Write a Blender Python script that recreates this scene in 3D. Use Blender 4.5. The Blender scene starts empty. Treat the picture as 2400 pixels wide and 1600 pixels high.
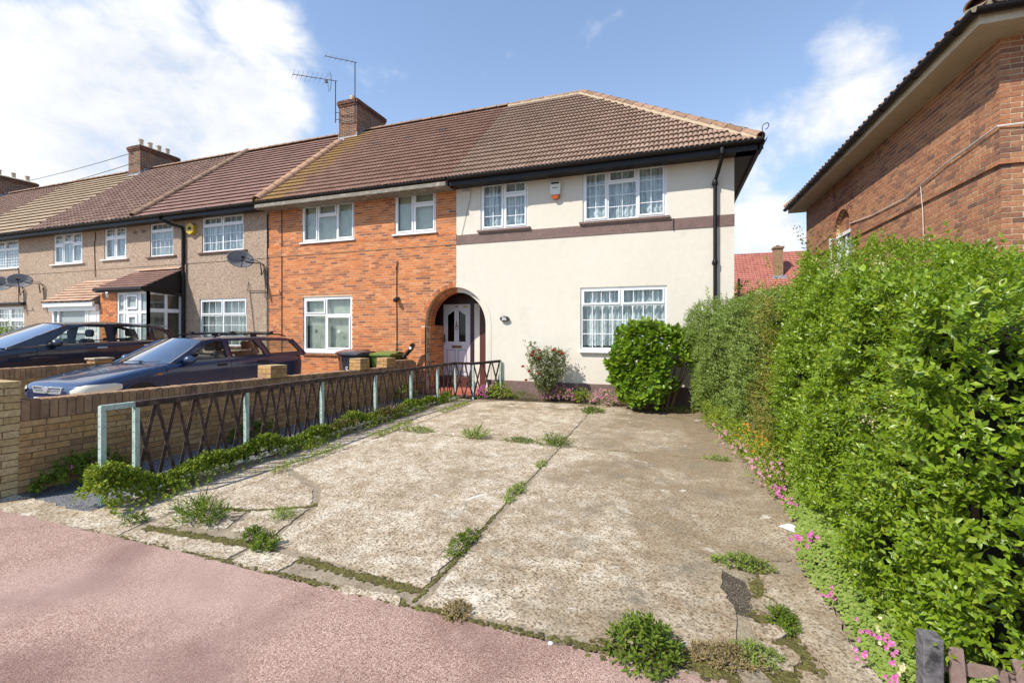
import bpy, bmesh, math, random
import numpy as np
from mathutils import Vector, Matrix, Euler
from mathutils.geometry import tessellate_polygon

random.seed(7)
rng = np.random.default_rng(7)
S = bpy.context.scene
C = S.collection
R = math.radians

# ------------------------------------------------------------------ camera
cam_d = bpy.data.cameras.new('camera')
cam_d.lens = 15.825
cam_d.sensor_width = 36.0
cam_d.shift_y = -0.0125
cam_d.clip_start = 0.05
cam_d.clip_end = 2000
cam = bpy.data.objects.new('camera', cam_d)
C.objects.link(cam)
cam.location = (0, 0, 1.7)
cam.rotation_euler = (R(90), 0, R(19.57))
S.camera = cam

# ------------------------------------------------------------------ sun, sky, exposure
SUN = Vector((0.85, 1.0, -1.36)).normalized()      # direction the light travels
sun_d = bpy.data.lights.new('sun', 'SUN')
sun_d.energy = 4.4
sun_d.angle = R(0.5)
sun_d.color = (1.0, 0.95, 0.865)
sun = bpy.data.objects.new('sun', sun_d)
C.objects.link(sun)
sun.rotation_euler = SUN.to_track_quat('-Z', 'Y').to_euler()

S.view_settings.view_transform = 'Standard'
S.view_settings.look = 'None'
S.view_settings.gamma = 1.0
S.view_settings.use_curve_mapping = False
S.view_settings.exposure = 0.50

world = bpy.data.worlds.new('World')
S.world = world
world.use_nodes = True


class NT:
    """tiny node-tree helper"""
    def __init__(s, tree):
        s.t = tree
        tree.nodes.clear()

    def n(s, kind, **kw):
        nd = s.t.nodes.new(kind)
        for k, v in kw.items():
            if k.startswith('i_'):
                key = k[2:]
                key = int(key) if key.isdigit() else key.replace('__', ' ')
                if isinstance(v, bpy.types.NodeSocket):
                    s.t.links.new(v, nd.inputs[key])
                else:
                    nd.inputs[key].default_value = v
            else:
                setattr(nd, k, v)
        return nd

    def math(s, op, a, b=None, clamp=False):
        nd = s.t.nodes.new('ShaderNodeMath')
        nd.operation = op
        nd.use_clamp = clamp
        for i, v in enumerate((a, b)):
            if v is None:
                continue
            if isinstance(v, bpy.types.NodeSocket):
                s.t.links.new(v, nd.inputs[i])
            else:
                nd.inputs[i].default_value = v
        return nd.outputs[0]

    def ramp(s, fac, stops, interp='LINEAR'):
        nd = s.t.nodes.new('ShaderNodeValToRGB')
        cr = nd.color_ramp
        cr.interpolation = interp
        while len(cr.elements) < len(stops):
            cr.elements.new(0.5)
        for e, (p, c) in zip(cr.elements, stops):
            e.position = p
            e.color = (c, c, c, 1) if not hasattr(c, '__len__') else (*c, 1)
        s.t.links.new(fac, nd.inputs[0])
        return nd.outputs[0]

    def mix(s, fac, a, b, mode='MIX'):
        nd = s.t.nodes.new('ShaderNodeMix')
        nd.data_type = 'RGBA'
        nd.blend_type = mode
        for key, v in ((0, fac), (6, a), (7, b)):
            if isinstance(v, bpy.types.NodeSocket):
                s.t.links.new(v, nd.inputs[key])
            elif key == 0:
                nd.inputs[0].default_value = v
            else:
                nd.inputs[key].default_value = (*v, 1) if hasattr(v, '__len__') else (v, v, v, 1)
        return nd.outputs[2]

    def noise(s, vec, scale, detail=4, rough=0.55, dist=0.0):
        nd = s.n('ShaderNodeTexNoise', i_Vector=vec, i_Scale=scale, i_Detail=detail, i_Roughness=rough, i_Distortion=dist)
        return nd.outputs[0]

    def link(s, a, b):
        s.t.links.new(a, b)


def pix_dir(px, py):
    """direction seen at a point of the 2400x1600 photograph (used to lay the clouds out in the sky)"""
    th = R(19.57)
    u, v = (px - 1200) / 1055, (770 - py) / 1055
    return Vector((u * math.cos(th) - math.sin(th), u * math.sin(th) + math.cos(th), v)).normalized()


def build_sky():
    w = NT(world.node_tree)
    out = w.n('ShaderNodeOutputWorld')
    sky = w.n('ShaderNodeTexSky', sky_type='NISHITA')
    sky.sun_disc = False
    sky.sun_elevation = math.asin(-SUN.z)
    sky.sun_rotation = math.atan2(-SUN.x, -SUN.y)
    sky.air_density = 1.0
    sky.dust_density = 0.3
    sky.ozone_density = 2.2
    tc = w.n('ShaderNodeTexCoord')
    d = tc.outputs['Generated']
    big = w.noise(w.n('ShaderNodeMapping', i_Vector=d, i_Scale=(1, 1, 1.7)).outputs[0], 3.2, 7, 0.56, 0.25)
    fine = w.noise(w.n('ShaderNodeMapping', i_Vector=d, i_Scale=(1, 1, 1.5)).outputs[0], 9.0, 8, 0.6, 0.3)
    # cloud banks: (direction, angular size, weight)
    blobs = [((180, 400), 0.27, 1.0), ((430, 330), 0.19, 0.95), ((570, 340), 0.18, 0.9), ((20, 430), 0.40, 0.9), ((650, 400), 0.15, 0.55),
             ((360, 50), 0.20, 0.34), ((560, 100), 0.20, 0.34), ((640, 150), 0.14, 0.24), ((-20, 200), 0.16, 0.34), ((-300, 120), 0.4, 0.30), ((680, 60), 0.14, 0.18),
             ((1985, 190), 0.13, 0.44), ((1930, 250), 0.15, 0.36), ((1780, 330), 0.15, 0.24), ((2090, 300), 0.16, 0.34), ((1800, 450), 0.15, 0.26),
             ((1800, 580), 0.14, 0.95), ((2020, 20), 0.14, 0.24), ((1720, 230), 0.10, 0.26), ((1150, 40), 0.10, 0.10)]
    tot = None
    for (px, py), size, wt in blobs:
        v = pix_dir(px, py)
        dp = w.n('ShaderNodeVectorMath', operation='DISTANCE', i_0=d, i_1=v).outputs['Value']
        m = w.n('ShaderNodeMapRange', interpolation_type='SMOOTHSTEP', i_0=dp, i_1=size, i_2=size * 0.12, i_3=0.0, i_4=wt).outputs[0]
        tot = m if tot is None else w.math('ADD', tot, m)
    nz = w.math('ADD', w.math('MULTIPLY', big, 0.55), w.math('MULTIPLY', fine, 0.45))
    cover = w.math('ADD', w.math('MULTIPLY', w.math('MINIMUM', tot, 1.1), 0.52), w.math('MULTIPLY', w.math('SUBTRACT', nz, 0.50), 1.7))
    mask = w.n('ShaderNodeMapRange', interpolation_type='SMOOTHSTEP', i_0=cover, i_1=0.11, i_2=0.52).outputs[0]
    mask = w.math('MULTIPLY', mask, 0.97)
    shade = w.ramp(w.math('ADD', w.math('MULTIPLY', fine, 0.5), w.math('MULTIPLY', big, 0.5)), [(0.40, (4.3, 4.55, 5.0)), (0.50, (5.2, 5.3, 5.5)), (0.60, (5.9, 5.9, 6.0))])
    skyc = w.mix(1.0, sky.outputs[0], (1.05, 1.10, 1.20), 'MULTIPLY')
    # thin veil towards the horizon
    sep = w.n('ShaderNodeSeparateXYZ', i_0=d)
    veil = w.n('ShaderNodeMapRange', interpolation_type='SMOOTHSTEP', i_0=sep.outputs[2], i_1=0.62, i_2=0.05, i_3=0.20, i_4=0.62).outputs[0]
    skyc = w.mix(veil, skyc, (3.3, 4.35, 5.6))
    col = w.mix(mask, skyc, shade)
    bg = w.n('ShaderNodeBackground', i_Color=col, i_Strength=0.134)
    w.link(bg.outputs[0], out.inputs[0])


build_sky()

# ------------------------------------------------------------------ objects
WL = {}


def place(o, parent, loc):
    loc = Vector(loc)
    o.parent = parent
    o.location = loc - WL[parent.name] if parent else loc
    WL[o.name] = loc


def T(name, label, cat, loc=(0, 0, 0), group=None):
    o = bpy.data.objects.new(name, None)
    o.empty_display_size = 0.2
    C.objects.link(o)
    place(o, None, loc)
    o['label'] = label
    o['category'] = cat
    if group:
        o['group'] = group
    return o


def tag(o, label=None, cat=None, group=None, kind=None):
    for k, v in (('label', label), ('category', cat), ('group', group), ('kind', kind)):
        if v:
            o[k] = v
    return o


def obj_of(name, me, parent=None, loc=None, rot=None, scale=None):
    o = bpy.data.objects.new(name, me)
    C.objects.link(o)
    place(o, parent, loc if loc is not None else (WL[parent.name] if parent else (0, 0, 0)))
    if rot:
        o.rotation_euler = rot
    if scale:
        o.scale = scale
    return o


def np_mesh(name, V, F, mat, smooth=False):
    """V (n,3) array; F list of (m,k) int arrays"""
    me = bpy.data.meshes.new(name)
    V = np.asarray(V, np.float32)
    F = [np.asarray(f, np.int32) for f in F if len(f)]
    me.vertices.add(len(V))
    me.vertices.foreach_set('co', V.ravel())
    loops = np.concatenate([f.ravel() for f in F])
    cnt = np.concatenate([np.full(len(f), f.shape[1], np.int32) for f in F])
    me.loops.add(len(loops))
    me.loops.foreach_set('vertex_index', loops)
    me.polygons.add(len(cnt))
    st = np.concatenate([[0], np.cumsum(cnt)[:-1]]).astype(np.int32)
    me.polygons.foreach_set('loop_start', st)
    me.polygons.foreach_set('use_smooth', np.full(len(cnt), bool(smooth)))
    me.update(calc_edges=True)
    me.materials.append(mat)
    return me


class MB:
    def __init__(s):
        s.v, s.f = [], []

    def add(s, V, F):
        b = len(s.v)
        s.v += [tuple(p) for p in V]
        s.f += [tuple(i + b for i in f) for f in F]
        return s

    def box(s, x0, y0, z0, x1, y1, z1):
        V = [(x0, y0, z0), (x1, y0, z0), (x1, y1, z0), (x0, y1, z0), (x0, y0, z1), (x1, y0, z1), (x1, y1, z1), (x0, y1, z1)]
        return s.add(V, [(3, 2, 1, 0), (4, 5, 6, 7), (0, 1, 5, 4), (1, 2, 6, 5), (2, 3, 7, 6), (3, 0, 4, 7)])

    def obox(s, a, b, w, h, up=(0, 0, 1)):
        """bar from a to b, w across and h along up"""
        a, b = Vector(a), Vector(b)
        d = (b - a).normalized()
        u = Vector(up)
        x = d.cross(u).normalized()
        u = x.cross(d).normalized()
        V = []
        for p in (a, b):
            for sx, su in ((-1, -1), (1, -1), (1, 1), (-1, 1)):
                V.append(p + x * (sx * w / 2) + u * (su * h / 2))
        return s.add(V, [(0, 1, 2, 3), (7, 6, 5, 4), (0, 4, 5, 1), (1, 5, 6, 2), (2, 6, 7, 3), (3, 7, 4, 0)])

    def tube(s, pts, r, n=8, cap=True):
        pts = [Vector(p) for p in pts]
        rr = r if hasattr(r, '__len__') else [r] * len(pts)
        b = len(s.v)
        prev = None
        for i, p in enumerate(pts):
            d = (pts[min(i + 1, len(pts) - 1)] - pts[max(i - 1, 0)]).normalized()
            if prev is None:
                x = d.cross(Vector((0, 0, 1)) if abs(d.z) < 0.9 else Vector((1, 0, 0))).normalized()
            else:
                x = (prev - d * prev.dot(d)).normalized()
            prev = x
            y = d.cross(x)
            for k in range(n):
                a = 2 * math.pi * k / n
                s.v.append(tuple(p + (x * math.cos(a) + y * math.sin(a)) * rr[i]))
        for i in range(len(pts) - 1):
            for k in range(n):
                k2 = (k + 1) % n
                s.f.append((b + i * n + k, b + i * n + k2, b + (i + 1) * n + k2, b + (i + 1) * n + k))
        if cap:
            s.f.append(tuple(b + k for k in range(n))[::-1])
            e = b + (len(pts) - 1) * n
            s.f.append(tuple(e + k for k in range(n)))
        return s

    def lathe(s, prof, c=(0, 0, 0), n=16, axis='z'):
        b = len(s.v)
        for r, h in prof:
            for k in range(n):
                a = 2 * math.pi * k / n
                p = (r * math.cos(a), r * math.sin(a), h)
                if axis == 'x':
                    p = (h, r * math.cos(a), r * math.sin(a))
                if axis == 'y':
                    p = (r * math.cos(a), h, r * math.sin(a))
                s.v.append((p[0] + c[0], p[1] + c[1], p[2] + c[2]))
        for i in range(len(prof) - 1):
            for k in range(n):
                k2 = (k + 1) % n
                s.f.append((b + i * n + k, b + i * n + k2, b + (i + 1) * n + k2, b + (i + 1) * n + k))
        return s

    def grid(s, P):
        """P[i][j] points"""
        b = len(s.v)
        m = len(P[0])
        for row in P:
            s.v += [tuple(p) for p in row]
        for i in range(len(P) - 1):
            for j in range(m - 1):
                s.f.append((b + i * m + j, b + i * m + j + 1, b + (i + 1) * m + j + 1, b + (i + 1) * m + j))
        return s

    def slab(s, poly, z0, z1, fn=None):
        """closed prism over a plan polygon; fn maps (a, b, c) to xyz"""
        fn = fn or (lambda a, b, c: (a, b, c))
        n = len(poly)
        b = len(s.v)
        s.v += [fn(x, y, z1) for x, y in poly] + [fn(x, y, z0) for x, y in poly]
        tri = tessellate_polygon([[Vector((x, y, 0)) for x, y in poly]])
        s.f += [tuple(b + i for i in t) for t in tri] + [tuple(b + n + i for i in t)[::-1] for t in tri]
        for i in range(n):
            j = (i + 1) % n
            s.f.append((b + i, b + n + i, b + n + j, b + j))
        return s

    def build(s, name, mat, parent=None, loc=None, smooth=False, bevel=0.0, fix=True):
        if loc is None:
            loc = WL[parent.name] if parent else (0, 0, 0)
        loc = Vector(loc)
        me = bpy.data.meshes.new(name)
        me.from_pydata([(x - loc.x, y - loc.y, z - loc.z) for x, y, z in s.v], [], s.f)
        if bevel or fix:
            bm = bmesh.new()
            bm.from_mesh(me)
            if bevel:
                bmesh.ops.bevel(bm, geom=list(bm.edges), offset=bevel, segments=1, affect='EDGES')
            if fix:
                bmesh.ops.recalc_face_normals(bm, faces=list(bm.faces))
            bm.to_mesh(me)
            bm.free()
        if smooth:
            me.polygons.foreach_set('use_smooth', [True] * len(me.polygons))
            if smooth != 'all':
                me.set_sharp_from_angle(angle=R(40))
        me.materials.append(mat)
        return obj_of(name, me, parent, loc)


def text(name, s, loc, size, mat, parent, rot=(R(90), 0, 0), extrude=0.0015):
    cu = bpy.data.curves.new(name, 'FONT')
    cu.body = s
    cu.size = size
    cu.extrude = extrude
    cu.align_x = 'CENTER'
    cu.align_y = 'CENTER'
    tmp = bpy.data.objects.new(name, cu)
    C.objects.link(tmp)
    me = bpy.data.meshes.new_from_object(tmp.evaluated_get(bpy.context.evaluated_depsgraph_get()))
    bpy.data.objects.remove(tmp)
    me.name = name
    me.materials.clear()
    me.materials.append(mat)
    return obj_of(name, me, parent, loc, rot)


# ------------------------------------------------------------------ materials
def mat_base(name):
    m = bpy.data.materials.new(name)
    m.use_nodes = True
    t = NT(m.node_tree)
    out = t.n('ShaderNodeOutputMaterial')
    return m, t, out


def M(name, cols, rough=0.8, rand=False, ns=3.0, fine=(0, 0), bump=(0, 0, 0), spec=0.4, metal=0.0, coat=0.0, dirt=None, transl=0.0, alpha=None):
    m, t, out = mat_base(name)
    pos = t.n('ShaderNodeNewGeometry')
    P = pos.outputs['Position']
    if len(cols) == 1:
        col = t.n('ShaderNodeRGB').outputs[0]
        col.default_value = (*cols[0], 1)
    else:
        if rand:
            oi = t.n('ShaderNodeObjectInfo')
            fac = t.math('FRACT', t.math('ADD', oi.outputs['Random'], pos.outputs['Random Per Island']))
        else:
            fac = t.n('ShaderNodeMapRange', i_0=t.noise(P, ns, 5, 0.6), i_1=0.3, i_2=0.7).outputs[0]
        k = len(cols) - 1
        col = t.ramp(fac, [(i / k, c) for i, c in enumerate(cols)])
    if fine[1]:
        f = t.n('ShaderNodeMapRange', i_0=t.noise(P, fine[0], 5, 0.65), i_1=0.3, i_2=0.7, i_3=1 - fine[1], i_4=1 + fine[1]).outputs[0]
        col = t.mix(1.0, col, t.n('ShaderNodeCombineColor', i_0=f, i_1=f, i_2=f).outputs[0], 'MULTIPLY')
    if dirt:
        dc, dscale, lo, hi = dirt
        col = t.mix(t.n('ShaderNodeMapRange', i_0=t.noise(P, dscale, 6, 0.65), i_1=lo, i_2=hi).outputs[0], col, dc)
    b = t.n('ShaderNodeBsdfPrincipled', i_Roughness=rough, i_Metallic=metal)
    b.inputs['Specular IOR Level'].default_value = spec
    b.inputs['Coat Weight'].default_value = coat
    b.inputs['Coat Roughness'].default_value = 0.03
    t.link(col, b.inputs['Base Color'])
    if bump[1]:
        bp = t.n('ShaderNodeBump', i_Strength=bump[1], i_Distance=bump[2])
        t.link(t.noise(P, bump[0], 4, 0.6), bp.inputs['Height'])
        t.link(bp.outputs[0], b.inputs['Normal'])
    sh = b.outputs[0]
    if transl:
        tr = t.n('ShaderNodeBsdfTranslucent')
        t.link(t.mix(1.0, col, (1.25, 1.2, 0.6), 'MULTIPLY'), tr.inputs[0])
        mx = t.n('ShaderNodeMixShader', i_0=transl)
        t.link(sh, mx.inputs[1])
        t.link(tr.outputs[0], mx.inputs[2])
        sh = mx.outputs[0]
    if alpha is not None:
        tp = t.n('ShaderNodeBsdfTransparent')
        mx = t.n('ShaderNodeMixShader', i_0=alpha)
        t.link(tp.outputs[0], mx.inputs[1])
        t.link(sh, mx.inputs[2])
        sh = mx.outputs[0]
    t.link(sh, out.inputs[0])
    return m


def glass_mat(name, tint=(0.92, 0.96, 0.95), refl=1.0, clear=0.0):
    m, t, out = mat_base(name)
    fr = t.n('ShaderNodeLayerWeight', i_Blend=0.5)
    f = t.math('ADD', t.math('MULTIPLY', t.math('POWER', fr.outputs['Facing'], 4.0), 0.75 * refl), 0.04 * refl + clear, True)
    tp = t.n('ShaderNodeBsdfTransparent', i_Color=(*tint, 1))
    gl = t.n('ShaderNodeBsdfGlossy', i_Roughness=0.02)
    P = t.n('ShaderNodeNewGeometry').outputs['Position']
    bp = t.n('ShaderNodeBump', i_Strength=0.08, i_Distance=0.02)
    t.link(t.noise(P, 2.5, 2), bp.inputs['Height'])
    t.link(bp.outputs[0], gl.inputs['Normal'])
    mx = t.n('ShaderNodeMixShader', i_0=f)
    t.link(tp.outputs[0], mx.inputs[1])
    t.link(gl.outputs[0], mx.inputs[2])
    t.link(mx.outputs[0], out.inputs[0])
    return m


def speckle(name, base, dark, light, vs, rough=0.9, big=None, bumpd=0.006, ramps=(0.25, 0.5, 0.8)):
    """stony surface: every voronoi cell its own tone, large soft blotches over it"""
    m, t, out = mat_base(name)
    P = t.n('ShaderNodeNewGeometry').outputs['Position']
    vo = t.n('ShaderNodeTexVoronoi', i_Vector=P, i_Scale=vs)
    g = t.n('ShaderNodeSeparateColor', i_0=vo.outputs['Color']).outputs[0]
    g2 = t.math('ADD', t.math('MULTIPLY', g, 0.65), t.math('MULTIPLY', t.noise(P, vs * 0.35, 4, 0.7), 0.5))
    col = t.ramp(g2, [(ramps[0], dark), (ramps[1], base), (ramps[2], light)])
    if big:
        for bc, sc, lo, hi, amt in big:
            f = t.n('ShaderNodeMapRange', i_0=t.noise(P, sc, 6, 0.62), i_1=lo, i_2=hi, i_4=amt).outputs[0]
            col = t.mix(f, col, bc)
    b = t.n('ShaderNodeBsdfPrincipled', i_Roughness=rough)
    b.inputs['Specular IOR Level'].default_value = 0.25
    t.link(col, b.inputs['Base Color'])
    bp = t.n('ShaderNodeBump', i_Strength=0.9, i_Distance=bumpd)
    t.link(vo.outputs['Distance'], bp.inputs['Height'])
    bp.invert = True
    t.link(bp.outputs[0], b.inputs['Normal'])
    t.link(b.outputs[0], out.inputs[0])
    return m


def concrete_mat():
    m, t, out = mat_base('weathered_concrete')
    P = t.n('ShaderNodeNewGeometry').outputs['Position']
    mr = lambda src, lo, hi, amt=1.0: t.n('ShaderNodeMapRange', i_0=src, i_1=lo, i_2=hi, i_4=amt).outputs[0]
    sx = t.n('ShaderNodeSeparateXYZ', i_0=P)
    X, Y = sx.outputs[0], sx.outputs[1]
    vo = t.n('ShaderNodeTexVoronoi', i_Vector=P, i_Scale=85.0)
    g = t.n('ShaderNodeSeparateColor', i_0=vo.outputs['Color']).outputs[0]
    n1 = t.noise(P, 42, 7, 0.72)
    n2 = t.noise(P, 5.5, 8, 0.74, 0.2)
    n3 = t.noise(P, 1.4, 7, 0.66, 0.5)
    # cement skin, worn through to brown aggregate
    col = t.ramp(t.math('ADD', t.math('MULTIPLY', n2, 0.75), t.math('MULTIPLY', n3, 0.35)), [(0.40, (0.34, 0.25, 0.16)), (0.52, (0.50, 0.405, 0.29)), (0.62, (0.66, 0.575, 0.45)), (0.74, (0.78, 0.72, 0.61))])
    grain = t.ramp(t.math('ADD', t.math('MULTIPLY', g, 0.5), t.math('MULTIPLY', n1, 0.5)), [(0.26, (0.26, 0.23, 0.20)), (0.41, (0.80, 0.78, 0.75)), (0.6, (1.05, 1.05, 1.05)), (0.8, (1.22, 1.2, 1.16))])
    col = t.mix(1.0, col, grain, 'MULTIPLY')
    # single brown pebbles
    col = t.mix(t.math('MULTIPLY', mr(g, 0.90, 0.93), mr(t.noise(P, 2.0, 4), 0.42, 0.60, 0.8)), col, (0.27, 0.15, 0.07))
    # brushed lines across the drive
    br = t.noise(t.n('ShaderNodeMapping', i_Vector=P, i_Scale=(1.0, 30, 1), i_Rotation=(0, 0, R(-5))).outputs[0], 1.6, 5, 0.65)
    col = t.mix(t.math('MULTIPLY', mr(br, 0.52, 0.70, 0.5), mr(t.noise(P, 0.8, 3), 0.42, 0.62)), col, (0.22, 0.165, 0.105))
    # brown weathering, heavier to the right and in the far right bay
    bias = t.math('ADD', mr(X, -2.0, 0.8, 0.20), t.math('MULTIPLY', mr(Y, 3.6, 6.8, 0.14), mr(X, -1.9, -0.4)))
    st = t.math('ADD', t.noise(P, 0.75, 7, 0.66, 0.5), bias)
    col = t.mix(mr(st, 0.53, 0.76, 0.82), col, t.mix(mr(n1, 0.35, 0.65), (0.15, 0.105, 0.06), (0.33, 0.245, 0.15)))
    st2 = t.noise(P, 2.3, 7, 0.72, 0.3)
    col = t.mix(t.math('MULTIPLY', mr(st2, 0.52, 0.66, 0.85), mr(X, -3.2, -0.3, 1.0)), col, t.mix(mr(n1, 0.35, 0.65), (0.13, 0.105, 0.075), (0.29, 0.245, 0.18)))
    # pale scuffs
    col = t.mix(mr(t.noise(P, 3.1, 5, 0.6, 0.6), 0.64, 0.70, 0.75), col, (0.74, 0.69, 0.61))
    # moss in the far bays and along the right side
    mo = t.math('MULTIPLY', mr(t.noise(P, 1.9, 6, 0.66), 0.46, 0.62), t.math('MAXIMUM', mr(Y, 8.4, 9.8), t.math('MULTIPLY', mr(X, 0.1, 1.1), mr(Y, 6.0, 8.5))))
    col = t.mix(t.math('MULTIPLY', mo, 0.85), col, (0.11, 0.08, 0.025))
    b = t.n('ShaderNodeBsdfPrincipled', i_Roughness=0.92)
    b.inputs['Specular IOR Level'].default_value = 0.2
    t.link(col, b.inputs['Base Color'])
    bp = t.n('ShaderNodeBump', i_Strength=0.9, i_Distance=0.012)
    t.link(t.math('ADD', t.math('ADD', n1, t.math('MULTIPLY', g, 0.3)), n2), bp.inputs['Height'])
    t.link(bp.outputs[0], b.inputs['Normal'])
    t.link(b.outputs[0], out.inputs[0])
    return m


def asphalt_mat():
    m, t, out = mat_base('pink_asphalt')
    P = t.n('ShaderNodeNewGeometry').outputs['Position']
    vo = t.n('ShaderNodeTexVoronoi', i_Vector=P, i_Scale=230.0)
    g = t.n('ShaderNodeSeparateColor', i_0=vo.outputs['Color']).outputs[0]
    n1 = t.noise(P, 130, 6, 0.75)
    g2 = t.math('ADD', t.math('MULTIPLY', g, 0.5), t.math('MULTIPLY', n1, 0.55))
    col = t.ramp(g2, [(0.26, (0.15, 0.075, 0.054)), (0.44, (0.39, 0.232, 0.178)), (0.58, (0.51, 0.33, 0.262)), (0.78, (0.72, 0.53, 0.44))])
    col = t.mix(t.n('ShaderNodeMapRange', i_0=t.noise(P, 1.1, 5, 0.55, 0.5), i_1=0.44, i_2=0.62, i_4=0.62).outputs[0], col, (0.20, 0.108, 0.09))
    col = t.mix(t.n('ShaderNodeMapRange', i_0=t.noise(P, 0.8, 4, 0.5), i_1=0.46, i_2=0.66, i_4=0.5).outputs[0], col, (0.54, 0.375, 0.315))
    b = t.n('ShaderNodeBsdfPrincipled', i_Roughness=0.9)
    b.inputs['Specular IOR Level'].default_value = 0.25
    t.link(col, b.inputs['Base Color'])
    bp = t.n('ShaderNodeBump', i_Strength=1.0, i_Distance=0.010)
    t.link(g2, bp.inputs['Height'])
    t.link(bp.outputs[0], b.inputs['Normal'])
    t.link(b.outputs[0], out.inputs[0])
    return m


def roof_mat(name, cols, lichen=False, rough=0.85):
    m, t, out = mat_base(name)
    ge = t.n('ShaderNodeNewGeometry')
    P = ge.outputs['Position']
    oi = t.n('ShaderNodeObjectInfo')
    fac = t.math('FRACT', t.math('ADD', oi.outputs['Random'], ge.outputs['Random Per Island']))
    col = t.ramp(fac, [(i / (len(cols) - 1), c) for i, c in enumerate(cols)])
    f = t.n('ShaderNodeMapRange', i_0=t.noise(P, 9, 5, 0.7), i_1=0.3, i_2=0.7, i_3=0.78, i_4=1.22).outputs[0]
    col = t.mix(1.0, col, t.n('ShaderNodeCombineColor', i_0=f, i_1=f, i_2=f).outputs[0], 'MULTIPLY')
    col = t.mix(t.n('ShaderNodeMapRange', i_0=t.noise(P, 1.3, 5, 0.6), i_1=0.52, i_2=0.78, i_4=0.4).outputs[0], col, (0.14, 0.095, 0.07))
    if lichen:
        sx = t.n('ShaderNodeSeparateXYZ', i_0=P)
        dist = t.math('ABSOLUTE', t.math('ADD', sx.outputs[0], 11.25))
        near = t.n('ShaderNodeMapRange', interpolation_type='SMOOTHSTEP', i_0=dist, i_1=1.7, i_2=0.2).outputs[0]
        nz = t.noise(P, 3.0, 6, 0.7)
        lm = t.n('ShaderNodeMapRange', i_0=t.math('ADD', nz, t.math('MULTIPLY', near, 0.34)), i_1=0.68, i_2=0.92, i_4=0.7).outputs[0]
        lm = t.math('MULTIPLY', lm, t.n('ShaderNodeMapRange', i_0=near, i_1=0.05, i_2=0.4).outputs[0])
        col = t.mix(lm, col, (0.36, 0.22, 0.035))
    b = t.n('ShaderNodeBsdfPrincipled', i_Roughness=rough)
    b.inputs['Specular IOR Level'].default_value = 0.3
    t.link(col, b.inputs['Base Color'])
    bp = t.n('ShaderNodeBump', i_Strength=0.3, i_Distance=0.01)
    t.link(t.noise(P, 60, 3, 0.7), bp.inputs['Height'])
    t.link(bp.outputs[0], b.inputs['Normal'])
    t.link(b.outputs[0], out.inputs[0])
    return m


def curtain_mat(name, col=(0.78, 0.8, 0.82), pattern=True):
    m, t, out = mat_base(name)
    P = t.n('ShaderNodeNewGeometry').outputs['Position']
    d = t.n('ShaderNodeBsdfDiffuse', i_Color=(*col, 1))
    tr = t.n('ShaderNodeBsdfTranslucent', i_Color=(*col, 1))
    mx = t.n('ShaderNodeMixShader', i_0=0.2)
    t.link(d.outputs[0], mx.inputs[1])
    t.link(tr.outputs[0], mx.inputs[2])
    tp = t.n('ShaderNodeBsdfTransparent')
    mp = t.n('ShaderNodeMapping', i_Vector=P, i_Scale=(1, 1, 0.10))
    if pattern:
        a = t.n('ShaderNodeMapRange', i_0=t.math('ADD', t.math('MULTIPLY', t.noise(mp.outputs[0], 13, 4, 0.65), 0.75), t.math('MULTIPLY', t.noise(P, 26, 5, 0.7), 0.25)), i_1=0.38, i_2=0.56, i_3=0.34, i_4=1.0).outputs[0]
    else:
        a = t.n('ShaderNodeValue').outputs[0]
        a.default_value = 1.0
    mm = t.n('ShaderNodeMixShader')
    t.link(a, mm.inputs[0])
    t.link(tp.outputs[0], mm.inputs[1])
    t.link(mx.outputs[0], mm.inputs[2])
    t.link(mm.outputs[0], out.inputs[0])
    return m


def leaf_mat(name, cols, rough=0.38, transl=0.28, spec=0.5):
    return M(name, cols, rough=rough, rand=True, fine=(6, 0.18), spec=spec, transl=transl)


ORANGE = M('orange_brick', [(0.55, 0.17, 0.045), (0.60, 0.215, 0.07), (0.48, 0.14, 0.04), (0.62, 0.26, 0.10), (0.33, 0.11, 0.05), (0.57, 0.19, 0.055), (0.22, 0.085, 0.05), (0.58, 0.20, 0.06)], rough=0.85, rand=True, fine=(28, 0.22), bump=(90, 0.4, 0.004))
ORANGE_MORTAR = M('pale_mortar', [(0.68, 0.52, 0.35), (0.56, 0.40, 0.25)], ns=4, fine=(60, 0.2))
REDBR = M('red_brown_brick', [(0.36, 0.15, 0.073), (0.40, 0.18, 0.088), (0.30, 0.122, 0.064), (0.42, 0.205, 0.10), (0.20, 0.096, 0.06), (0.37, 0.155, 0.075), (0.15, 0.077, 0.053)], rough=0.85, rand=True, fine=(26, 0.25), bump=(70, 0.5, 0.005))
RED_MORTAR = M('buff_mortar', [(0.54, 0.40, 0.23), (0.62, 0.50, 0.34)], ns=3, fine=(50, 0.2))
YELBR = M('yellow_brown_brick', [(0.42, 0.24, 0.09), (0.48, 0.29, 0.115), (0.36, 0.195, 0.08), (0.52, 0.335, 0.155), (0.29, 0.16, 0.08), (0.45, 0.265, 0.105)], rough=0.9, rand=True, fine=(22, 0.25), bump=(60, 0.6, 0.006))
YEL_MORTAR = M('dark_mortar', [(0.16, 0.10, 0.055), (0.24, 0.16, 0.09)], ns=5, fine=(50, 0.2))
COPBR = M('weathered_coping_brick', [(0.32, 0.19, 0.10), (0.40, 0.25, 0.13), (0.25, 0.14, 0.085), (0.44, 0.28, 0.16)], rough=0.92, rand=True, fine=(14, 0.35), bump=(50, 0.6, 0.006), dirt=((0.10, 0.07, 0.045), 7, 0.5, 0.7))
CAPBR = M('buff_pillar_brick', [(0.50, 0.36, 0.17), (0.56, 0.42, 0.22), (0.44, 0.30, 0.13)], rough=0.9, rand=True, fine=(30, 0.3), bump=(50, 0.6, 0.006))
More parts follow.
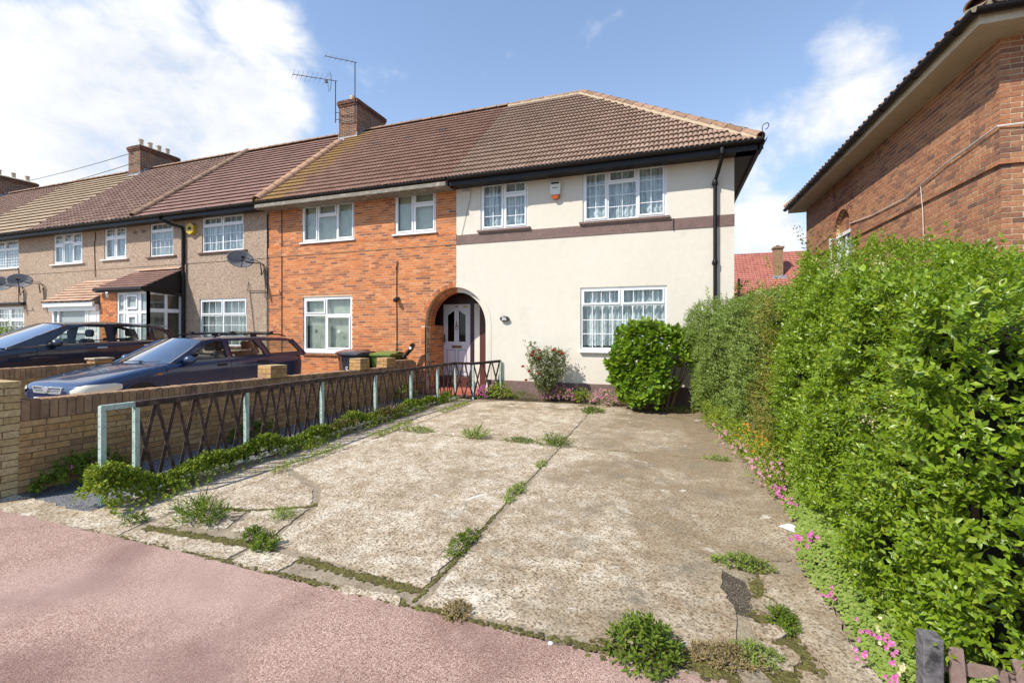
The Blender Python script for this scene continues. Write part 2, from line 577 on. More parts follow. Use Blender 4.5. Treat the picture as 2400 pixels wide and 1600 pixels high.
CHIMBR = M('sooty_chimney_brick', [(0.11, 0.055, 0.035), (0.17, 0.065, 0.036), (0.065, 0.04, 0.028), (0.24, 0.085, 0.04), (0.085, 0.052, 0.035)], rough=0.9, rand=True, fine=(12, 0.35), bump=(50, 0.5, 0.005))
CHIM_MORTAR = M('lime_mortar', [(0.62, 0.52, 0.38), (0.48, 0.38, 0.26)], ns=4)
CREAM = M('cream_render', [(0.665, 0.61, 0.515), (0.635, 0.58, 0.48)], rough=0.75, ns=0.7, fine=(9, 0.03), bump=(11, 0.30, 0.014), spec=0.3, dirt=((0.50, 0.44, 0.35), 1.1, 0.56, 0.95))
PLINTH = M('brown_painted_brick', [(0.155, 0.098, 0.082), (0.20, 0.13, 0.11)], rough=0.75, ns=5, fine=(20, 0.15), bump=(30, 0.5, 0.008))
DASH = speckle('pebbledash', (0.40, 0.28, 0.195), (0.16, 0.105, 0.072), (0.62, 0.49, 0.37), 75.0, bumpd=0.012, big=[((0.30, 0.21, 0.15), 0.8, 0.45, 0.7, 0.35)], ramps=(0.3, 0.52, 0.82))
WHITE = M('white_upvc', [(0.80, 0.80, 0.80)], rough=0.3, spec=0.5)
WHITEW = M('white_painted_wood', [(0.74, 0.73, 0.70), (0.66, 0.65, 0.62)], ns=6, rough=0.5)
BLACK = M('black_plastic', [(0.010, 0.008, 0.008), (0.016, 0.013, 0.012)], ns=3, rough=0.42, spec=.28)
BLACKM = M('black_matt', [(0.015, 0.013, 0.013)], rough=0.7)
GREYFAS = M('grey_concrete_gutter', [(0.30, 0.27, 0.215), (0.19, 0.165, 0.13), (0.38, 0.35, 0.285)], ns=5, fine=(25, 0.2), rough=0.85)
SOFFIT = M('cream_soffit', [(0.58, 0.50, 0.36), (0.50, 0.42, 0.29)], ns=4, fine=(30, 0.12), rough=0.8)
MAROON = M('dark_maroon_paint', [(0.035, 0.012, 0.016), (0.05, 0.018, 0.022)], ns=3, rough=0.45)
BROWNP = M('brown_paint', [(0.085, 0.028, 0.02)], rough=0.5)
DOORW = M('lilac_white_door', [(0.60, 0.545, 0.56)], rough=0.4)
BRASS = M('old_brass', [(0.20, 0.12, 0.04)], rough=0.35, metal=0.8)
GLASS = glass_mat('window_glass', refl=1.15, clear=0.01)
DGLASS = glass_mat('dark_glass', (0.14, 0.05, 0.08), refl=1.0)
FROST = M('frosted_glass', [(0.25, 0.30, 0.30), (0.38, 0.42, 0.42)], ns=25, rough=0.15)
ROOM = M('dark_room', [(0.06, 0.055, 0.05)], rough=0.9)  # near-black colour stands in for the darkness of unlit rooms
NET = curtain_mat('net_curtain', (0.90, 0.91, 0.93))
DRAPE = curtain_mat('plain_curtain', (0.72, 0.72, 0.70), False)
BLIND = M('vertical_blind_fabric', [(0.56, 0.54, 0.44), (0.66, 0.64, 0.54), (0.44, 0.43, 0.36)], ns=3, rough=0.8)
LEAD = M('lead_flashing', [(0.22, 0.23, 0.26), (0.42, 0.43, 0.46)], ns=6, rough=0.45, metal=0.3)
MORTAR = M('cream_bedding_mortar', [(0.52, 0.42, 0.285), (0.44, 0.35, 0.23)], ns=8, fine=(40, 0.12))
RT_CREAM = roof_mat('brown_roof_tile', [(0.285, 0.19, 0.135), (0.315, 0.215, 0.155), (0.265, 0.172, 0.12), (0.335, 0.23, 0.168)])
RT_RED = roof_mat('red_brown_roof_tile', [(0.26, 0.145, 0.10), (0.29, 0.17, 0.118), (0.235, 0.128, 0.09), (0.31, 0.185, 0.13)], True)
RT_DRED = roof_mat('dark_red_roof_tile', [(0.22, 0.122, 0.094), (0.25, 0.142, 0.11), (0.195, 0.107, 0.083)], True)
RT_BRN = roof_mat('mottled_roof_tile', [(0.24, 0.145, 0.105), (0.28, 0.175, 0.13), (0.185, 0.11, 0.082), (0.33, 0.215, 0.16)])
RT_OLIVE = roof_mat('olive_roof_tile', [(0.34, 0.25, 0.16), (0.38, 0.28, 0.185), (0.30, 0.215, 0.135)])
RT_PINK = roof_mat('pink_red_roof_tile', [(0.40, 0.145, 0.105), (0.45, 0.175, 0.125), (0.35, 0.12, 0.09)])
RT_PALE = roof_mat('pale_porch_tile', [(0.48, 0.30, 0.20), (0.53, 0.36, 0.25), (0.42, 0.25, 0.17)])
RT_RIDGE = M('ridge_tile', [(0.27, 0.16, 0.10), (0.32, 0.20, 0.13), (0.21, 0.125, 0.08)], rand=True, fine=(14, 0.3), rough=0.9)
RT_VERGE = M('lichened_verge_tile', [(0.42, 0.24, 0.145), (0.46, 0.27, 0.165), (0.35, 0.20, 0.125)], rand=True, fine=(14, 0.25), rough=0.9, dirt=((0.30, 0.2, 0.03), 1.6, 0.58, 0.7))
CONC = concrete_mat()
PINK = asphalt_mat()
TARMAC = speckle('grey_tarmac_path', (0.12, 0.12, 0.125), (0.05, 0.05, 0.055), (0.24, 0.24, 0.25), 90.0, bumpd=0.006)
SOIL = M('dark_soil', [(0.05, 0.035, 0.02), (0.09, 0.065, 0.04)], ns=8, fine=(40, 0.4), bump=(30, 0.8, 0.02), rough=0.95)
DIRT = M('joint_dirt', [(0.20, 0.155, 0.10), (0.33, 0.27, 0.19)], ns=9, fine=(70, 0.4), bump=(60, 0.8, 0.01), rough=0.95)
MOSS = M('moss', [(0.06, 0.06, 0.012), (0.16, 0.14, 0.03), (0.10, 0.07, 0.025), (0.19, 0.18, 0.04), (0.07, 0.05, 0.022)], rand=True, ns=18, fine=(70, 0.4), bump=(90, 1.0, 0.02), rough=0.95)
GRIT = speckle('damp_grit', (0.085, 0.068, 0.045), (0.04, 0.032, 0.022), (0.40, 0.33, 0.25), 240.0, bumpd=0.006, ramps=(0.35, 0.66, 1.02))
REDTILE = M('red_quarry_tile', [(0.42, 0.11, 0.07), (0.48, 0.15, 0.10)], ns=6, fine=(30, 0.15), rough=0.5)
MINT = M('mint_green_paint', [(0.33, 0.44, 0.38), (0.40, 0.50, 0.44), (0.25, 0.34, 0.295)], ns=9, fine=(40, 0.18), rough=0.6, dirt=((0.10, 0.085, 0.06), 16, 0.60, 0.72))
RUST = M('rusty_iron', [(0.028, 0.016, 0.013), (0.05, 0.03, 0.025), (0.13, 0.088, 0.072)], ns=12, fine=(60, 0.35), bump=(60, 0.5, 0.004), rough=0.85)
GALV = M('galvanised_steel', [(0.34, 0.35, 0.36)], rough=0.45, metal=0.6)
ANTM = M('dark_aerial_metal', [(0.04, 0.04, 0.042)], rough=0.5, metal=0.4)
DISHM = M('grey_satellite_dish', [(0.17, 0.17, 0.175), (0.22, 0.22, 0.22)], ns=4, rough=0.5)
CABLE = M('black_cable', [(0.018, 0.016, 0.016)], rough=0.6)
WCABLE = M('white_cable', [(0.62, 0.58, 0.52)], rough=0.6)
WOOD = M('brown_stem', [(0.11, 0.075, 0.045), (0.17, 0.12, 0.075)], ns=12, fine=(50, 0.25), rough=0.9)

# ------------------------------------------------------------------ camera distance, used to choose which pieces become single objects
def cam_size(p, size=1.0):
    return size / max(0.3, (Vector(p) - Vector((0, 0, 1.7))).length)


# ------------------------------------------------------------------ brickwork
def brick_tpl(name, mat, n=3):
    out = []
    for _ in range(n):
        j = lambda a: a + random.uniform(-0.025, 0.025)
        V = [(j(-.5), random.uniform(-.008, .008), j(-.5)), (j(.5), random.uniform(-.008, .008), j(-.5)), (j(.5), random.uniform(-.008, .008), j(.5)), (j(-.5), random.uniform(-.008, .008), j(.5)),
             (-.5, 1, -.5), (.5, 1, -.5), (.5, 1, .5), (-.5, 1, .5)]
        F = [(0, 1, 2, 3), (1, 5, 6, 2), (4, 0, 3, 7), (3, 2, 6, 7), (4, 5, 1, 0)]
        out.append(np_mesh(name, V, [F], mat))
    return out


def lay(parent, name, pieces, tpl, nmax=300, stuff=None):
    """pieces: (centre of front face, rz, (length, depth, height)); the nmax that show largest become objects, the rest one joined part"""
    pieces = sorted(pieces, key=lambda p: -cam_size(p[0], p[2][0]))
    for c, rz, sc in pieces[:nmax]:
        obj_of(name, random.choice(tpl), parent, c, (0, 0, rz), sc)
    rest = pieces[nmax:]
    if rest:
        Vs, Fs = [], []
        base = [np.array([v.co[:] for v in m.vertices]) for m in tpl]
        faces = np.array([p.vertices[:] for p in tpl[0].polygons])
        o = np.array(WL[parent.name])
        for i, (c, rz, sc) in enumerate(rest):
            b = base[i % len(base)] * np.array(sc)
            cs, sn = math.cos(rz), math.sin(rz)
            w = np.stack([b[:, 0] * cs - b[:, 1] * sn, b[:, 0] * sn + b[:, 1] * cs, b[:, 2]], 1)
            Vs.append(w + np.array(c) - o)
            Fs.append(faces + i * 8)
        ob = obj_of(stuff or name + 'work', np_mesh(name + 'work', np.concatenate(Vs), [np.concatenate(Fs)], tpl[0].materials[0]), parent)
        ob['kind'] = 'stuff'


def courses(O, rz, W, z0, z1, excl=None, L=0.205, h=0.056, j=0.012, depth=0.06, proud=0.0, start=0.0, out_fn=None):
    """stretcher bond over a wall: list of pieces. O: left end at z=0; wall runs along (cos rz, sin rz); excl(z) -> intervals left open"""
    U = Vector((math.cos(rz), math.sin(rz), 0))
    N = Vector((math.sin(rz), -math.cos(rz), 0))
    O = Vector(O)
    res = []
    z = z0
    k = 0
    while z + h * 0.6 < z1:
        u = -((k % 2) * (L + j) / 2) + start
        ex = excl(z + h / 2) if excl else []
        hh = min(h, z1 - z)
        while u < W:
            a, b = max(u, 0), min(u + L, W)
            segs = [(a, b)]
            for e0, e1 in ex:
                ns = []
                for s0, s1 in segs:
                    if e1 <= s0 or e0 >= s1:
                        ns.append((s0, s1))
                    else:
                        if e0 > s0:
                            ns.append((s0, e0))
                        if e1 < s1:
                            ns.append((e1, s1))
                segs = ns
            for s0, s1 in segs:
                if s1 - s0 > 0.025:
                    c = O + U * ((s0 + s1) / 2) + Vector((0, 0, z + hh / 2)) + N * (proud + random.uniform(-.0008, .0012) + (out_fn(z + hh / 2) if out_fn else 0))
                    res.append((c, rz, (s1 - s0, depth, hh)))
            u += L + j
        z += h + j
        k += 1
    return res


def rect_ex(holes):
    return lambda z: [(a, b) for a, b, c, d in holes if c - 0.02 < z < d + 0.02]


# ------------------------------------------------------------------ wall sheets with openings (facing -Y)
def wall_sheet(mb, x0, x1, z0, z1, holes, Y, thick=0.2, bare=()):
    xs = sorted({x0, x1, *[h[0] for h in holes], *[h[1] for h in holes]})
    zs = sorted({z0, z1, *[h[2] for h in holes], *[h[3] for h in holes]})
    xs = [x for x in xs if x0 <= x <= x1]
    zs = [z for z in zs if z0 <= z <= z1]
    for i in range(len(xs) - 1):
        for k in range(len(zs) - 1):
            cx, cz = (xs[i] + xs[i + 1]) / 2, (zs[k] + zs[k + 1]) / 2
            if any(a < cx < b and c < cz < d for a, b, c, d in holes):
                continue
            mb.add([(xs[i], Y, zs[k]), (xs[i + 1], Y, zs[k]), (xs[i + 1], Y, zs[k + 1]), (xs[i], Y, zs[k + 1])], [(0, 1, 2, 3)])
    for a, b, c, d in holes:
        if (a, b, c, d) not in bare:
            p = [(a, c), (b, c), (b, d), (a, d)]
            for q in range(4):
                (ax, az), (bx, bz) = p[q], p[(q + 1) % 4]
                mb.add([(ax, Y, az), (ax, Y + thick, az), (bx, Y + thick, bz), (bx, Y, bz)], [(0, 1, 2, 3)])


# ------------------------------------------------------------------ windows
def window(house, x0, x1, z0, z1, cols, Y=10.5, fw=0.045, frame=None, curtain=None, curt_kind='net_curtain', sill=None, bars=True, rec=0.03, pane=None, barmat=None, sashw=0.042, mz=0.0):
    """cols: (f0, f1, [(g0, g1, 's' opening light / 'f' fixed, bars across, bars up)]), fractions of the clear opening"""
    frame = frame or WHITE
    Y0, Y1 = Y + rec, Y + rec + 0.07
    mb = MB()
    mb.box(x0, Y0, z0, x0 + fw, Y1, z1).box(x1 - fw, Y0, z0, x1, Y1, z1)
    mb.box(x0 + fw, Y0 + .001, z0, x1 - fw, Y1, z0 + fw).box(x0 + fw, Y0 + .001, z1 - fw, x1 - fw, Y1, z1)
    X0, X1, Z0, Z1 = x0 + fw, x1 - fw, z0 + fw, z1 - fw
    m = fw * 0.42
    cells = []
    for i, (f0, f1, rows) in enumerate(cols):
        a, b = X0 + (X1 - X0) * f0, X0 + (X1 - X0) * f1
        if i:
            mb.box(a - m, Y0 + .002, Z0 + (Z1 - Z0) * mz, a + m, Y1, Z1)
            a += m
        if i < len(cols) - 1:
            b -= m
        for k, (g0, g1, kind, nx, nz) in enumerate(rows):
            c, d = Z0 + (Z1 - Z0) * g0, Z0 + (Z1 - Z0) * g1
            if k:
                mb.box(a, Y0 + .003, c - m, b, Y1, c + m)
                c += m
            if k < len(rows) - 1:
                d -= m
            cells.append((a, b, c, d, kind, nx, nz))
    w = mb.build('window', frame, house, loc=((x0 + x1) / 2, Y, z0))
    for a, b, c, d, kind, nx, nz in cells:
        if kind == 's':
            s = sashw
            sb = MB()
            e = 0.004
            sb.box(a + e, Y0 - .018, c + e, a + s, Y0 + .045, d - e).box(b - s, Y0 - .018, c + e, b - e, Y0 + .045, d - e)
            sb.box(a + s, Y0 - .017, c + e, b - s, Y0 + .045, c + s).box(a + s, Y0 - .017, d - s, b - s, Y0 + .045, d - e)
            sb.build('sash', frame, w)
            a, b, c, d = a + s, b - s, c + s, d - s
        MB().box(a, Y0 + .022, c, b, Y0 + .028, d).build('pane', pane or GLASS, w)
        if nx or nz:
            gb = MB()
            t = 0.0075
            for q in range(1, nx + 1):
                x = a + (b - a) * q / (nx + 1)
                gb.box(x - t, Y0 + .010, c, x + t, Y0 + .0205, d)
            for q in range(1, nz + 1):
                z = c + (d - c) * q / (nz + 1)
                gb.box(a, Y0 + .011, z - t, b, Y0 + .0205, z + t)
            gb.build('glazing_bar', barmat or frame, w)
    if sill:
        sm, sx, sh, so = sill
        MB().box(x0 - sx, Y - so, z0 - sh, x1 + sx, Y + .06, z0 - .004).build('sill', sm, w, bevel=0.006)
    if curtain:
        n = int((x1 - x0) / 0.012)
        ph = random.uniform(0, 9)
        P = []
        for i in range(n + 1):
            x = X0 + (X1 - X0) * i / n
            y = Y1 + .07 + 0.026 * math.sin(x * 48 + ph + 1.9 * math.sin(x * 11 + ph)) + 0.008 * math.sin(x * 120)
            if curt_kind == 'vertical_blind':
                y = Y1 + .06 + 0.05 * ((x / 0.085) % 1.0)
            zb = Z0 + (0.02 + 0.025 * abs(math.sin(x * 24)) if curt_kind == 'net_curtain' else 0)
            P.append([(x, y, zb), (x, y, (zb + Z1) / 2), (x, y, Z1)])
        MB().grid(P).build(curt_kind, curtain, w, smooth=(curt_kind != 'vertical_blind'), fix=False)
    MB().box(x0 - .3, Y1 + .9, z0 - .3, x1 + .3, Y1 + .92, z1 + .2).build('dark_backing', ROOM, w)  # dark sheet added behind the glass, in place of an unlit interior
    return w


# ------------------------------------------------------------------ roofs
PITCH = math.atan2(3.81, 4.37)
EY, EZ, RY, RZ = 10.1, 5.45, 14.47, 9.26
SL = math.hypot(4.37, 3.81)


def tile_mesh(name, mat, w, length, prof, t=0.046):
    """one roof tile: x across, y up the slope, z off the roof; prof: (fraction, height)"""
    V, F = [], []
    n = len(prof)
    for f, h in prof:
        x = f * w
        V += [(x, 0, t + h), (x, length, h * 0.9 + 0.002), (x, 0.004, t + h - 0.020)]
    for i in range(n - 1):
        a, b = 3 * i, 3 * (i + 1)
        F += [(a, b, b + 1, a + 1), (a + 2, b + 2, b, a)]
    V0 = len(V)
    V += [(0, 0, -0.012), (0, length, -0.012)]
    F4 = [(V0, 0, 1, V0 + 1)]
    e = 3 * (n - 1)
    V += [(w, 0, -0.012), (w, length, -0.012)]
    F4 += [(V0 + 2, V0 + 3, e + 1, e)]
    return np_mesh(name, V, [np.array(F), np.array(F4)], mat)


ROLL2 = [(0, 0.0), (0.06, 0.022), (0.20, 0.034), (0.36, 0.028), (0.46, 0.004), (0.50, 0.0), (0.56, 0.022), (0.70, 0.034), (0.86, 0.028), (0.94, 0.004), (0.985, 0.0)]
ROLL1 = [(0, 0.0), (0.16, 0.036), (0.42, 0.036), (0.58, 0.006), (0.97, 0.0)]
FLAT = [(0, 0.006), (0.10, 0.010), (0.5, 0.010), (0.9, 0.010), (0.985, 0.002)]


def tile_slope(roof, O, U, V, width, slope_len, tile, tw, gauge, nmax, keep=None, jit=0.0, off=0.0):
    """tiles over a slope from eave corner O, U along the eave, V up the slope (unit vectors)"""
    O, U, V = Vector(O), Vector(U).normalized(), Vector(V).normalized()
    N = U.cross(V)
    rot = Matrix((U, V, N)).transposed().to_4x4()
    rows = int(slope_len / gauge)
    cells = []
    for r in range(rows):
        for k in range(int(width / tw + 0.5)):
            u, s = k * tw, r * gauge + off
            if keep and not keep(u + tw / 2, s + gauge / 2):
                continue
            p = O + U * u + V * s + N * (0.012 + random.uniform(0, jit))
            cells.append((p, u, s))
    cells.sort(key=lambda c: -cam_size(c[0]))
    eul = rot.to_euler()
    for p, u, s in cells[:nmax]:
        obj_of('roof_tile', tile, roof, p, eul)
    rest = cells[nmax:]
    if rest:
        b = np.array([v.co[:] for v in tile.vertices])
        Rm = np.array(rot.to_3x3())
        b = b @ Rm.T
        fq = [np.array([p.vertices[:] for p in tile.polygons])]
        Vs = np.concatenate([b + np.array(p - WL[roof.name]) for p, _, _ in rest])
        Fs = np.concatenate([fq[0] + i * len(b) for i in range(len(rest))])
        ob = obj_of('tiling', np_mesh('tiling', Vs, [Fs], tile.materials[0]), roof)
        ob['kind'] = 'stuff'


def half_round(parent, name, A, B, seg, r, mat, up=(0, 0, 1), gap=0.012, mort=None, n=8):
    """a run of half-round tiles from A to B, one object per tile, all sharing one mesh"""
    A, B = Vector(A), Vector(B)
    d = (B - A)
    L = d.length
    d.normalize()
    k = max(1, round(L / seg))
    ln = L / k
    x = d.cross(Vector(up)).normalized()
    u = x.cross(d).normalized()
    Vv, F = [], []
    for i, (t, rr) in enumerate(((gap / 2, r * 1.06), (ln - gap / 2, r * 0.96))):
        for q in range(n + 1):
            a = math.pi * q / n
            Vv.append((math.cos(a) * rr, t, math.sin(a) * rr * 0.85))
        for q in range(n + 1):
            a = math.pi * (n - q) / n
            Vv.append((math.cos(a) * (rr - .018), t, math.sin(a) * (rr - .018) * 0.85))
    m = 2 * (n + 1)
    F = [(i, (i + 1) % m, m + (i + 1) % m, m + i) for i in range(m)]
    caps = []
    for e in (0, m):
        for q in range(n):
            caps.append((e + q, e + q + 1, e + m - 2 - q, e + m - 1 - q))
    me = np_mesh(name, Vv, [np.array(F), np.array(caps)], mat)
    rot = Matrix((x, d, u)).transposed().to_euler()
    for i in range(k):
        obj_of(name, me, parent, A + d * (ln * i), rot)
    if mort:
        MB().obox(A - u * 0.03, B - u * 0.03, r * 1.95, 0.07, up=u).build('bedding_mortar', mort, parent)
        for i in range(1, k):
            p = A + d * (ln * i)
            MB().obox(p - d * .006 + u * r * .40, p + d * .006 + u * r * .40, r * 1.2, r * 0.98, up=u).build('joint_mortar', mort, parent)


def deck(mb, x0, x1, ridge=None):
    """front and back slope of a terrace roof, a little under the tiles"""
    mb.add([(x0, EY, EZ - .02), (x1, EY, EZ - .02), (x1, RY, RZ - .02), (x0, RY, RZ - .02)], [(0, 1, 2, 3)])
    mb.add([(x1, 18.84, EZ - .02), (x0, 18.84, EZ - .02), (x0, RY, RZ - .02), (x1, RY, RZ - .02)], [(0, 1, 2, 3)])


UPS = Vector((0, 4.37, 3.81)).normalized()
UPB = Vector((0, -4.37, 3.81)).normalized()
NORM = Vector((0, -3.81, 4.37)).normalized()


def shell_back(house, x0, x1, mat, left=True, right=True):
    """flank and back walls, ceiling under the roof"""
    mb = MB()
    mb.add([(x1, 18.4, 0), (x0, 18.4, 0), (x0, 18.4, 5.42), (x1, 18.4, 5.42)], [(0, 1, 2, 3)])
    for x, on in ((x0, left), (x1, right)):
        if on:
            mb.add([(x, 10.502, 0), (x, 18.4, 0), (x, 18.4, 5.42), (x, 10.502, 5.42)], [(0, 1, 2, 3)])
    mb.add([(x0, 10.502, 5.40), (x1, 10.502, 5.40), (x1, 18.4, 5.40), (x0, 18.4, 5.40)], [(0, 1, 2, 3)])
    mb.add([(x0, 10.62, 2.95), (x1, 10.62, 2.95), (x1, 18.4, 2.95), (x0, 18.4, 2.95)], [(0, 1, 2, 3)])
    mb.build('rear_wall', mat, house, fix=False)


def gutter_run(house, x0, x1, mat, fascia, soffit, r=0.06, brackets=True, fz=5.27, box=False):
    mb = MB()
    if box:
        prof = [(9.99, 5.46), (9.975, 5.38), (10.02, 5.325), (10.09, 5.325), (10.09, 5.45), (10.06, 5.45), (10.06, 5.35), (10.02, 5.37), (10.01, 5.46)]
    else:
        prof = [(10.03 + r * math.cos(a), 5.445 + r * 1.1 * math.sin(a)) for a in [math.pi * (1 + q / 8) for q in range(9)]]
        prof += [(10.03 + (r - .008) * math.cos(a), 5.445 + (r - .008) * math.sin(a)) for a in [math.pi * (2 - q / 8) for q in range(9)]]
    n = len(prof)
    mb.add([(x0, y, z) for y, z in prof] + [(x1, y, z) for y, z in prof], [(i, (i + 1) % n, n + (i + 1) % n, n + i) for i in range(n)])
    g = mb.build('gutter', mat, house)
    if brackets:
        x = x0 + 0.5
        while x < x1 - .1:
            bb = MB()
            rr = r + 0.007
            pr = [(10.03 + rr * math.cos(a), 5.445 + rr * 1.1 * math.sin(a)) for a in [math.pi * (1 + q / 6) for q in range(7)]] + [(10.09, 5.45), (10.09, 5.47), (9.96, 5.47)]
            k = len(pr)
            bb.add([(x, y, z) for y, z in pr] + [(x + .035, y, z) for y, z in pr], [(i, (i + 1) % k, k + (i + 1) % k, k + i) for i in range(k)] + [tuple(range(k)), tuple(range(2 * k - 1, k - 1, -1))])
            bb.build('gutter_bracket', mat, g)
            x += 1.02
    MB().box(x0, 10.092, fz, x1, 10.118, 5.455).build('fascia', fascia, house)
    MB().box(x0, 10.119, fz + .03, x1, 10.498, fz + .05).build('soffit', soffit, house)


def chimney(house, x0, x1, y0, y1, zt, zb=8.3, pots=4, nmax=0, big=True, potmat=None):
    """rectangular stack with oversailing top courses, pots, lead flashing at the roof"""
    ch = MB().box(x0 + .003, y0 + .003, zb, x1 - .003, y1 - .003, zt - .01).build('chimney', CHIM_MORTAR, house, loc=((x0 + x1) / 2, (y0 + y1) / 2, zb))
    pc = []

    def out(z):
        return 0.055 if z > zt - .16 else (0.028 if z > zt - .24 else 0.0)
    for z0, z1, o in ((zb, zt - .245, 0.0), (zt - .245, zt - .165, .028), (zt - .165, zt, .055)):
        pc += courses((x0 - o, y0, 0), 0, x1 - x0 + 2 * o, z0, z1, proud=o, depth=.10)
        pc += courses((x1, y0 - o, 0), R(90), y1 - y0 + 2 * o, z0, z1, proud=o, depth=.10, start=-.1)
        pc += courses((x0, y1 + o, 0), R(-90), y1 - y0 + 2 * o, z0, z1, proud=o, depth=.10, start=-.1)
        pc += courses((x1 + o, y1, 0), R(180), x1 - x0 + 2 * o, z0, z1, proud=o, depth=.10)
    lay(ch, 'chimney_brick', pc, brick_tpl('chimney_brick', CHIMBR), nmax)
    MB().add([(x0 - .02, y0 - .02, zt - .005), (x1 + .02, y0 - .02, zt - .005), (x1 + .02, y1 + .02, zt - .005), (x0 - .02, y1 + .02, zt - .005),
              (x0 + .2, y0 + .2, zt + .09), (x1 - .2, y0 + .2, zt + .09), (x1 - .2, y1 - .2, zt + .09), (x0 + .2, y1 - .2, zt + .09)],
             [(0, 1, 5, 4), (1, 2, 6, 5), (2, 3, 7, 6), (3, 0, 4, 7), (4, 5, 6, 7)]).build('mortar_cap', CHIM_MORTAR, ch)
    for i in range(pots):
        y = y0 + .28 + (y1 - y0 - .56) * i / max(1, pots - 1)
        h = 0.34 if not big else 0.2
        rr = 0.10
        MB().lathe([(rr * 1.25, 0), (rr * 1.2, .06), (rr, .08), (rr * .9, h - .08), (rr * 1.1, h - .06), (rr * 1.1, h), (rr * .8, h), (rr * .75, h - .15)], ((x0 + x1) / 2, y, zt + .05), 12).build('chimney_pot', potmat or CHIM_MORTAR, ch, smooth=True)
    # stepped lead on the cheek and an apron in front
    zr = lambda y: EZ + (y - EY) * 3.81 / 4.37
    fl = MB()
    for xs, s in ((x1, 1), (x0, -1)):
        y = y0 - .02
        while y < min(RY, y1):
            fl.box(xs - .01 if s > 0 else xs - .012, y, zr(y) - .05, xs + .012 if s > 0 else xs + .01, y + .19, zr(y) + .26)
            y += .18
        a, b = Vector((xs + s * .07, y0 - .1, zr(y0 - .1) + .03)), Vector((xs + s * .07, RY, RZ + .03))
        fl.obox(a, b, .16, .012, up=NORM)
    fl.build('stepped_flashing', LEAD, ch)
    ap = MB()
    ap.obox((x0 - .12, y0 - .10, zr(y0 - .10) + .05), (x1 + .12, y0 - .10, zr(y0 - .10) + .05), .26, .012, up=NORM)
    ap.box(x0 - .02, y0 - .012, zr(y0) - .02, x1 + .02, y0 + .01, zr(y0) + .13)
    ap.build('apron_flashing', LEAD, ch)
    return ch


# ------------------------------------------------------------------ ground
def wob(x, y, a=0.012, f=9.0):
    return a * (math.sin(x * f + 1.3 * y * f) + math.sin(y * f * 2.1 - x * 3.1 * f + 2) * .6)


def rough_poly(pts, step=0.07, amp=0.01, closed=True):
    out = []
    n = len(pts)
    for i in range(n):
        (x0, y0), (x1, y1) = pts[i], pts[(i + 1) % n]
        L = math.hypot(x1 - x0, y1 - y0)
        k = max(1, int(L / step))
        for q in range(k):
            t = q / k
            x, y = x0 + (x1 - x0) * t, y0 + (y1 - y0) * t
            out.append((x + random.gauss(0, amp), y + random.gauss(0, amp)))
    return out


def struct(o):
    o['kind'] = 'structure'
    return o


struct(MB().add([(-400, -120, -.06), (400, -120, -.06), (400, 500, -.06), (-400, 500, -.06)], [(0, 1, 2, 3)]).build('ground', SOIL, fix=False))
pv = [(-60, -4.0), (60, -4.0)] + [(60, 2.38)] + [(x, 2.385 + random.gauss(0, .005) + .008 * math.sin(x * 3)) for x in np.arange(8, -12, -.06)] + [(-60, 2.38)]
struct(MB().slab(pv, -.05, -.004).build('pavement', PINK))
struct(MB().add([(-60, -12, -.12), (60, -12, -.12), (60, -4.2, -.12), (-60, -4.2, -.12)], [(0, 1, 2, 3)]).build('road', TARMAC, fix=False))

drive = T('driveway', '', '', (-1.5, 6, 0))
del drive['label'], drive['category']
struct(drive)
MB().slab([(-4.42, 2.40), (1.3, 2.40), (1.3, 10.2), (-4.42, 10.2)], -.05, -.009).build('joint_bed', DIRT, drive)


def slab_part(name, poly, z1=0.0, z0=-.045, amp=.009, step=.06, mat=None, parent=None, bevel=0.0):
    return MB().slab(rough_poly(poly, step, amp), z0, z1).build(name, mat or CONC, parent or drive)


slab_part('concrete_slab', [(-4.34, 4.25), (-3.55, 3.88), (-3.2, 3.45), (-3.02, 2.72), (-1.54, 2.60), (-1.512, 6.395), (-4.31, 6.42)])
slab_part('concrete_slab', [(-1.45, 2.43), (-.6, 2.47), (-.1, 2.52), (.33, 2.66), (.36, 3.0), (.30, 3.25), (.34, 3.52), (.62, 3.72), (1.2, 3.9), (1.2, 6.385), (-1.495, 6.385)])
slab_part('concrete_slab', [(-4.28, 6.45), (-1.545, 6.42), (-1.60, 10.12), (-4.25, 9.92)], z1=.003)
slab_part('concrete_slab', [(-1.525, 6.405), (1.2, 6.405), (1.2, 10.35), (-1.585, 10.15)], z1=-.002)
# broken pieces where the drive meets the pavement
for pl in ([(-4.36, 4.16), (-3.60, 3.80), (-3.26, 3.42), (-3.72, 3.20), (-4.12, 3.10), (-4.37, 3.32)],
           [(-4.32, 3.22), (-4.10, 3.05), (-3.75, 3.13), (-3.58, 2.80), (-4.32, 2.62)],
           [(-3.70, 3.14), (-3.24, 3.36), (-3.08, 2.74), (-3.52, 2.78)],
           [(-3.06, 2.60), (-2.62, 2.62), (-2.60, 2.42), (-3.04, 2.41)],
           [(-2.05, 2.44), (-1.62, 2.46), (-1.60, 2.38), (-2.05, 2.38)],
           [(-4.30, 2.54), (-3.12, 2.60), (-3.10, 2.42), (-4.28, 2.40)]):
    slab_part('broken_concrete', pl, z1=-.002 + random.uniform(-.004, .004), amp=.012, step=.05)
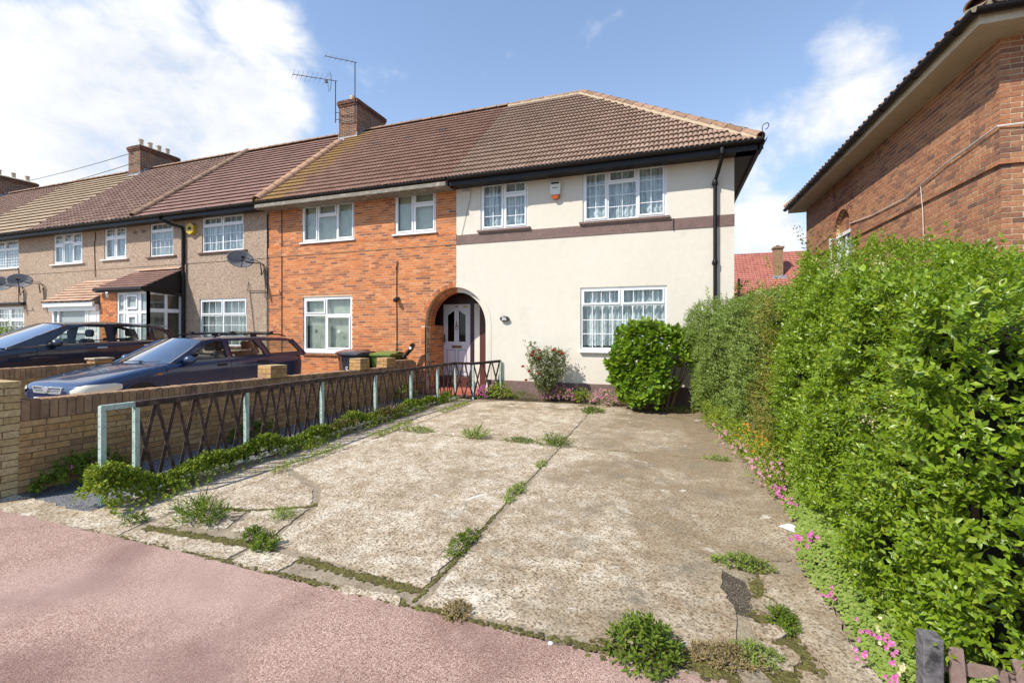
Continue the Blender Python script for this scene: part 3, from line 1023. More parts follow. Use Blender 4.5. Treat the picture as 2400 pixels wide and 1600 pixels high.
# kerb piece and stones at the right of the entrance
for pl, zz in (([(.56, 3.50), (.80, 3.56), (.95, 3.70), (1.05, 3.6), (.92, 3.25), (.90, 2.86), (1.02, 2.60), (.86, 2.50), (.70, 2.68), (.62, 3.05)], .012),
               ([(.60, 2.60), (.86, 2.46), (1.05, 2.55), (1.05, 2.36), (.62, 2.38)], .004),
               ([(.47, 3.12), (.56, 3.2), (.63, 3.12), (.58, 3.02), (.49, 3.03)], .02),
               ([(.43, 2.90), (.56, 2.93), (.62, 2.85), (.53, 2.78), (.44, 2.80)], .016),
               ([(.40, 2.72), (.57, 2.76), (.64, 2.65), (.56, 2.56), (.42, 2.60)], .012),
               ([(.30, 2.50), (.42, 2.52), (.46, 2.43), (.33, 2.40)], .006)):
    slab_part('broken_concrete', pl, z1=zz, amp=.008, step=.04)
MB().slab(rough_poly([(.34, 3.0), (.30, 3.25), (.34, 3.5), (.47, 3.40), (.48, 3.15), (.45, 2.98)], .04, .01), -.03, -.008).build('damp_patch', GRIT, drive)
MB().slab(rough_poly([(-2.58, 2.64), (-1.58, 2.58), (-1.58, 2.48), (-2.05, 2.46), (-2.56, 2.40)], .05, .015), -.04, -.010).build('damp_patch', GRIT, drive)

# paved strip under the railing, tarmac path between railing and brick wall
struct(MB().slab(rough_poly([(-4.40, 2.45), (-4.36, 6.4), (-4.32, 9.9), (-5.06, 9.95), (-5.08, 6.0), (-5.12, 2.6)], .08, .012), -.05, -.006).build('paved_strip', CONC))
struct(MB().slab(rough_poly([(-6.38, 2.62), (-5.12, 2.58), (-5.06, 10.3), (-6.38, 10.3)], .12, .008), -.05, -.010).build('path', TARMAC))
struct(MB().slab(rough_poly([(-6.7, 2.38), (-4.3, 2.40), (-4.35, 2.62), (-5.1, 2.62), (-6.7, 2.66)], .06, .015), -.05, -.003).build('kerb', CONC))
struct(MB().slab([(-5.0, 9.95), (-4.2, 10.02), (1.3, 10.35), (1.3, 10.49), (-4.42, 10.49), (-5.0, 10.49)], -.05, .012).build('flower_bed', SOIL))
struct(MB().slab([(.95, 2.42), (3.6, 2.42), (3.8, 16), (1.2, 16), (1.2, 3.6)], -.05, .004).build('hedge_bed', SOIL))
struct(MB().slab([(-11.7, 2.5), (-6.42, 2.5), (-6.42, 10.5), (-11.7, 10.5)], -.05, .10).build('neighbour_drive', CONC))
struct(MB().slab([(-36, 2.5), (-11.78, 2.5), (-11.78, 10.5), (-36, 10.5)], -.05, .20).build('far_drives', CONC))

# ================================================================== the cream house (end of the terrace)
AX, ARX, AZ0, ARZ = -5.29, 0.90, 1.79, 0.98        # archway: centre, half width, springing, rise


def arch_z(x):
    q = 1 - ((x - AX) / ARX) ** 2
    return AZ0 + ARZ * math.sqrt(max(0, q))


def arch_x(z):
    q = 1 - ((z - AZ0) / ARZ) ** 2
    return ARX * math.sqrt(max(0, q)) if z > AZ0 else ARX


def spandrel(mb, xa, xb, ztop, Y, n=14):
    for i in range(n):
        x0, x1 = xa + (xb - xa) * i / n, xa + (xb - xa) * (i + 1) / n
        mb.add([(x0, Y, arch_z(x0)), (x1, Y, arch_z(x1)), (x1, Y, ztop), (x0, Y, ztop)], [(0, 1, 2, 3)])


def arch_reveal(mb, xa, xb, Y0, Y1, zb=0.0, n=14, side=None):
    xs = [xa + (xb - xa) * i / n for i in range(n + 1)]
    for i in range(n):
        mb.add([(xs[i], Y0, arch_z(xs[i])), (xs[i + 1], Y0, arch_z(xs[i + 1])), (xs[i + 1], Y1, arch_z(xs[i + 1])), (xs[i], Y1, arch_z(xs[i]))], [(0, 1, 2, 3)])
    xe = side
    mb.add([(xe, Y0, zb), (xe, Y1, zb), (xe, Y1, AZ0), (xe, Y0, AZ0)], [(0, 1, 2, 3)])


H1 = T('terraced_house', 'cream rendered end of terrace house with brown band and hipped tiled roof', 'house', (-2, 10.5, 0))
cx0, cx1 = -5.26, 1.235
W_UL, W_UR, W_G = (-4.58, -3.32, 4.19, 5.385), (-1.975, -0.11, 4.19, 5.375), (-2.03, -0.108, 1.215, 2.66)
ah = (cx0, AX + ARX, 0.0, AZ0 + ARZ)
mb = MB()
wall_sheet(mb, cx0, cx1, 0.418, 5.42, [W_UL, W_UR, W_G, (ah[0], ah[1], .418, ah[3])], 10.5, bare=((ah[0], ah[1], .418, ah[3]),))
spandrel(mb, cx0, AX + ARX, AZ0 + ARZ, 10.5)
arch_reveal(mb, cx0, AX + ARX, 10.5, 10.62, 0, side=AX + ARX)
wall1 = mb.build('wall', CREAM, H1, fix=False)
# raised plain band round the cream half of the arch
ring = MB()
for r0, r1, y0 in ((1.0, 1.13, 10.492),):
    n = 16
    pin, pout = [], []
    for i in range(n + 1):
        a = math.pi / 2 * (1 - i / n)
        pin.append((AX + ARX * math.cos(a), AZ0 + ARZ * math.sin(a)))
        pout.append((AX + (ARX + .10) * math.cos(a), AZ0 + (ARZ + .10) * math.sin(a)))
    pin[0] = (cx0, pin[0][1]); pout[0] = (cx0, pout[0][1])
    pin.append((AX + ARX, .42)); pout.append((AX + ARX + .10, .42))
    for i in range(len(pin) - 1):
        (a, b), (c, d), (e, f), (g, h) = pin[i], pin[i + 1], pout[i + 1], pout[i]
        ring.add([(a, y0, b), (c, y0, d), (e, y0, f), (g, y0, h), (a, 10.5042, b), (c, 10.5042, d), (e, 10.5042, f), (g, 10.5042, h)], [(0, 1, 2, 3), (2, 6, 7, 3), (1, 0, 4, 5)])
ring.build('arch_surround', CREAM, H1, fix=False)
# inner order of the arch, set back
inn = MB()
n = 18
for i in range(n):
    a0, a1 = math.pi / 2 * (1 - i / n), math.pi / 2 * (1 - (i + 1) / n)
    P = [(AX + rx * math.cos(a), AZ0 + rz * math.sin(a)) for rx, rz, a in ((ARX - .10, ARZ - .12, a0), (ARX - .10, ARZ - .12, a1), (ARX + .02, ARZ + .02, a1), (ARX + .02, ARZ + .02, a0))]
    inn.add([(x, 10.62, z) for x, z in P] + [(x, 10.80, z) for x, z in P[:2]], [(0, 1, 2, 3), (1, 0, 4, 5)])
inn.add([(AX + ARX - .10, 10.62, 0), (AX + ARX + .02, 10.62, 0), (AX + ARX + .02, 10.62, AZ0), (AX + ARX - .10, 10.62, AZ0), (AX + ARX - .10, 11.34, 0), (AX + ARX - .10, 11.34, AZ0)], [(0, 1, 2, 3), (4, 0, 3, 5)])
inn.build('inner_arch', CREAM, H1, fix=False)

MB().box(AX + ARX + .11, 10.478, .0, cx1 + .004, 10.52, .418).build('plinth', PLINTH, H1, bevel=.006)
band = MB().box(cx0, 10.487, 3.868, cx1 + .006, 10.52, 4.11).build('string_course', PLINTH, H1)
shell_back(H1, cx0, cx1, CREAM, left=False)
# painted brick courses of the band, a little proud
bt = brick_tpl('band_brick', PLINTH)
lay(band, 'band_brick', courses((cx0, 10.487, 0), 0, cx1 - cx0, 3.871, 4.108, proud=.0012, h=.0765, j=.003, L=.222), bt, 300)
MB().box(0.02, 10.470, 3.86, .036, 10.50, 4.115).build('band_crack', BLACKM, H1)

c2 = [(0, .5, [(0, 1, 's', 1, 3)]), (.5, 1, [(0, .72, 's', 1, 2), (.72, 1, 's', 1, 0)])]
window(H1, *W_UL, c2, curtain=NET, sill=(PLINTH, .07, .06, .07))
c3 = [(0, .30, [(0, 1, 's', 1, 3)]), (.30, .665, [(0, .74, 'f', 1, 2), (.74, 1, 's', 1, 0)]), (.665, 1, [(0, 1, 's', 1, 3)])]
window(H1, *W_UR, c3, curtain=NET, sill=(PLINTH, .07, .06, .07))
cg = [(0, .485, [(.735, 1, 's', 3, 0)]), (.485, 1, [(.735, 1, 's', 3, 0)])]
wg = window(H1, *W_G, cg, curtain=NET, sill=(WHITE, .02, .075, .08), mz=.735)
# the big fixed light under the two small ones
x0, x1, z0, z1 = W_G
zz = z0 + .045 + (z1 - z0 - .09) * .735
MB().box(x0 + .045, 10.534, zz - .03, x1 - .045, 10.60, zz + .02).build('transom', WHITE, wg)
gbm = MB()
for q in range(1, 8):
    x = x0 + .045 + (x1 - x0 - .09) * q / 8
    gbm.box(x - .009, 10.540, z0 + .045, x + .009, 10.551, zz - .03)
for q in (1, 2):
    z = z0 + .045 + (zz - z0 - .075) * q / 3
    gbm.box(x0 + .045, 10.541, z - .009, x1 - .045, 10.551, z + .009)
gbm.build('glazing_bar', WHITE, wg)
# hide the mullion of the lower light: it is one wide pane, so only its pane is added
MB().box(x0 + .045, 10.553, z0 + .045, x1 - .045, 10.558, zz - .03).build('pane', GLASS, wg)

# roof: front slope cut by the hip, hip slope, back slope
HX = -2.74
EXR = 1.63
roof1 = MB()
xl = cx0
roof1.add([(xl, EY, EZ - .02), (EXR, EY, EZ - .02), (HX, RY, RZ - .02), (xl, RY, RZ - .02)], [(0, 1, 2, 3)])
roof1.add([(EXR, 18.84, EZ - .02), (xl, 18.84, EZ - .02), (xl, RY, RZ - .02), (HX, RY, RZ - .02)], [(0, 1, 2, 3)])
roof1.add([(EXR, EY, EZ - .02), (EXR, 18.84, EZ - .02), (HX, RY, RZ - .02)], [(0, 1, 2)])
roof1 = roof1.build('roof', BLACKM, H1, fix=False)
t_cream = tile_mesh('roof_tile', RT_CREAM, .20, .345, ROLL2)
front_keep = lambda u, s: u < (EXR - xl) - s * (4.37 / SL) * 1.0 - .04
tile_slope(roof1, (xl, EY - .05, EZ - .03), (1, 0, 0), UPS, EXR - xl, SL + .04, t_cream, .20, .285, 300, front_keep)
tile_slope(roof1, (EXR + .05, EY, EZ - .03), (0, 1, 0), (-4.37, 0, 3.81), 8.74, SL, t_cream, .20, .285, 0, lambda u, s: abs(u - 4.37) < 4.37 - s * 4.37 / SL - .04)
tile_slope(roof1, (EXR, 18.89, EZ - .03), (-1, 0, 0), UPB, EXR - xl, SL, t_cream, .20, .285, 0, lambda u, s: u > s * 4.37 / SL + .04)
up_h = Vector((3.81, -3.81, 2 * 4.37)).normalized()
half_round(roof1, 'ridge_tile', (EXR + .03, EY - .03, EZ + .05), (HX, RY, RZ + .07), .42, .115, RT_RIDGE, up=up_h, mort=MORTAR)
half_round(roof1, 'ridge_tile', (EXR + .03, 18.87, EZ + .05), (HX, RY, RZ + .07), .42, .115, RT_RIDGE, up=Vector((3.81, 3.81, 8.74)).normalized(), mort=MORTAR)
half_round(roof1, 'ridge_tile', (HX, RY, RZ + .05), (xl, RY, RZ + .05), .42, .105, RT_RIDGE, mort=MORTAR)
# curled hip iron
hk = [(EXR + .06, EY - .06, EZ + .02)] + [(EXR + .10 + .05 * math.cos(a), EY - .10 - .05 * math.cos(a), EZ + .22 + .06 * math.sin(a)) for a in [math.pi * (1 - q / 9 * 1.5) for q in range(10)]]
MB().tube(hk, .008, 6).build('hip_iron', BLACKM, H1)
gutter_run(H1, cx0, EXR + .08, BLACK, BLACK, BLACK)
# eaves along the flank
MB().box(EXR - .02, 10.092, 5.27, EXR + .01, 18.84, 5.455).build('fascia', BLACK, H1)
MB().box(cx1 + .003, 10.10, 5.30, EXR - .02, 18.8, 5.32).build('soffit', BLACK, H1)
fg = MB()
pr = [(EXR + .07 + .06 * math.cos(a), 5.445 + .066 * math.sin(a)) for a in [math.pi * (1 + q / 8) for q in range(9)]] + [(EXR + .07 + .05 * math.cos(a), 5.445 + .05 * math.sin(a)) for a in [math.pi * (2 - q / 8) for q in range(9)]]
n = len(pr)
fg.add([(x, 9.97, z) for x, z in pr] + [(x, 18.9, z) for x, z in pr], [(i, (i + 1) % n, n + (i + 1) % n, n + i) for i in range(n)])
fg.build('gutter', BLACK, H1)
# rain pipe with swan neck
dp = [(.96, 10.04, 5.40), (.96, 10.04, 5.27), (.955, 10.10, 5.17), (.90, 10.32, 4.95), (.865, 10.425, 4.84), (.86, 10.43, 4.7), (.86, 10.43, 4.0), (.86, 10.43, 2.4), (.86, 10.43, .05)]
pipe = MB().tube(dp, .038, 12).build('rain_pipe', BLACK, H1, smooth=True)
for z in (4.78, 3.1, 1.45):
    MB().lathe([(.046, z - .05), (.052, z - .04), (.052, z + .05), (.046, z + .06)], (.86, 10.43, 0), 12).build('pipe_collar', BLACK, pipe, smooth=True)
    MB().box(.80, 10.46, z - .02, .92, 10.499, z + .02).build('pipe_bracket', BLACK, pipe)
MB().lathe([(.05, 5.24), (.056, 5.3), (.05, 5.36)], (.96, 10.04, 0), 12).build('pipe_collar', BLACK, pipe, smooth=True)
# perforated air brick under the eaves
vent = MB().box(-5.10, 10.485, 5.20, -4.88, 10.52, 5.35).build('air_vent', WHITEW, H1)
vm = MB()
for i in range(6):
    for k in range(4):
        vm.box(-5.085 + i * .034, 10.483, 5.215 + k * .033, -5.085 + i * .034 + .02, 10.486, 5.215 + k * .033 + .02)
vm.build('vent_hole', BLACKM, vent)
MB().tube([(-4.84, 10.49, 5.33), (-4.86, 10.488, 5.0), (-4.98, 10.488, 4.6), (-5.17, 10.488, 3.85)], .004, 5).build('loose_wire', CABLE, H1)

# ================================================================== the orange brick house next door
H2 = T('terraced_house', 'orange brick terraced house with white windows and a shared arched porch', 'house', (-8.5, 10.5, 0))
ox0, ox1 = -11.66, -5.262
W2A, W2B, W2C = (-10.355, -8.468, 4.235, 5.357), (-7.13, -5.863, 4.257, 5.37), (-10.31, -8.546, 1.04, 2.63)
mb = MB()
mb.add([(ox0, 10.4822, 3.882), (ox1, 10.4822, 3.882), (ox1, 10.4822, 4.128), (ox0, 10.4822, 4.128), (ox0, 10.5042, 3.882), (ox1, 10.5042, 3.882), (ox1, 10.5042, 4.128), (ox0, 10.5042, 4.128)], [(0, 1, 2, 3), (0, 4, 5, 1), (3, 2, 6, 7)])
oh = [W2A, W2B, W2C, (AX - ARX, ox1, 0.0, AZ0 + ARZ)]
wall_sheet(mb, ox0, ox1, 0.0, 5.42, oh, 10.5042, bare=(oh[3],))
spandrel(mb, AX - ARX, ox1, AZ0 + ARZ, 10.5042)
arch_reveal(mb, AX - ARX, ox1, 10.5042, 10.62, 0, side=AX - ARX)
wall2 = mb.build('wall', ORANGE_MORTAR, H2, fix=False)


def ex2(z):
    r = [(a - ox0, b - ox0) for a, b, c, d in oh[:3] if c - .03 < z < d + .03]
    if z < AZ0 + ARZ + .15:
        if z <= AZ0:
            r.append((AX - ARX - .115 - ox0, 99))
        else:
            q = 1 - ((z - AZ0) / (ARZ + .12)) ** 2
            if q > 0:
                r.append((AX - (ARX + .12) * math.sqrt(q) - ox0, 99))
    return r


tb = brick_tpl('brick', ORANGE)
pc = courses((ox0, 10.5, 0), 0, ox1 - ox0, 0.02, 5.42, ex2, out_fn=lambda z: .022 if 3.885 < z < 4.13 else 0.0, depth=.08)
lay(wall2, 'brick', pc, tb, 300)
# brick-on-edge arch ring and jamb quoins
vs = []
nv = 19
for i in range(nv):
    a = math.pi / 2 + math.pi / 2 * (i + .5) / nv
    cxm, czm = AX + (ARX + .055) * math.cos(a), AZ0 + (ARZ + .055) * math.sin(a)
    da = math.pi / 2 / nv * .46
    V = []
    for y in (10.493, 10.56):
        for rr, aa in ((.0, a - da), (.0, a + da), (.112, a + da), (.112, a - da)):
            V.append((AX + (ARX + rr) * math.cos(aa), y, AZ0 + (ARZ + rr) * math.sin(aa)))
    m2 = MB().add(V, [(0, 1, 2, 3), (0, 4, 5, 1), (1, 5, 6, 2), (2, 6, 7, 3), (3, 7, 4, 0)])
    m2.build('arch_brick', ORANGE, wall2, loc=(cxm, 10.5, czm))
z = .02
while z < AZ0 - .05:
    MB().box(AX - ARX - .112, 10.495, z, AX - ARX, 10.56, z + .065).build('arch_brick', ORANGE, wall2, loc=(AX - ARX - .05, 10.5, z))
    z += .075
inn = MB()
n = 16
for i in range(n):
    a0, a1 = math.pi / 2 * (1 + i / n), math.pi / 2 * (1 + (i + .88) / n)
    P = [(AX + rx * math.cos(a), AZ0 + rz * math.sin(a)) for rx, rz, a in ((ARX - .10, ARZ - .12, a0), (ARX - .10, ARZ - .12, a1), (ARX + .02, ARZ + .02, a1), (ARX + .02, ARZ + .02, a0))]
    inn.add([(x, 10.62, z) for x, z in P] + [(x, 10.85, z) for x, z in P], [(0, 1, 2, 3), (1, 0, 4, 5), (2, 1, 5, 6), (0, 3, 7, 4)])
inn.build('inner_arch', ORANGE, H2, fix=False)
jp = courses((AX - ARX + .10, 10.62, 0), R(90), .72, .1, AZ0 + .0, depth=.05)
jp += courses((AX - ARX, 10.62, 0), 0, .10, .1, AZ0 + .0, depth=.05, L=.1)
lay(wall2, 'brick', jp, tb, 0, stuff='jamb_brickwork')
MB().box(AX - ARX - .05, 10.62, .0, AX - ARX + .09, 11.38, AZ0).build('passage_wall', ORANGE_MORTAR, H2)
shell_back(H2, ox0, ox1, ORANGE, left=False, right=False)
# soldier course lintel lines and brick sills
MB().box(-10.62, 10.492, 2.72, -8.2, 10.51, 2.732).build('lintel_line', ORANGE_MORTAR, H2)
sb = [((-10.31 + .0365 + i * .073, 10.44, 1.035 - .055), 0, (.066, .12, .10)) for i in range(24)]
lay(H2, 'sill_brick', sb, brick_tpl('sill_brick', REDBR), 40)

pan2 = [(0, .30, [(0, 1, 's', 0, 0)]), (.30, .68, [(0, .68, 'f', 0, 0), (.68, 1, 's', 0, 0)]), (.68, 1, [(0, 1, 's', 0, 0)])]
window(H2, *W2A, pan2, curtain=BLIND, curt_kind='vertical_blind', sill=(WHITE, .05, .045, .07))
window(H2, *W2B, [(0, .46, [(0, 1, 's', 0, 0)]), (.46, 1, [(0, .70, 's', 0, 0), (.70, 1, 's', 0, 0)])], curtain=BLIND, curt_kind='vertical_blind', sill=(WHITE, .05, .045, .07))
wl = window(H2, *W2C, [(0, .47, [(0, .69, 'f', 0, 0), (.69, 1, 's', 0, 0)]), (.47, 1, [(0, .68, 's', 0, 0), (.68, 1, 'f', 0, 0)])], curtain=BLIND, curt_kind='vertical_blind', sill=(WHITE, .03, .05, .07), fw=.075)
# sun shaped stickers on the glass
for sx, sm in ((-9.86, BLACKM), (-9.05, WHITEW)):
    st = MB()
    for k in range(12):
        a = math.pi * 2 * k / 12
        st.add([(sx + .03 * math.cos(a - .2), 10.548, 1.62 + .03 * math.sin(a - .2)), (sx + .03 * math.cos(a + .2), 10.548, 1.62 + .03 * math.sin(a + .2)), (sx + .085 * math.cos(a), 10.548, 1.62 + .085 * math.sin(a)),
                (sx + .03 * math.cos(a - .2), 10.551, 1.62 + .03 * math.sin(a - .2)), (sx + .03 * math.cos(a + .2), 10.551, 1.62 + .03 * math.sin(a + .2)), (sx + .085 * math.cos(a), 10.551, 1.62 + .085 * math.sin(a))],
               [(0, 1, 2), (5, 4, 3), (0, 3, 4, 1), (1, 4, 5, 2), (2, 5, 3, 0)])
    st.lathe([(.034, 10.547), (.018, 10.546)], (sx, 0, 1.62), 12, 'y')
    st.build('sun_sticker', sm, wl)

roof2 = MB()
deck(roof2, ox0, ox1)
roof2 = roof2.build('roof', BLACKM, H2, fix=False)
t_red = tile_mesh('roof_tile', RT_RED, .20, .345, ROLL2)
tile_slope(roof2, (ox1 - 6.4, EY - .05, EZ - .03), (1, 0, 0), UPS, 6.4, SL + .04, t_red, .20, .285, 300)
tile_slope(roof2, (ox1, 18.89, EZ - .03), (-1, 0, 0), UPB, ox1 - ox0, SL, t_red, .20, .285, 0)
half_round(roof2, 'ridge_tile', (ox1, RY, RZ + .05), (-11.15, RY, RZ + .05), .42, .105, RT_RIDGE)
half_round(roof2, 'verge_tile', (ox0 + .03, EY - .04, EZ + .05), (ox0 + .03, 13.62, EZ + (13.62 - EY) * .872 + .09), .45, .155, RT_VERGE, up=NORM, n=10)
for vx, vy in ((-9.55, 13.0), (-8.35, 13.05), (-7.1, 13.15)):
    vz = EZ + (vy - EY) * .872
    MB().obox((vx - .13, vy, vz + .07), (vx + .13, vy, vz + .07), .17, .06, up=NORM).build('roof_vent', BLACKM, roof2)
gutter_run(H2, ox0, ox1 - .05, BLACK, GREYFAS, GREYFAS, brackets=True, fz=5.24, r=.045)
MB().box(ox0, 10.0, 5.255, ox1 - .05, 10.09, 5.365).build('concrete_gutter', GREYFAS, H2, bevel=.012)
chimney(H2, -12.0, -11.17, 14.0, 15.75, 10.38, 8.3, 5, 260)

# entrance under the arch: dark frame, door, side panels, steps
fr = MB()
fr.box(-6.28, 11.34, .10, -6.10, 11.42, 2.39).box(-5.255, 11.34, .10, -5.14, 11.42, 2.39).box(-6.28, 11.34, 2.39, -4.3, 11.42, 2.95)
fr.build('door_frame', MAROON, H2)
MB().box(-5.138, 11.35, .10, -4.975, 11.42, 2.388).build('passage_panel', CREAM, H2)
MB().box(-4.973, 11.345, .10, -4.38, 11.42, 2.388).build('passage_panel', BROWNP, H2)
MB().box(-6.3, 10.85, 2.78, -4.3, 11.40, 2.80).build('passage_ceiling', MAROON, H2)
dx0, dx1, dz0, dz1 = -6.09, -5.262, .39, 2.38
dw, dh = dx1 - dx0, dz1 - dz0
door = MB()
outer = [(dx0, dz0), (dx1, dz0), (dx1, dz1), (dx0, dz1)]


def dpt(fx, fz):
    return (dx0 + dw * fx, dz0 + dh * fz)


pl = [dpt(.15, .47), dpt(.43, .47), dpt(.43, .925), dpt(.15, .85)]
pr2 = [dpt(.57, .47), dpt(.85, .47), dpt(.85, .85), dpt(.57, .925)]
tri = tessellate_polygon([[Vector((a, b, 0)) for a, b in outer], [Vector((a, b, 0)) for a, b in pl], [Vector((a, b, 0)) for a, b in pr2]])
allp = outer + pl + pr2
door.add([(a, 11.352, b) for a, b in allp], tri)
for loop in (pl, pr2):
    for i in range(4):
        (a, b), (c, d) = loop[i], loop[(i + 1) % 4]
        door.add([(a, 11.352, b), (c, 11.352, d), (c, 11.40, d), (a, 11.40, b)], [(0, 1, 2, 3)])
door = door.build('door', DOORW, H2, fix=False)
for loop in (pl, pr2):
    MB().add([(a, 11.375, b) for a, b in loop], [(0, 1, 2, 3)]).build('pane', DGLASS, door, fix=False)
    md = MB()
    for i in range(4):
        (a, b), (c, d) = loop[i], loop[(i + 1) % 4]
        md.obox((a, 11.348, b), (c, 11.348, d), .02, .018, up=(0, 1, 0))
    md.build('moulding', WHITEW, door)
MB().box(dx0 - .02, 11.41, .1, dx1 + .02, 11.43, 2.4).build('door_back', BLACKM, door)
for f0, f1 in ((.14, .44), (.56, .86)):
    a, b = dpt(f0, .06), dpt(f1, .36)
    md = MB()
    for p, q in (((a[0], a[1]), (b[0], a[1])), ((b[0], a[1]), (b[0], b[1])), ((b[0], b[1]), (a[0], b[1])), ((a[0], b[1]), (a[0], a[1]))):
        md.obox((p[0], 11.349, p[1]), (q[0], 11.349, q[1]), .016, .014, up=(0, 1, 0))
    md.build('panel_moulding', M('door_groove', [(0.30, 0.265, 0.28)], rough=.5) if f0 < .2 else bpy.data.materials['door_groove'], door)
    MB().box(a[0] + .03, 11.347, a[1] + .03, b[0] - .03, 11.353, b[1] - .03).build('raised_panel', DOORW, door, bevel=.003)
a = dpt(.32, .385)
MB().box(a[0], 11.343, a[1], a[0] + .30, 11.353, a[1] + .075).build('letterbox', BRASS, door, bevel=.004)
kx, kz = dpt(.5, .70)
MB().lathe([(.001, 11.335), (.022, 11.337), (.026, 11.352)], (kx, 0, kz), 10, 'y').tube([(kx - .03, 11.34, kz), (kx - .045, 11.335, kz - .07), (kx, 11.33, kz - .12), (kx + .045, 11.335, kz - .07), (kx + .03, 11.34, kz)], .008, 6).tube([(kx, 11.34, kz), (kx, 11.335, kz + .12)], .009, 6).build('knocker', BRASS, door)
MB().box(dx0 + .02, 11.335, dz0 + dh * .46, dx0 + .055, 11.352, dz0 + dh * .58).tube([(dx0 + .04, 11.335, dz0 + dh * .5), (dx0 + .04, 11.31, dz0 + dh * .5), (dx0 + .12, 11.305, dz0 + dh * .5)], .008, 6).build('handle', BRASS, door)
MB().box(dpt(.72, .955)[0], 11.349, dpt(.5, .955)[1], dpt(.90, .955)[0], 11.353, dpt(.5, .975)[1]).build('yellow_sticker', M('yellow_sticker', [(.45, .33, .02)]), door)
text('house_number', '88', (kx, 11.349, dpt(.5, .965)[1]), .075, BLACKM, door)
MB().box(-6.165, 11.325, 1.40, -6.135, 11.342, 1.52).build('doorbell', WHITE, H2, bevel=.004)
MB().box(-6.18, 11.12, .101, -5.2, 11.40, .375).build('door_step', BROWNP, H2)
tl = MB().box(-6.19, 10.40, .0, -4.41, 11.40, .095).build('porch_floor', REDTILE, H2)
for i in range(11):
    for k in range(6):
        MB().box(-6.185 + i * .16, 10.41 + k * .16, .095, -6.185 + i * .16 + .153, 10.41 + k * .16 + .153, .101).build('floor_tile', REDTILE, tl)
# cables on the brickwork
MB().tube([(-11.115, 10.485, 5.28), (-11.115, 10.485, .1)], .010, 6).build('cable', CABLE, H2)
MB().tube([(-7.054, 10.485, 3.49), (-7.06, 10.48, 2.5), (-7.05, 10.482, 1.6), (-7.06, 10.482, .3)], .010, 6).tube([(-7.05, 10.48, 3.49), (-7.02, 10.47, 3.55), (-7.05, 10.47, 3.4), (-7.08, 10.475, 3.3)], .008, 5).build('cable', CABLE, H2)
MB().tube([(ox0 - .01, 10.47, 5.2), (ox0 - .01, 10.47, .3)], .014, 6).build('cable', CABLE, H2)

# ================================================================== pebbledashed houses further along
def dash_house(x0, x1, label, wins, tile, tw, gauge, nmax, low=True, verge=False, chim=None, tile_jit=0.0, line=True):
    H = T('terraced_house', label, 'house', ((x0 + x1) / 2, 10.5, 0))
    mb = MB()
    wall_sheet(mb, x0, x1, 0, 3.86, [w[0] for w in wins if w[0][2] < 3.5], 10.5)
    wall_sheet(mb, x0, x1, 3.86, 5.42, [w[0] for w in wins if w[0][2] > 3.5], 10.485)
    mb.add([(x0, 10.485, 3.86), (x1, 10.485, 3.86), (x1, 10.5, 3.86), (x0, 10.5, 3.86)], [(0, 1, 2, 3)])
    mb.build('wall', DASH, H, fix=False)
    shell_back(H, x0, x1, DASH, left=False, right=False)
    rf = MB()
    deck(rf, x0, x1)
    rf = rf.build('roof', BLACKM, H, fix=False)
    tile_slope(rf, (x0, EY - .05, EZ - .03), (1, 0, 0), UPS, x1 - x0, SL + .04, tile, tw, gauge, nmax, jit=tile_jit)
    tile_slope(rf, (x1, 18.89, EZ - .03), (-1, 0, 0), UPB, x1 - x0, SL, tile, tw, gauge, 0)
    half_round(rf, 'ridge_tile', (x1, RY, RZ + .05), (x0, RY, RZ + .05), .42, .105, RT_RIDGE)
    if verge:
        half_round(rf, 'verge_tile', (x0, EY - .04, EZ + .05), (x0, RY, RZ + .09), .45, .14, RT_RIDGE, up=NORM)
    gutter_run(H, x0, x1, BLACK, BLACK, BLACK, brackets=True)
    if chim:
        chimney(H, *chim)
    for (a, b, c, d), cols, curt, sill in wins:
        window(H, a, b, c, d, cols, Y=10.485 if c > 3.5 else 10.5, curtain=curt, sill=sill, fw=.05)
    return H


grid6 = [(0, .5, [(.74, 1, 's', 2, 0)]), (.5, 1, [(.74, 1, 's', 2, 0)])]
SN = (PLINTH, .16, .045, .06)
SW = (WHITEW, .14, .05, .07)
t_dred = tile_mesh('roof_tile', RT_DRED, .30, .36, FLAT, t=.05)
WA, WB, WLo = (-14.5, -12.665, 4.18, 5.36), (-17.03, -15.855, 4.175, 5.365), (-14.63, -12.55, 1.15, 2.67)
H3 = dash_house(-17.2, -11.662, 'pebbledashed terraced house with dark red roof and a brick and glass porch',
                [(WA, [(0, .5, [(0, .74, 'f', 2, 2), (.74, 1, 's', 2, 0)]), (.5, 1, [(0, .74, 'f', 2, 2), (.74, 1, 's', 2, 0)])], NET, SN),
                 (WB, [(0, 1, [(0, .74, 'f', 4, 2), (.74, 1, 's', 3, 0)])], NET, SN),
                 (WLo, [(0, .5, [(0, .66, 'f', 2, 2), (.66, 1, 's', 2, 0)]), (.5, 1, [(0, .66, 'f', 2, 2), (.66, 1, 's', 2, 0)])], DRAPE, SN)],
                t_dred, .30, .30, 300, verge=True)
t_brn = tile_mesh('roof_tile', RT_BRN, .22, .33, ROLL1)
leadw = [(0, .33, [(0, .62, 's', 0, 0), (.62, 1, 's', 2, 1)]), (.33, .66, [(0, .68, 'f', 0, 0), (.68, 1, 's', 2, 1)]), (.66, 1, [(0, .62, 's', 0, 0), (.62, 1, 's', 2, 1)])]
leadw2 = [(0, .5, [(0, .66, 's', 0, 0), (.66, 1, 's', 2, 1)]), (.5, 1, [(0, .66, 's', 0, 0), (.66, 1, 's', 2, 1)])]
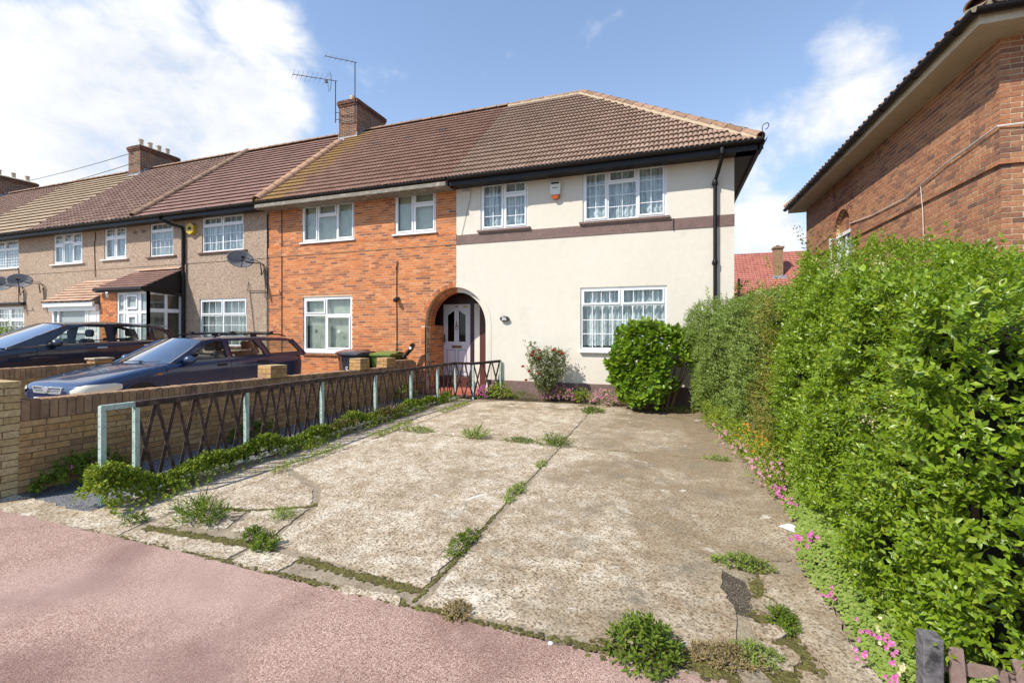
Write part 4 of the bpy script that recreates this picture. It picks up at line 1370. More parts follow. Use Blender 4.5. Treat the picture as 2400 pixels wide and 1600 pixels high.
H4 = dash_house(-23.35, -17.202, 'pebbledashed terraced house with mottled brown roof and a white porch',
                [((-22.58, -20.78, 4.175, 5.375), leadw, NET, SW), ((-19.5, -18.265, 4.21, 5.395), leadw2, NET, SW)],
                t_brn, .22, .27, 200, chim=(-24.25, -23.42, 14.0, 15.75, 10.30, 8.3, 4, 0, False, CHIM_MORTAR))
t_ol = tile_mesh('roof_tile', RT_OLIVE, .33, .42, FLAT, t=.06)
H5 = dash_house(-29.3, -23.352, 'pebbledashed terraced house with flat olive roof tiles at the left edge',
                [((-26.9, -24.94, 4.18, 5.36), [(0, .5, [(0, .66, 'f', 4, 5), (.66, 1, 's', 3, 1)]), (.5, 1, [(0, .66, 'f', 4, 5), (.66, 1, 's', 3, 1)])], NET, (WHITEW, .02, .05, .05)),
                 ((-26.6, -24.57, 1.1, 2.59), [(0, .5, [(0, .66, 's', 3, 3), (.66, 1, 's', 3, 1)]), (.5, 1, [(0, .66, 's', 3, 3), (.66, 1, 's', 3, 1)])], NET, (BLACKM, .1, .05, .06))],
                t_ol, .33, .36, 150)
MB().box(-26.9, 10.36, 2.66, -24.45, 10.50, 2.76).build('window_canopy', BLACKM, H5, bevel=.01)
H6 = dash_house(-35.4, -29.302, 'farthest pebbledashed house of the terrace, of which only roof and chimney show', [], t_brn, .22, .27, 0,
                chim=(-36.3, -35.5, 14.0, 15.75, 10.30, 8.3, 3, 0, False, CHIM_MORTAR))

# rain pipe between the first dashed house's windows
dp = [(-15.9, 10.04, 5.38), (-15.88, 10.10, 5.28), (-15.6, 10.3, 5.14), (-15.33, 10.41, 5.06), (-15.29, 10.42, 4.9), (-15.29, 10.42, 2.9), (-15.29, 10.42, .2)]
MB().tube(dp, .05, 10).build('rain_pipe', BLACK, H3, smooth=True)
MB().tube([(-20.0, 10.475, 5.25), (-19.98, 10.47, 5.1), (-20.05, 10.47, 4.8), (-20.0, 10.475, 3.6)], .012, 5).build('cable', CABLE, H4)
MB().tube([(-24.9, 10.47, 4.1), (-24.9, 10.47, 2.7)], .012, 5).build('cable', CABLE, H5)
MB().box(-17.9, 10.478, 5.02, -17.7, 10.49, 5.12).box(-17.45, 10.478, 5.04, -17.25, 10.49, 5.14).build('air_brick', PLINTH, H4)


# porches
def lean_roof(parent, x0, x1, y0, z0, y1, z1, tile, tw, gauge, nm):
    d = MB().add([(x0, y0, z0 - .03), (x1, y0, z0 - .03), (x1, y1, z1 - .03), (x0, y1, z1 - .03)], [(0, 1, 2, 3)]).build('porch_roof', BLACKM, parent, fix=False)
    L = math.hypot(y1 - y0, z1 - z0)
    tile_slope(d, (x0, y0 - .03, z0 - .03), (1, 0, 0), (0, y1 - y0, z1 - z0), x1 - x0, L, tile, tw, gauge, nm)
    return d


px0, px1, py = -17.69, -15.40, 9.4
t_porch = tile_mesh('roof_tile', RT_DRED, .26, .24, FLAT, t=.034)
pr_ = lean_roof(H3, px0, px1 + .02, 9.25, 2.99, 10.48, 3.68, t_porch, .26, .19, 120)
half_round(pr_, 'ridge_tile', (px0 + .05, 10.44, 3.70), (px1, 10.44, 3.70), .3, .07, RT_PALE)
MB().add([(px1, 9.27, 2.95), (px1, 10.48, 2.95), (px1, 10.48, 3.64)], [(0, 1, 2)]).add([(px1 + .03, 9.27, 2.95), (px1 + .03, 10.48, 2.95), (px1 + .03, 10.48, 3.64)], [(2, 1, 0)]).build('porch_gable', BLACKM, H3, fix=False)
MB().box(px0, 9.26, 2.86, px1 + .05, 9.30, 3.0).box(px1 + .01, 9.30, 2.86, px1 + .05, 10.45, 2.99).build('porch_fascia', BLACK, H3)
MB().tube([(px0, 9.21, 2.95), (px1 + .09, 9.21, 2.95)], .045, 8).tube([(px1 + .09, 9.21, 2.93), (px1 + .09, 9.6, 2.86), (px1 + .09, 10.36, 2.80), (px1 + .10, 10.40, 2.75)], .035, 8).build('porch_gutter', BLACK, H3)
pier = MB().box(px0 + .008, py + .008, .2, -16.868, 10.49, 2.86).build('porch_wall', ORANGE_MORTAR, H3)
lay(pier, 'brick', courses((px0, py, 0), 0, -16.86 - px0, .2, 2.86, depth=.05), brick_tpl('brick', ORANGE), 80)
pg = MB()
pf = lambda x0, x1, z0, z1: pg.box(x0, py + .02, z0, x1, py + .09, z1)
for x in (-16.86, -16.55, -16.42, -15.86, -15.78, -15.47):
    pf(x, x + .07, .2, 2.86)
pg.box(-16.79, py + .022, 2.80, -15.47, py + .09, 2.86).box(-16.79, py + .021, 2.18, -15.47, py + .088, 2.26)
MB().add(pg.v, pg.f).build('porch_frame', WHITE, H3)
MB().box(-16.79, py + .05, .2, -15.5, py + .056, 2.80).build('porch_glass', FROST, H3)
pd = MB()
pd.box(-16.35, py - .005, .25, -16.26, py + .05, 2.16).box(-15.95, py - .005, .25, -15.86, py + .05, 2.16).box(-16.26, py - .004, 2.07, -15.95, py + .05, 2.16).box(-16.26, py - .004, .25, -15.95, py + .05, 1.0)
pdo = pd.build('door', WHITE, H3)
MB().box(-15.93, py - .03, 1.18, -15.90, py - .005, 1.33).build('handle', GALV, pdo)
MB().box(-16.40, py - .006, 2.32, -16.34, py + .04, 2.78).box(-15.92, py - .006, 2.32, -15.86, py + .04, 2.78).box(-16.34, py - .005, 2.32, -15.92, py + .04, 2.38).box(-16.34, py - .005, 2.72, -15.92, py + .04, 2.78).build('top_light', WHITE, H3)
sg = MB()   # glazed side towards the drive
sx = px1 - .07
for y in (py + .02, 9.93, 10.40):
    sg.box(sx, y, .2, sx + .07, y + .07, 2.86)
sg.box(sx + .001, py + .09, 2.78, sx + .068, 10.40, 2.86).box(sx + .001, py + .09, 2.22, sx + .068, 10.40, 2.34)
sg.build('porch_frame', WHITE, H3)
MB().box(sx + .03, py + .09, .2, sx + .036, 10.40, 2.8).build('porch_glass', GLASS, H3)
MB().tube([(-16.95, 9.2, 2.72), (-16.86, 9.12, 2.84)], .035, 8).build('porch_lamp', WHITEW, H3)

qx0, qx1 = -20.33, -17.74
t_pale = tile_mesh('roof_tile', RT_PALE, .33, .26, FLAT, t=.05)
lean_roof(H4, qx0 - .12, qx1, 9.20, 2.60, 10.48, 3.48, t_pale, .33, .185, 90)
MB().box(qx0 - .12, 9.2, 2.44, qx1, 9.24, 2.58).box(qx0, 9.3, 2.30, qx1, 9.40, 2.5).build('porch_fascia', WHITE, H4)
qf = MB()
for x in (qx0, qx0 + .30, -19.45 + .95, -18.42, -17.84):
    qf.box(x, py, .2, x + .10, py + .09, 2.32)
qf.box(qx0, py + .002, 1.55, -18.4, py + .088, 1.65).box(qx0, py + .003, .2, -18.4, py + .085, .95).build('porch_frame', WHITE, H4)
MB().box(qx0 + .05, py + .05, .2, -18.4, py + .056, 2.32).build('porch_glass', FROST, H4)
qd = MB().box(-18.34, py + .02, .25, -17.84, py + .07, 2.28).build('door', WHITE, H4)
MB().box(-18.27, py + .008, 1.6, -17.91, py + .021, 2.15).box(-18.27, py + .008, .6, -18.12, py + .021, 1.5).box(-18.06, py + .008, .6, -17.91, py + .021, 1.5).build('raised_panel', WHITEW, qd, bevel=.004)
MB().box(qx0, py + .1, .2, qx0 + .08, 10.49, 2.34).build('porch_side', WHITE, H4)

# ================================================================== brick house on the right
H7 = T('brick_house', 'red brown brick house standing forward on the right with deep cream eaves', 'house', (6.5, 11.5, 0))
wx, wy0, wy1 = 3.85, 7.30, 15.78
W7 = (12.21, 13.28, 2.35, 3.98)
mb = MB()
mb.add([(wx + .0045, wy0 + .0045, 0), (wx + .0045, wy1, 0), (wx + .0045, wy1, 5.35), (wx + .0045, wy0 + .0045, 5.35)], [(0, 1, 2, 3)])
mb.v, mb.f = [], []
ys = [wy0 + .0045, W7[0], W7[1], wy1]
for i, (a, b) in enumerate(zip(ys[:-1], ys[1:])):
    for c, d in ((0, W7[2]), (W7[2], 4.0), (4.0, 5.35)):
        if i == 1 and c != 0:
            continue
        mb.add([(wx + .0045, b, c), (wx + .0045, a, c), (wx + .0045, a, d), (wx + .0045, b, d)], [(0, 1, 2, 3)])
mb.add([(wx + .0045, W7[0], W7[2]), (wx + .2, W7[0], W7[2]), (wx + .2, W7[0], 4.02), (wx + .0045, W7[0], 4.02)], [(0, 1, 2, 3)])
mb.add([(wx + .0045, W7[1], W7[2]), (wx + .2, W7[1], W7[2]), (wx + .2, W7[1], 4.02), (wx + .0045, W7[1], 4.02)], [(0, 1, 2, 3)])
for i in range(16):      # brick edge round the arch head and the wall above it
    a0, a1 = math.pi * i / 16, math.pi * (i + 1) / 16
    yc, hr = (W7[0] + W7[1]) / 2, (W7[1] - W7[0]) / 2
    q = [(yc + hr * math.cos(a), 4.0 + hr * math.sin(a)) for a in (a0, a1)]
    mb.add([(wx + .0045, q[0][0], q[0][1]), (wx + .0045, q[1][0], q[1][1]), (wx + .0045, q[1][0], 5.35), (wx + .0045, q[0][0], 5.35)], [(0, 1, 2, 3)])
    mb.add([(wx + .0045, q[0][0], q[0][1]), (wx + .0045, q[1][0], q[1][1]), (wx + .2, q[1][0], q[1][1]), (wx + .2, q[0][0], q[0][1])], [(0, 1, 2, 3)])
for a, b in ((wy0, W7[0] - .15), (W7[1] + .15, wy1)):
    mb.add([(wx - .0255, a - .0255, 3.735), (wx - .0255, b, 3.735), (wx - .0255, b, 5.34), (wx - .0255, a - .0255, 5.34)], [(0, 1, 2, 3)])
    mb.add([(wx - .0255, a - .0255, 3.735), (wx - .0255, b, 3.735), (wx + .0045, b, 3.735), (wx + .0045, a - .0255, 3.735)], [(0, 1, 2, 3)])
mb.add([(wx - .0255, wy0 - .0255, 3.735), (10.5, wy0 - .0255, 3.735), (10.5, wy0 - .0255, 5.34), (wx - .0255, wy0 - .0255, 5.34)], [(0, 1, 2, 3)])
mb.add([(wx + .0045, wy0 + .0045, 0), (10.5, wy0 + .0045, 0), (10.5, wy0 + .0045, 5.35), (wx + .0045, wy0 + .0045, 5.35)], [(0, 1, 2, 3)])
mb.add([(10.5, wy0, 0), (10.5, wy1, 0), (10.5, wy1, 5.35), (10.5, wy0, 5.35)], [(0, 1, 2, 3)])
mb.add([(wx, wy1, 0), (10.5, wy1, 0), (10.5, wy1, 5.35), (wx, wy1, 5.35)], [(0, 1, 2, 3)])
mb.add([(wx, wy0, 5.34), (10.5, wy0, 5.34), (10.5, wy1, 5.34), (wx, wy1, 5.34)], [(0, 1, 2, 3)])
wall7 = mb.build('wall', RED_MORTAR, H7, fix=False)
ac, ar = (W7[0] + W7[1]) / 2, (W7[1] - W7[0]) / 2


def ex7(z):
    # u runs from wy1 towards wy0
    r = []
    if W7[2] - .02 < z < 4.0:
        r.append((wy1 - W7[1], wy1 - W7[0]))
    elif 4.0 <= z < 4.0 + ar + .13:
        q = 1 - ((z - 4.0) / (ar + .12)) ** 2
        if q > 0:
            h = (ar + .12) * math.sqrt(q)
            r.append((wy1 - ac - h, wy1 - ac + h))
    return r


t7 = brick_tpl('brick', REDBR, 4)
step7 = lambda z: .03 if z > 3.74 else 0.0
pc = []
for za, zb_, o in ((.9, 3.735, 0), (3.736, 5.33, .03)):
    pc += courses((wx - o, wy1, 0), R(-90), wy1 - wy0 + o, za, zb_, ex7, depth=.10)
    pc += courses((wx - o, wy0 - o, 0), 0, 2.6, za, zb_, None, depth=.10)
lay(wall7, 'brick', pc, t7, 300)
pcb = []
for i in range(13):
    a = math.pi * (i + .5) / 13
    pcb.append((a, ))
rg = MB()
for i in range(15):
    a0, a1 = math.pi * i / 15 + .012, math.pi * (i + 1) / 15 - .012
    V = []
    for x in (wx - .034, wx + .06):
        for rr, aa in ((ar, a0), (ar, a1), (ar + .115, a1), (ar + .115, a0)):
            V.append((x, ac + rr * math.cos(aa), 4.0 + rr * math.sin(aa)))
    MB().add(V, [(3, 2, 1, 0), (0, 1, 5, 4), (1, 2, 6, 5), (2, 3, 7, 6), (3, 0, 4, 7)]).build('arch_brick', REDBR, wall7, loc=(wx, ac + ar * math.cos(a0), 4 + ar * math.sin(a0)))
# soldier bricks filling the arch, set back
for i in range(int(2 * ar / .075)):
    y = W7[0] + .0375 + i * .075
    zt = 4.02 + math.sqrt(max(0, ar ** 2 - (y - ac) ** 2))
    z = 4.02
    while z < zt - .03:
        h = min(.215, zt - z)
        obj_of('arch_infill_brick', random.choice(t7), wall7, (wx + .075, y, z + h / 2), (0, 0, R(-90)), (.065, .06, h - .008))
        z += .225
MB().box(wx + .085, W7[0], 4.0, wx + .14, W7[1], 4.0 + ar).build('arch_backing', RED_MORTAR, H7)
w7 = MB().box(wx + .02, W7[0] - .0, 3.93, wx + .14, W7[1], 4.01).box(wx + .05, W7[0], W7[2], wx + .12, W7[0] + .06, 3.93).box(wx + .05, W7[1] - .06, W7[2], wx + .12, W7[1], 3.93).box(wx + .05, ac - .04, W7[2], wx + .12, ac + .04, 3.93).box(wx + .05, W7[0], W7[2] - .05, wx + .12, W7[1], W7[2] + .05).build('window', WHITEW, H7)
MB().box(wx + .08, W7[0] + .06, W7[2] + .05, wx + .086, W7[1] - .06, 3.93).build('pane', GLASS, w7)
# casement standing open
cas = MB()
for a, b in (((0, 0), (0, 1.5)), ((.45, 0), (.45, 1.5)), ((0, 0), (.45, 0)), ((0, 1.5), (.45, 1.5))):
    pa = (wx + .03 - a[0] * .45, W7[1] - .05 - a[0] * .35, W7[2] + .05 + a[1])
    pb = (wx + .03 - b[0] * .45, W7[1] - .05 - b[0] * .35, W7[2] + .05 + b[1])
    cas.obox(pa, pb, .05, .045, up=(1, 0, 0) if a[0] == b[0] else (0, 0, 1))
cas.build('sash', WHITEW, w7)
MB().box(wx + .9, W7[0] - .3, W7[2] - .3, wx + .92, W7[1] + .3, 4.3).build('dark_backing', ROOM, w7)  # same added dark sheet, painted as an unlit interior

# eaves, gutters and roof of the brick house
gx = 3.45
MB().box(gx, wy0 - .4, 5.30, wx + .05, wy1 + .4, 5.325).box(wx + .05, wy0 - .4, 5.30, 11, wy0 + .05, 5.325).build('soffit', SOFFIT, H7)
MB().box(gx - .02, wy0 - .42, 5.30, gx, wy1 + .42, 5.45).box(gx, wy0 - .42, 5.30, 11, wy0 - .4, 5.45).build('fascia', SOFFIT, H7)
gm = MB()
pr = [(gx - .085 + .062 * math.cos(a), 5.45 + .066 * math.sin(a)) for a in [math.pi * (1 + q / 8) for q in range(9)]] + [(gx - .085 + .053 * math.cos(a), 5.45 + .053 * math.sin(a)) for a in [math.pi * (2 - q / 8) for q in range(9)]]
n = len(pr)
gm.add([(x, wy0 - .5, z) for x, z in pr] + [(x, wy1 + .5, z) for x, z in pr], [(i, (i + 1) % n, n + (i + 1) % n, n + i) for i in range(n)])
pr2_ = [(wy0 - .485 + (x - gx + .085), z) for x, z in pr]
gm.add([(gx - .1, y, z) for y, z in pr2_] + [(11, y, z) for y, z in pr2_], [(i, (i + 1) % n, n + (i + 1) % n, n + i) for i in range(n)])
g7 = gm.build('gutter', BLACK, H7)
for y in np.arange(wy0 - .1, wy1 + .4, 1.05):
    k = 9
    ps = [(gx - .085 + .071 * math.cos(a), 5.45 + .076 * math.sin(a)) for a in [math.pi * (1 + q / 8) for q in range(9)]] + [(gx - .01, 5.46)]
    k = len(ps)
    MB().add([(x, y, z) for x, z in ps] + [(x, y + .05, z) for x, z in ps], [(i, (i + 1) % k, k + (i + 1) % k, k + i) for i in range(k)] + [tuple(range(k)), tuple(range(2 * k - 1, k - 1, -1))]).build('gutter_bracket', BLACK, g7)
ry = (wy0 + wy1) / 2
ex = gx - .03
hx7 = ex + 4.64
rz7 = 5.46 + 4.64 * .872
r7 = MB().add([(ex, wy0 - .43, 5.44), (ex, wy1 + .43, 5.44), (hx7, ry, rz7)], [(0, 1, 2)]).add([(ex, wy0 - .43, 5.44), (11, wy0 - .43, 5.44), (11, ry, rz7), (hx7, ry, rz7)], [(0, 1, 2, 3)]).add([(11, wy1 + .43, 5.44), (ex, wy1 + .43, 5.44), (hx7, ry, rz7), (11, ry, rz7)], [(0, 1, 2, 3)]).build('roof', BLACKM, H7, fix=False)
tile_slope(r7, (ex - .04, wy1 + .43, 5.44), (0, -1, 0), (4.64, 0, 4.05), 9.3, 6.0, t_brn, .22, .27, 0, lambda u, s: abs(u - 4.65) < 4.65 - s * .753)
tile_slope(r7, (ex, wy0 - .47, 5.44), (1, 0, 0), (0, 4.64, 4.05), 7.5, 6.0, t_brn, .22, .27, 60, lambda u, s: u > s * .753)
half_round(r7, 'ridge_tile', (ex - .03, wy0 - .46, 5.50), (hx7, ry, rz7 + .07), .42, .12, RT_RIDGE, up=Vector((-4.05, -4.05, 9.28)).normalized(), mort=MORTAR)
half_round(r7, 'ridge_tile', (ex - .03, wy1 + .46, 5.50), (hx7, ry, rz7 + .07), .42, .12, RT_RIDGE, up=Vector((-4.05, 4.05, 9.28)).normalized(), mort=MORTAR)
MB().box(gx + .05, wy0 - .50, 5.50, gx + .09, wy0 - .46, 5.86).box(gx + .05, wy0 - .50, 5.82, gx + .35, wy0 - .46, 5.86).build('roof_bracket', GALV, H7)
MB().tube([(wx - .05, 14.8, 3.98), (wx - .05, 13.4, 4.10)], .008, 5).tube([(wx - .05, 12.2, 4.08), (wx - .05, 11.0, 3.98), (wx - .05, 9.6, 3.95), (wx - .06, 8.4, 4.12), (wx - .06, 7.25, 4.2), (wx + .5, 7.22, 4.2)], .010, 5).tube([(wx - .05, 9.1, 4.0), (wx - .045, 9.05, 3.6), (wx - .03, 9.0, 2.0)], .005, 5).build('cable', WCABLE, H7)

# ================================================================== house beyond the gardens
H8 = T('distant_house', 'distant house with pink red tiled roof and small brick chimney between the two houses', 'house', (8, 47, 0))
DY, DZ, DRY, DRZ = 43.0, 4.15, 48.2, 8.75
MB().box(2, DY + .4, 0, 15, DY + 9.5, DZ).build('wall', CREAM, H8)
r8 = MB().add([(1.6, DY, DZ), (15.4, DY, DZ), (15.4, DRY, DRZ), (1.6, DRY, DRZ)], [(0, 1, 2, 3)]).add([(15.4, 53.4, DZ), (1.6, 53.4, DZ), (1.6, DRY, DRZ), (15.4, DRY, DRZ)], [(0, 1, 2, 3)]).build('roof', BLACKM, H8, fix=False)
t_pk = tile_mesh('roof_tile', RT_PINK, .30, .36, ROLL1, t=.06)
tile_slope(r8, (1.6, DY - .03, DZ), (1, 0, 0), (0, DRY - DY, DRZ - DZ), 13.8, 6.94, t_pk, .30, .30, 0)
half_round(r8, 'ridge_tile', (15.4, DRY, DRZ + .05), (1.6, DRY, DRZ + .05), .45, .11, RT_PINK)
MB().box(1.5, DY - .12, DZ - .08, 15.5, DY + .02, DZ + .02).build('gutter', BLACK, H8)
ch8 = MB().box(8.55, 45.3, 5.6, 9.22, 46.2, 8.95).build('chimney', M('distant_chimney_brick', [(.30, .19, .095), (.24, .13, .07)], ns=8, fine=(6, .3)), H8)
MB().box(8.47, 45.2, 8.78, 9.30, 46.3, 8.95).box(8.75, 45.6, 8.95, 9.0, 45.9, 9.12).build('chimney_cap', M('distant_chimney_cap', [(.22, .14, .08)]), ch8)
MB().box(8.35, 45.1, 6.0, 9.45, 45.29, 6.36).build('apron_flashing', LEAD, ch8)

# ================================================================== brick garden walls
def garden_wall(name, label, X, y0, y1, H, face, pillars, raised=None, tilt=0.0, tplmats=(YELBR, COPBR, CAPBR), nmax=300):
    """wall along Y with soldier-course top; face +1: seen side looks to +X"""
    root = T(name, label, 'wall', (0, 0, 0))
    th = .20
    xb = X - th if face > 0 else X
    MB().box(xb + .004, y0, -.1, xb + th - .004, y1, H - .010).build('mortar_core', YEL_MORTAR, root)
    tb, tc, tp = brick_tpl('brick', tplmats[0]), brick_tpl('coping_brick', tplmats[1]), brick_tpl('pillar_brick', tplmats[2])
    rz = R(90)
    hs = .205
    pc = courses((X, y0, 0), rz, y1 - y0, .0, H - hs - .01, depth=.05)
    pc += courses((X - th, y1, 0), R(-90), y1 - y0, .0, H - hs - .01, depth=.05) if False else []
    lay(root, 'brick', pc, tb, nmax, 'brickwork')
    cp = []
    k = int((y1 - y0) / .076)
    for i in range(k):
        y = y0 + (i + .5) * (y1 - y0) / k
        cp.append(((X + .004 + random.uniform(-.003, .003), y, H - hs / 2 + random.uniform(-.004, .004)), rz, (.066, th + .008, hs)))
    lay(root, 'coping_brick', cp, tc, nmax, 'coping')
    for (a, b, z0, z1, xa, xb2, cap) in pillars:
        pp = []
        MB().box(xa + .008, a + .008, z0 - .02, xb2 - .008, b - .008, z1 - .008).build('pillar_core', YEL_MORTAR, root)
        z = z0
        row = 0
        while z < z1 - .03:
            h = min(.068, z1 - z)
            o = (row % 2) * .5
            for rzz, O, W in ((0, (xa, a), xb2 - xa), (R(90), (xb2, a), b - a), (R(180), (xb2, b), xb2 - xa), (R(-90), (xa, b), b - a)):
                U = Vector((math.cos(rzz), math.sin(rzz), 0))
                nb = 2
                edges = [0, W * (.33 if row % 2 else .66), W]
                for e0, e1 in zip(edges[:-1], edges[1:]):
                    c = Vector((O[0], O[1], z + h / 2)) + U * ((e0 + e1) / 2)
                    pp.append((c, rzz, (e1 - e0 - .008, .06, h - .004)))
            z += .073
            row += 1
        lay(root, 'pillar_brick', pp, tp if not cap else tb, 300, 'pillar_brickwork')
        if cap == 'slab':
            MB().box(xa - .03, a - .03, z1, xb2 + .03, b + .03, z1 + .035).build('pillar_cap', CONC, root, bevel=.006)
        else:
            n = max(2, int((xb2 - xa) / .11))
            tops = []
            for i in range(n):
                w = (xb2 - xa) / n
                MB().box(xa + i * w + .003, a, z1 - .006, xa + (i + 1) * w - .003, b, z1 + .008).build('cap_brick', tplmats[2], root)
    if raised:
        a, b, z1 = raised
        cp = []
        k = int((b - a) / .076)
        for i in range(k):
            y = a + (i + .5) * (b - a) / k
            d = max(0, (y - (b - .3)) / .3)
            cp.append(((X + .004, y, (H + z1) / 2 - .09 * d * d), rz, (.066, th + .008, z1 - H + .02)))
        lay(root, 'coping_brick', cp, tc, 60, 'coping')
    if tilt:
        # turn the whole wall a little down towards the house, about its street end
        root.rotation_euler = (R(-tilt), 0, 0)
        root.location = (0, y0 - y0 * math.cos(R(tilt)), y0 * math.sin(R(tilt)))
    return root


garden_wall('garden_wall', 'brown yellow brick garden wall with soldier course top between the railing and blue car', -6.35, 2.66, 10.3, .955, 1,
            [(2.28, 2.66, 0, 1.15, -6.74, -6.345, None), (5.72, 6.06, .955, 1.155, -6.62, -6.33, 'c'), (8.02, 8.34, .955, 1.19, -6.62, -6.33, 'c'), (8.98, 9.32, .955, 1.17, -6.62, -6.33, 'c')],
            raised=(9.34, 10.3, 1.09), tilt=1.55)
garden_wall('garden_wall', 'low brick garden wall with soldier course top between the two parked cars', -11.7, 2.66, 9.2, .955, 1,
            [(6.1, 6.42, .955, 1.03, -11.95, -11.66, 'slab')])

# ================================================================== railing
F0 = Vector((-5.19, 2.76, 0))
RAIL = [(-5.20, 2.76, .952), (-5.18, 3.04, .95), (-5.12, 4.26, .94), (-5.14, 5.60, .925), (-5.17, 6.98, .895), (-5.09, 8.06, .885), (-5.06, 9.12, .88), (-5.0, 9.90, .88), (-4.56, 9.99, .875), (-4.02, 10.44, .92)]
fence = T('metal_railing', 'rusty lattice railing with mint green posts along the left of the driveway', 'railing', (0, 0, 0))
for i, (x, y, z) in enumerate(RAIL):
    if i == len(RAIL) - 1:
        MB().box(x - .02, y - .02, .12, x + .02, y + .02, z).build('post', MINT, fence)
        continue
    w = .025
    m2 = MB()
    m2.box(x - w, y - .004, -.05, x + w, y + .003, z - .004)
    m2.box(x + w - .008, y + .003, -.05, x + w - .001, y + .042, z - .004)
    p = m2.build('post', MINT, fence, bevel=.0015)
    hz = MB()
    for q in range(8):
        hz.lathe([(.001, y - .0065), (.006, y - .006), (.006, y - .003)], (x - .005, 0, .12 + q * .105), 6, 'y')
    hz.build('bolt_hole', RUST, p)
for i in range(len(RAIL) - 1):
    a, b = Vector(RAIL[i]), Vector(RAIL[i + 1])
    d = (b - a)
    L = d.length
    if i == 0:
        MB().obox(a, b, .045, .010).obox(a + Vector((.022, 0, -.024)), b + Vector((.022, 0, -.024)), .006, .045).build('top_rail', MINT, fence)
        continue
    MB().obox(a, b, .058, .012).obox(a + Vector((.026, 0, -.028)), b + Vector((.026, 0, -.028)), .007, .05).build('top_rail', RUST, fence)
    MB().obox(a * 1 + Vector((0, 0, -a.z + .07)), b + Vector((0, 0, -b.z + .07 + (.1 if i == len(RAIL) - 2 else 0))), .04, .01).build('bottom_rail', RUST, fence)
    n = max(2, round(L / .205))
    for k in range(n):
        t0, t1 = (k + .04) / n, (k + .96) / n
        zb0, zb1 = .04, .04
        pt = lambda t: a + d * t
        jig = lambda: random.uniform(-.012, .012)
        A, B = pt(t0), pt(t1)
        sgn = Vector((.012, 0, 0))
        up = d.normalized()
        lean = random.choice((.96, .9, 1.0))
        a1 = Vector((A.x + .008, A.y + jig(), A.z - .012)); b1 = Vector((pt(t0 + (t1 - t0) * lean).x + .008, pt(t0 + (t1 - t0) * lean).y + jig(), zb0))
        a2 = Vector((B.x - .006, B.y + jig(), B.z - .012)); b2 = Vector((pt(t1 - (t1 - t0) * lean).x - .006, pt(t1 - (t1 - t0) * lean).y + jig(), zb1))
        side = Vector((1, 0, 0)) if abs(d.y) > abs(d.x) else Vector((0, 1, 0))
        MB().obox(a1, b1, .036, .009, up=side).build('lattice_bar', RUST, fence)
        MB().obox(a2, b2, .036, .009, up=side).build('lattice_bar', RUST, fence)

# old lattice fence along the pavement, under the big hedge
hf = T('lattice_fence', 'weathered post and crossed boards showing below the tall hedge at the bottom right', 'fence', (1.05, 2.38, 0))
GREYWOOD = M('weathered_grey_post', [(0.06, 0.056, 0.056), (0.14, 0.13, 0.13), (0.03, 0.03, 0.03)], ns=14, fine=(50, .4), bump=(60, .7, .006), rough=.9)
PINKWOOD = M('dusty_brown_board', [(0.20, 0.135, 0.11), (0.26, 0.18, 0.15)], ns=9, fine=(40, .25), bump=(50, .4, .004), rough=.9)
MB().box(1.0, 2.37, -.05, 1.07, 2.44, .40).build('post', GREYWOOD, hf, bevel=.004)
MB().box(1.075, 2.425, .24, 2.6, 2.445, .29).build('rail', PINKWOOD, hf)
for k in range(7):
    x = 1.12 + k * .19
    MB().obox((x, 2.405, .36), (x + .03, 2.405, -.05), .05, .014, up=(0, 1, 0)).build('board', PINKWOOD, hf) if k == 0 else None
    if k:
        MB().obox((x + .06, 2.392, .36), (x - .11, 2.392, -.05), .062, .014, up=(0, 1, 0)).build('board', PINKWOOD, hf)
        MB().obox((x + .02, 2.408, .36), (x + .15, 2.408, -.05), .062, .014, up=(0, 1, 0)).build('board', PINKWOOD, hf)

# slip of paper by the hedge
pp = MB().add([(.86, 4.40, .012), (1.0, 4.30, .005), (1.09, 4.40, .006), (.95, 4.47, .016), (.86, 4.40, .009), (1.0, 4.30, .002), (1.09, 4.40, .003), (.95, 4.47, .013)], [(0, 1, 2, 3), (7, 6, 5, 4), (0, 4, 5, 1), (1, 5, 6, 2), (2, 6, 7, 3), (3, 7, 4, 0)])
tag(pp.build('paper_sheet', M('white_paper', [(.78, .80, .84)], rough=.7)), 'small white sheet of paper lying on the concrete beside the hedge', 'paper')
tag(MB().lathe([(.001, .004), (.010, .004), (.015, .001), (.012, -.004)], (-.62, 2.365, 0), 9).build('pale_leaf', WHITEW), 'small pale fallen leaf on the pink pavement edge', 'leaf')

# ================================================================== cars
CARBLUE = M('dark_blue_car_paint', [(0.009, 0.026, 0.085)], rough=.30, spec=.6, coat=1.0, metal=.15)
CARBLACK = M('black_blue_car_paint', [(0.008, 0.012, 0.032)], rough=.28, spec=.6, coat=1.0, metal=.1)
TRIM = M('black_trim', [(0.012, 0.012, 0.013)], rough=.45)
CHROME = M('chrome', [(0.72, 0.73, 0.75)], rough=.22, metal=.55, spec=.7)
LAMPW = M('cloudy_headlamp_lens', [(0.66, 0.60, 0.44), (0.72, 0.68, 0.55)], ns=6, rough=.12, coat=1.0)
AMBER = M('amber_lens', [(0.6, 0.16, 0.01)], rough=.2)
REDL = M('red_lens', [(0.35, 0.01, 0.01)], rough=.2)
TYRE = M('tyre_rubber', [(0.018, 0.018, 0.018)], rough=.85)
RIM = M('alloy_rim', [(0.35, 0.36, 0.37)], rough=.3, metal=.9)
SEAT = M('grey_seat_cloth', [(0.075, 0.07, 0.065), (0.10, 0.095, 0.09)], ns=8, rough=.95)
PLATE = M('white_number_plate', [(0.75, 0.75, 0.72)], rough=.4)
